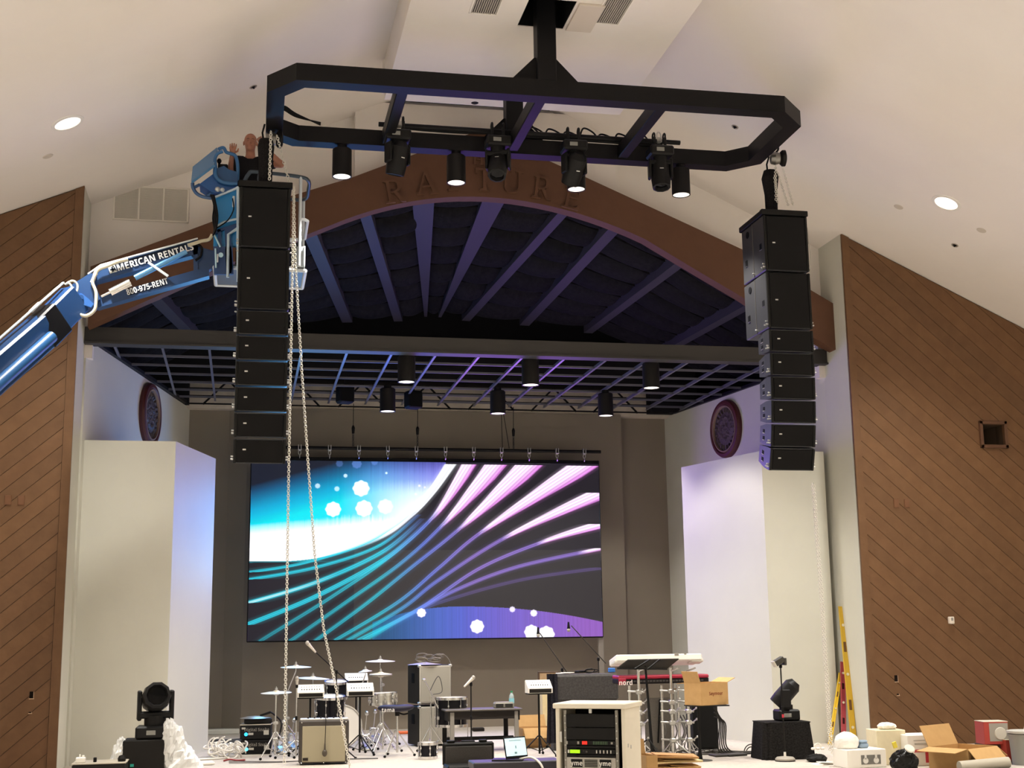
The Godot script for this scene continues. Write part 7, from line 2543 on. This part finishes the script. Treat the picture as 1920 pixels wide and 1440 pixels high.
func front_things() -> void:
	var dk := mat("#1a1918", 0.55)
	# open black case lid and the low black bench with the laptop
	var z := -15.4
	var p := fl(878, z)
	var k := mpp(p)
	var h := on_z(878, 1391, z).y
	var o := thing("equipment_case", "open black hard case with a grey foam-lined lid standing up", "case", p)
	var b := MB.new()
	b.box(Vector3(0, h / 2 + 0.06, 0), Vector3(98 * k, h - 0.12, 0.05), 0.02)
	part("lid", b, mat("#1b1a19", 0.5), o)
	b = MB.new()
	b.box(Vector3(0, h / 2 + 0.05, 0.027), Vector3(88 * k, h - 0.19, 0.012), 0.005)
	part("foam", b, textured("#4b4845", 0.95, 80, 0.1, 0.08, 0.4, 0.2), o)
	b = MB.new()
	b.box(Vector3(0, 0.08, 0.2), Vector3(98 * k, 0.15, 0.36), 0.02)
	part("tray", b, mat("#1b1a19", 0.5), o)
	for s in [-0.2, 0.17]:
		b = MB.new()
		b.box(Vector3(s, h + 0.008, -0.01), Vector3(0.09, 0.03, 0.05), 0.008)
		part("latch", b, mat("#121110", 0.5), o)
	b = MB.new()
	b.box(Vector3(0.0, h + 0.004, -0.02), Vector3(0.16, 0.025, 0.03), 0.008)
	part("handle", b, mat("#121110", 0.5), o)
	z = -14.4
	p = fl(965, z)
	k = mpp(p)
	var ty := on_z(965, 1425, z).y
	var tb := thing("low_bench", "low black equipment bench in front of the open case", "bench", p)
	b = MB.new()
	b.box(Vector3(0.0, ty - 0.04, 0), Vector3(168 * k, 0.08, 0.36), 0.01)
	part("top", b, mat("#2e2c33", 0.45), tb)
	for s in [-1.0, 1.0]:
		b = MB.new()
		b.box(Vector3(s * 78 * k, (ty - 0.08) / 2, 0), Vector3(0.06, ty - 0.08, 0.32), 0.01)
		part("leg", b, mat("#232125", 0.5), tb)
	var lp := thing("laptop", "open black laptop with a bright pale screen on the low black bench", "laptop", Vector3(on_z(955, 1420, z).x - 0.02, ty, z + 0.02), -0.28)
	b = MB.new()
	b.box(Vector3(0, 0.009, 0), Vector3(0.33, 0.018, 0.22), 0.005)
	part("base", b, mat("#25232c", 0.4), lp)
	var lid := MB.new()
	var lbs := Basis(Vector3.UP, 0.75) * Basis(Vector3.RIGHT, -0.22)
	var lc := Vector3(0.10, 0.02, 0.02)
	lid.box(lc + lbs * Vector3(0, 0.115, 0), Vector3(0.3, 0.23, 0.01), 0.004, lbs)
	part("lid", lid, mat("#16151a", 0.4), lp)
	b = MB.new()
	b.box(lc + lbs * Vector3(0, 0.122, 0.0055), Vector3(0.275, 0.185, 0.003), 0.0, lbs)
	part("display", b, glow("#cfeaf0", 0.75), lp)
	b = MB.new()
	b.box(lc + lbs * Vector3(0.0, 0.12, 0.008), Vector3(0.012, 0.03, 0.002), 0.0, lbs)
	b.box(lc + lbs * Vector3(-0.01, 0.06, 0.008), Vector3(0.03, 0.02, 0.002), 0.0, lbs)
	b.box(lc + lbs * Vector3(0.0, 0.19, 0.008), Vector3(0.16, 0.006, 0.002), 0.0, lbs)
	part("window_graphic", b, mat("#8fb0b8", 0.5), lp)
	b = MB.new()
	b.tube(smooth_path([Vector3(0, 0.012, 0), Vector3(0.12, 0.03, 0.06), Vector3(0.2, -0.04, 0.17), Vector3(0.24, -0.2, 0.2)]), 0.012, 6)
	solo("cable", "thick white cable curving from the laptop over the edge of the bench", "cable", b, mat("#ece6da", 0.5), Vector3(lp.position.x + 0.12, ty, z + 0.05))
	# white equipment rack
	z = -13.0
	p = fl(1112, z)
	k = mpp(p)
	var top := on_z(1112, 1318, z).y
	var rk := thing("equipment_rack", "white wooden equipment rack with black audio units at the front of the stage", "rack", p, -0.55)
	var wd := 0.63
	var cream := textured("#efe6d2", 0.7, 81, 0.02, 0.02, 1.0)
	b = MB.new()
	b.box(Vector3(0, top - 0.025, -0.2), Vector3(wd + 0.12, 0.05, 0.62), 0.008)
	part("top_board", b, cream, rk)
	for s in [-1.0, 1.0]:
		b = MB.new()
		b.box(Vector3(s * (wd / 2 + 0.02), (top - 0.05) / 2, -0.2), Vector3(0.04, top - 0.05, 0.56), 0.005)
		part("side_panel", b, cream, rk)
	b = MB.new()
	b.box(Vector3(0, top / 2, -0.46), Vector3(wd, top - 0.06, 0.02))
	part("back_panel", b, mat("#141312", 0.8), rk)
	for s in [-1.0, 1.0]:
		b = MB.new()
		b.box(Vector3(s * 0.262, (top - 0.06) / 2, 0.05), Vector3(0.03, top - 0.07, 0.03), 0.003)
		part("rack_rail", b, mat("#8e8a82", 0.4, 0.5), rk)
		for i in 12:
			b = MB.new()
			b.cone(Vector3(s * 0.262, top - 0.12 - i * 0.07, 0.066), Vector3(s * 0.262, top - 0.12 - i * 0.07, 0.072), 0.007, 0.007, 8)
			part("rack_screw", b, galv, rk)
	b = MB.new()
	for e in [[Vector3(-0.30, top - 0.32, 0.088), Vector3(0.022, 0.1, 0.012)], [Vector3(0, top - 0.075, 0.06), Vector3(0.03, 0.04, 0.02)], [Vector3(wd / 2 + 0.043, top - 0.42, -0.1), Vector3(0.004, 0.035, 0.02)], [Vector3(wd / 2 + 0.043, top - 0.40, 0.0), Vector3(0.004, 0.035, 0.02)]]:
		b = MB.new()
		b.box(e[0], e[1], 0.001)
		part("latch_plate", b, galv, rk)
	var yy := top - 0.10
	for e in [[0.13, "blank"], [0.12, "blank"], [0.05, "proc"], [0.03, "blank"], [0.055, "fx"], [0.025, "blank"], [0.115, "amp"], [0.12, "blank"], [0.12, "blank"]]:
		var hh: float = e[0]
		if yy - hh < 0.03: break
		var u := MB.new()
		u.box(Vector3(0, yy - hh / 2, 0.055), Vector3(0.495, hh - 0.006, 0.05), 0.004)
		var face: MeshInstance3D = part("rack_unit", u, mat("#b5b0a6", 0.4, 0.3) if e[1] == "amp" else mat("#1c1b1a", 0.55), rk)
		var mid := Vector3(0, yy - hh / 2, 0.083)
		if e[1] == "proc":
			b = MB.new()
			b.box(mid + Vector3(-0.06, 0, 0), Vector3(0.05, 0.03, 0.006), 0.001)
			part("red_display", b, glow("#ff2a20", 1.6), face)
			b = MB.new()
			for i in 9:
				b.box(mid + Vector3(0.03 + i * 0.017, 0, 0), Vector3(0.007, 0.03, 0.006), 0.001)
			part("button_row", b, mat("#5d7a58", 0.5), face)
			b = MB.new()
			b.box(mid + Vector3(-0.125, 0, 0), Vector3(0.02, 0.026, 0.006), 0.001)
			b.box(mid + Vector3(-0.24, 0, 0), Vector3(0.016, 0.03, 0.01), 0.001)
			b.box(mid + Vector3(0.215, 0, 0), Vector3(0.02, 0.02, 0.006), 0.001)
			part("socket", b, mat("#a7a298", 0.4), face)
		elif e[1] == "fx":
			b = MB.new()
			b.box(mid + Vector3(-0.16, 0, 0), Vector3(0.1, 0.032, 0.006), 0.001)
			part("green_display", b, glow("#9fdc1e", 1.0), face)
			b = MB.new()
			for i in 5:
				b.box(mid + Vector3(0.06 + i * 0.036, 0, 0), Vector3(0.010, 0.03, 0.008), 0.001)
			b.box(mid + Vector3(-0.225, 0, 0), Vector3(0.018, 0.03, 0.008), 0.001)
			part("white_slider", b, mat("#d9d5cb", 0.4), face)
			b = MB.new()
			b.cone(mid + Vector3(-0.04, 0, -0.002), mid + Vector3(-0.04, 0, 0.012), 0.012, 0.01, 12)
			b.cone(mid + Vector3(-0.07, 0.006, -0.002), mid + Vector3(-0.07, 0.006, 0.006), 0.006, 0.006, 8)
			part("knob", b, mat("#4a4741", 0.4), face)
		elif e[1] == "amp":
			for s in [-0.145, 0.145]:
				b = MB.new()
				b.box(mid + Vector3(s, 0, 0), Vector3(0.115, 0.075, 0.006), 0.001)
				part("logo_plate", b, mat("#1c1b1a", 0.5), face)
				lettering("lettering", "yme", 0.06, 0.003, mat("#e9e6de", 0.5), face, mid + Vector3(s, 0.0, 0.004), Basis(), "Droid Sans", true)
			b = MB.new()
			for i in 5:
				b.box(mid + Vector3(0.0, -0.03 + i * 0.015, 0), Vector3(0.13, 0.008, 0.006), 0.0)
			part("cooling_slot", b, mat("#151413", 0.6), face)
		yy -= hh
	# flattened cartons beside the rack
	var q := fl(1262, -14.0)
	var ys := 0.0
	for i in 6:
		b = MB.new()
		var w := rng.randf_range(0.46, 0.62)
		b.box(Vector3(0, 0.011, 0), Vector3(w, 0.02, 0.4), 0.003, Basis(Vector3.BACK, rng.randf_range(-0.03, 0.03)))
		b.box(Vector3(rng.randf_range(-0.1, 0.1), 0.026, 0.02), Vector3(w * 0.7, 0.008, 0.3), 0.002, Basis(Vector3.UP, rng.randf_range(-0.3, 0.3)) * Basis(Vector3.BACK, rng.randf_range(-0.06, 0.08)))
		solo("flattened_carton", "flattened cardboard carton, %s of the pile right of the white rack" % ["lowest", "second lowest", "third from the bottom", "fourth from the bottom", "second from the top", "topmost"][i], "cardboard", b, [card, textured("#e9d29a", 0.85, 23, 0.02, 0.05, 0.5), textured("#b98a54", 0.85, 25, 0.02, 0.06, 0.5)][i % 3], q + Vector3(rng.randf_range(-0.06, 0.05), 0.055 * i, rng.randf_range(-0.04, 0.04)), rng.randf_range(-0.25, 0.25), "pile of flattened cartons")
	open_box("cardboard_box", "narrow cardboard box with a white-lit flap right beside the white rack", fl(1211, -13.6), 0.1, Vector3(0.12, 0.34, 0.3), [NAN, NAN, -1.3, NAN])
	# clutter at the lower right
	b = MB.new()
	crumple(b, Vector3.ZERO, Vector3(0.16, 0.07, 0.14), 3, 0.3)
	var bl := solo("tool_pouch", "black pouch with white plugs at the right of the draped box", "pouch", b, dk, fl(1530, -15.7))
	b = MB.new()
	for i in 3:
		b.box(Vector3(-0.06 + i * 0.06, 0.16, 0.05), Vector3(0.05, 0.03, 0.04), 0.01)
	b.tube(arc(Vector3(0.0, 0.16, 0.05), Vector3(0.05, 0, 0), Vector3(0, 0.06, 0), 0, PI, 10), 0.008, 5)
	part("white_plug", b, mat("#ece7dc", 0.5), bl)
	var wh := mat("#f4f0e6", 0.6)
	z = -15.0
	p = fl(1610, z)
	k = mpp(p)
	h = on_z(1610, 1403, z).y
	var wb := thing("lamp_carton", "white carton printed with two lamps at the front of the clutter", "box", p, 0.05)
	b = MB.new()
	b.box(Vector3(0, h / 2, 0), Vector3(80 * k, h, 0.36), 0.006)
	part("carton", b, wh, wb)
	b = MB.new()
	b.box(Vector3(0.05, h - 0.115, 0.182), Vector3(0.25, 0.105, 0.004))
	part("print_panel", b, mat("#77756f", 0.6), wb)
	b = MB.new()
	for s in [-0.02, 0.115]:
		b.lathe([Vector2(0, 0.0), Vector2(0.034, 0.0), Vector2(0.034, 0.004), Vector2(0, 0.004)], 16, Vector3(s, h - 0.125, 0.184), Basis(Vector3.RIGHT, PI / 2))
		b.box(Vector3(s, h - 0.085, 0.186), Vector3(0.026, 0.05, 0.004))
	part("lamp_print", b, mat("#e9e6de", 0.6), wb)
	b = MB.new()
	crumple(b, Vector3.ZERO, Vector3(0.16, 0.13, 0.14), 8, 0.14, 28)
	solo("plastic_bag", "rounded white plastic bag sitting on the lamp carton", "bag", b, mat("#f7f4ec", 0.45), Vector3(p.x - 0.13, h, p.z - 0.04))
	b = MB.new()
	b.box(Vector3(0, 0.03, 0), Vector3(0.13, 0.06, 0.1), 0.02)
	b.box(Vector3(-0.005, 0.075, 0), Vector3(0.11, 0.03, 0.09), 0.014)
	solo("blue_packet", "pale blue packet beside the white plastic bag", "packet", b, mat("#8fa3b8", 0.5), Vector3(p.x + 0.06, h, p.z - 0.02), 0.3)
	var jw := thing("junk_carton", "cream cardboard carton heaped with white paper behind the black bag", "box", fl(1662, -15.2), -0.1)
	b = MB.new()
	b.box(Vector3(0, 0.2, 0), Vector3(0.36, 0.40, 0.34), 0.006)
	part("carton", b, textured("#ece0bd", 0.8, 26, 0.02, 0.03, 0.5), jw)
	b = MB.new()
	crumple(b, Vector3(0.02, 0.40, 0), Vector3(0.15, 0.06, 0.13), 11, 0.35)
	part("paper", b, mat("#f6f1e4", 0.7), jw)
	b = MB.new()
	b.box(Vector3(0, 0.05, 0), Vector3(0.06, 0.1, 0.05), 0.006, Basis(Vector3.BACK, -0.5))
	b.box(Vector3(0.05, 0.02, 0), Vector3(0.05, 0.03, 0.04), 0.005, Basis(Vector3.BACK, 0.4))
	b.cone(Vector3(-0.002, 0.055, 0.024), Vector3(-0.002, 0.055, 0.028), 0.012, 0.012, 10)
	solo("metal_bracket", "small white metal bracket sticking up from the heap of paper", "bracket", b, mat("#e3dcce", 0.4, 0.3), Vector3(on_z(1651, 1392, -15.2).x, on_z(1651, 1390, -15.2).y, -15.1))
	# black bag
	b = MB.new()
	crumple(b, Vector3.ZERO, Vector3(0.22, 0.19, 0.16), 17, 0.42, 34)
	var kb := solo("black_bag", "shiny black plastic bag of tools at the bottom right", "bag", b, mat("#1c1b1a", 0.25), fl(1693, -14.3))
	b = MB.new()
	b.lathe([Vector2(0, 0.012), Vector2(0.05, 0.01), Vector2(0.06, 0.0)], 18, Vector3(0.02, 0.26, 0.12), Basis(Vector3.RIGHT, 0.8))
	part("round_lid", b, mat("#cfc9bb", 0.4), kb)
	b = MB.new()
	b.box(Vector3(-0.13, 0.30, 0.06), Vector3(0.05, 0.07, 0.02), 0.004, Basis(Vector3.BACK, 0.3))
	part("yellow_tag", b, mat("#d9c43c", 0.5), kb)
	# white carton with red print
	p = fl(1718, -15.0)
	h = on_z(1718, 1376, -15.0).y
	var wr := thing("printed_carton", "white carton with a red printed block behind the black bag", "box", p, -0.06)
	b = MB.new()
	b.box(Vector3(0, h / 2, 0), Vector3(0.37, h, 0.36), 0.006)
	part("carton", b, wh, wr)
	b = MB.new()
	b.box(Vector3(0.10, h - 0.24, 0.182), Vector3(0.15, 0.15, 0.004))
	b.box(Vector3(-0.07, h - 0.18, 0.182), Vector3(0.18, 0.03, 0.004))
	part("red_print", b, mat("#c93a4a", 0.6), wr)
	b = MB.new()
	b.box(Vector3(0.02, h - 0.06, 0.182), Vector3(0.26, 0.008, 0.004))
	b.box(Vector3(0.02, h - 0.10, 0.182), Vector3(0.24, 0.02, 0.004))
	part("grey_print", b, mat("#bdb9ae", 0.6), wr)
	# large open carton
	p = fl(1805, -14.4)
	h = on_z(1790, 1400, -14.4).y
	open_box("cardboard_box", "large open cardboard box with its flaps spread at the lower right", Vector3(p.x, 0, p.z), 0.5, Vector3(0.62, h, 0.5), [0.85, 0.5, -1.15, 0.12])
	# boxes of round lamps
	for e in [[1861, 1394, -15.0, 0.30, 0.26, "red and grey box showing a round white lamp on top of the pile"], [1893, 1425, -14.9, 0.18, 0.24, "lower red box showing a round white lamp beside the grey bin"]]:
		var g := on_z(e[0], e[1], e[2])
		var lb := thing("lamp_box", e[5], "box", g, -0.12, "boxes of round lamps")
		b = MB.new()
		b.box(Vector3(0, e[4] / 2, 0), Vector3(e[3], e[4], 0.26), 0.004)
		part("carton", b, mat("#b8463c", 0.6), lb)
		b = MB.new()
		b.box(Vector3(0.03, e[4] / 2 + 0.01, 0.131), Vector3(e[3] - 0.07, e[4] - 0.05, 0.004))
		part("grey_panel", b, mat("#a9a49a", 0.6), lb)
		b = MB.new()
		b.lathe([Vector2(0, 0.012), Vector2(0.068, 0.010), Vector2(0.074, 0.0)], 24, Vector3(0.05, e[4] * 0.48, 0.133), Basis(Vector3.RIGHT, PI / 2))
		part("lamp_print", b, mat("#dcd7cb", 0.5), lb)
		b = MB.new()
		b.box(Vector3(0, e[4] + 0.003, 0), Vector3(e[3] + 0.004, 0.006, 0.262))
		part("top", b, mat("#e6ddca", 0.6), lb)
	var sup := thing("storage_crate", "dark crate under the boxes of round lamps", "crate", fl(1875, -15.1))
	b = MB.new()
	var g0 := on_z(1861, 1394, -15.0).y
	b.box(Vector3(-0.06, g0 / 2 - 0.002, 0), Vector3(0.36, g0 - 0.004, 0.34), 0.008)
	part("body", b, mat("#4a3a30", 0.7), sup)
	b = MB.new()
	var g1 := on_z(1893, 1425, -14.9).y
	b.box(Vector3(0.22, g1 / 2 - 0.002, 0.1), Vector3(0.2, g1 - 0.004, 0.3), 0.006)
	part("step", b, mat("#211f1e", 0.7), sup)
	# grey bin
	p = fl(1921, -14.6)
	h = on_z(1915, 1369, -14.6).y
	var gb := thing("grey_bin", "grey plastic bin with a rimmed lid at the right edge", "bin", p)
	b = MB.new()
	b.lathe([Vector2(0.0, 0.0), Vector2(0.15, 0.0), Vector2(0.17, h - 0.06), Vector2(0.18, h - 0.06), Vector2(0.18, h - 0.045), Vector2(0.172, h - 0.04)], 28)
	part("body", b, mat("#9a9b94", 0.55), gb)
	b = MB.new()
	b.lathe([Vector2(0.172, h - 0.035), Vector2(0.19, h - 0.03), Vector2(0.19, h - 0.005), Vector2(0.17, h), Vector2(0.0, h + 0.004)], 28)
	part("lid", b, mat("#c9c8bf", 0.5), gb)
	b = MB.new()
	b.box(Vector3(-0.04, h - 0.22, 0.166), Vector3(0.1, 0.2, 0.004))
	part("paper_label", b, mat("#d5d2c8", 0.6), gb)
	b = MB.new()
	b.cone(Vector3(0, 0, 0), Vector3(0.06, 0.2, 0.0), 0.008, 0.008, 8)
	solo("white_rod", "white plastic rod standing up on the lid of the grey bin", "rod", b, mat("#f0ece2", 0.5), Vector3(p.x - 0.02, h, p.z + 0.05))
	b = MB.new()
	b.cone(Vector3(-0.3, 0.06, 0), Vector3(0.3, 0.09, 0), 0.06, 0.06, 14)
	var tu := solo("grey_roll", "grey cardboard roll lying in front of the large open box", "roll", b, mat("#b5ad9c", 0.7), Vector3(on_z(1845, 1436, -13.9).x, on_z(1845, 1436, -13.9).y - 0.06, -13.9))
	b = MB.new()
	var hb := tu.position.y
	b.box(Vector3(0, hb / 2, 0), Vector3(0.9, hb - 0.004, 0.3), 0.01)
	solo("road_trunk", "low black trunk under the grey roll at the lower right", "trunk", b, mat("#171615", 0.6), Vector3(tu.position.x - 0.05, 0, -13.9))
	b = MB.new()
	b.box(Vector3(0, 0.006, 0), Vector3(0.24, 0.010, 0.18), 0.002, Basis(Vector3.BACK, 0.1))
	b.box(Vector3(0.05, 0.022, 0.02), Vector3(0.2, 0.010, 0.16), 0.002, Basis(Vector3.UP, 0.5) * Basis(Vector3.BACK, -0.08))
	solo("papers", "white papers lying at the foot of the double chain", "papers", b, wh, fl(1540, -15.4))
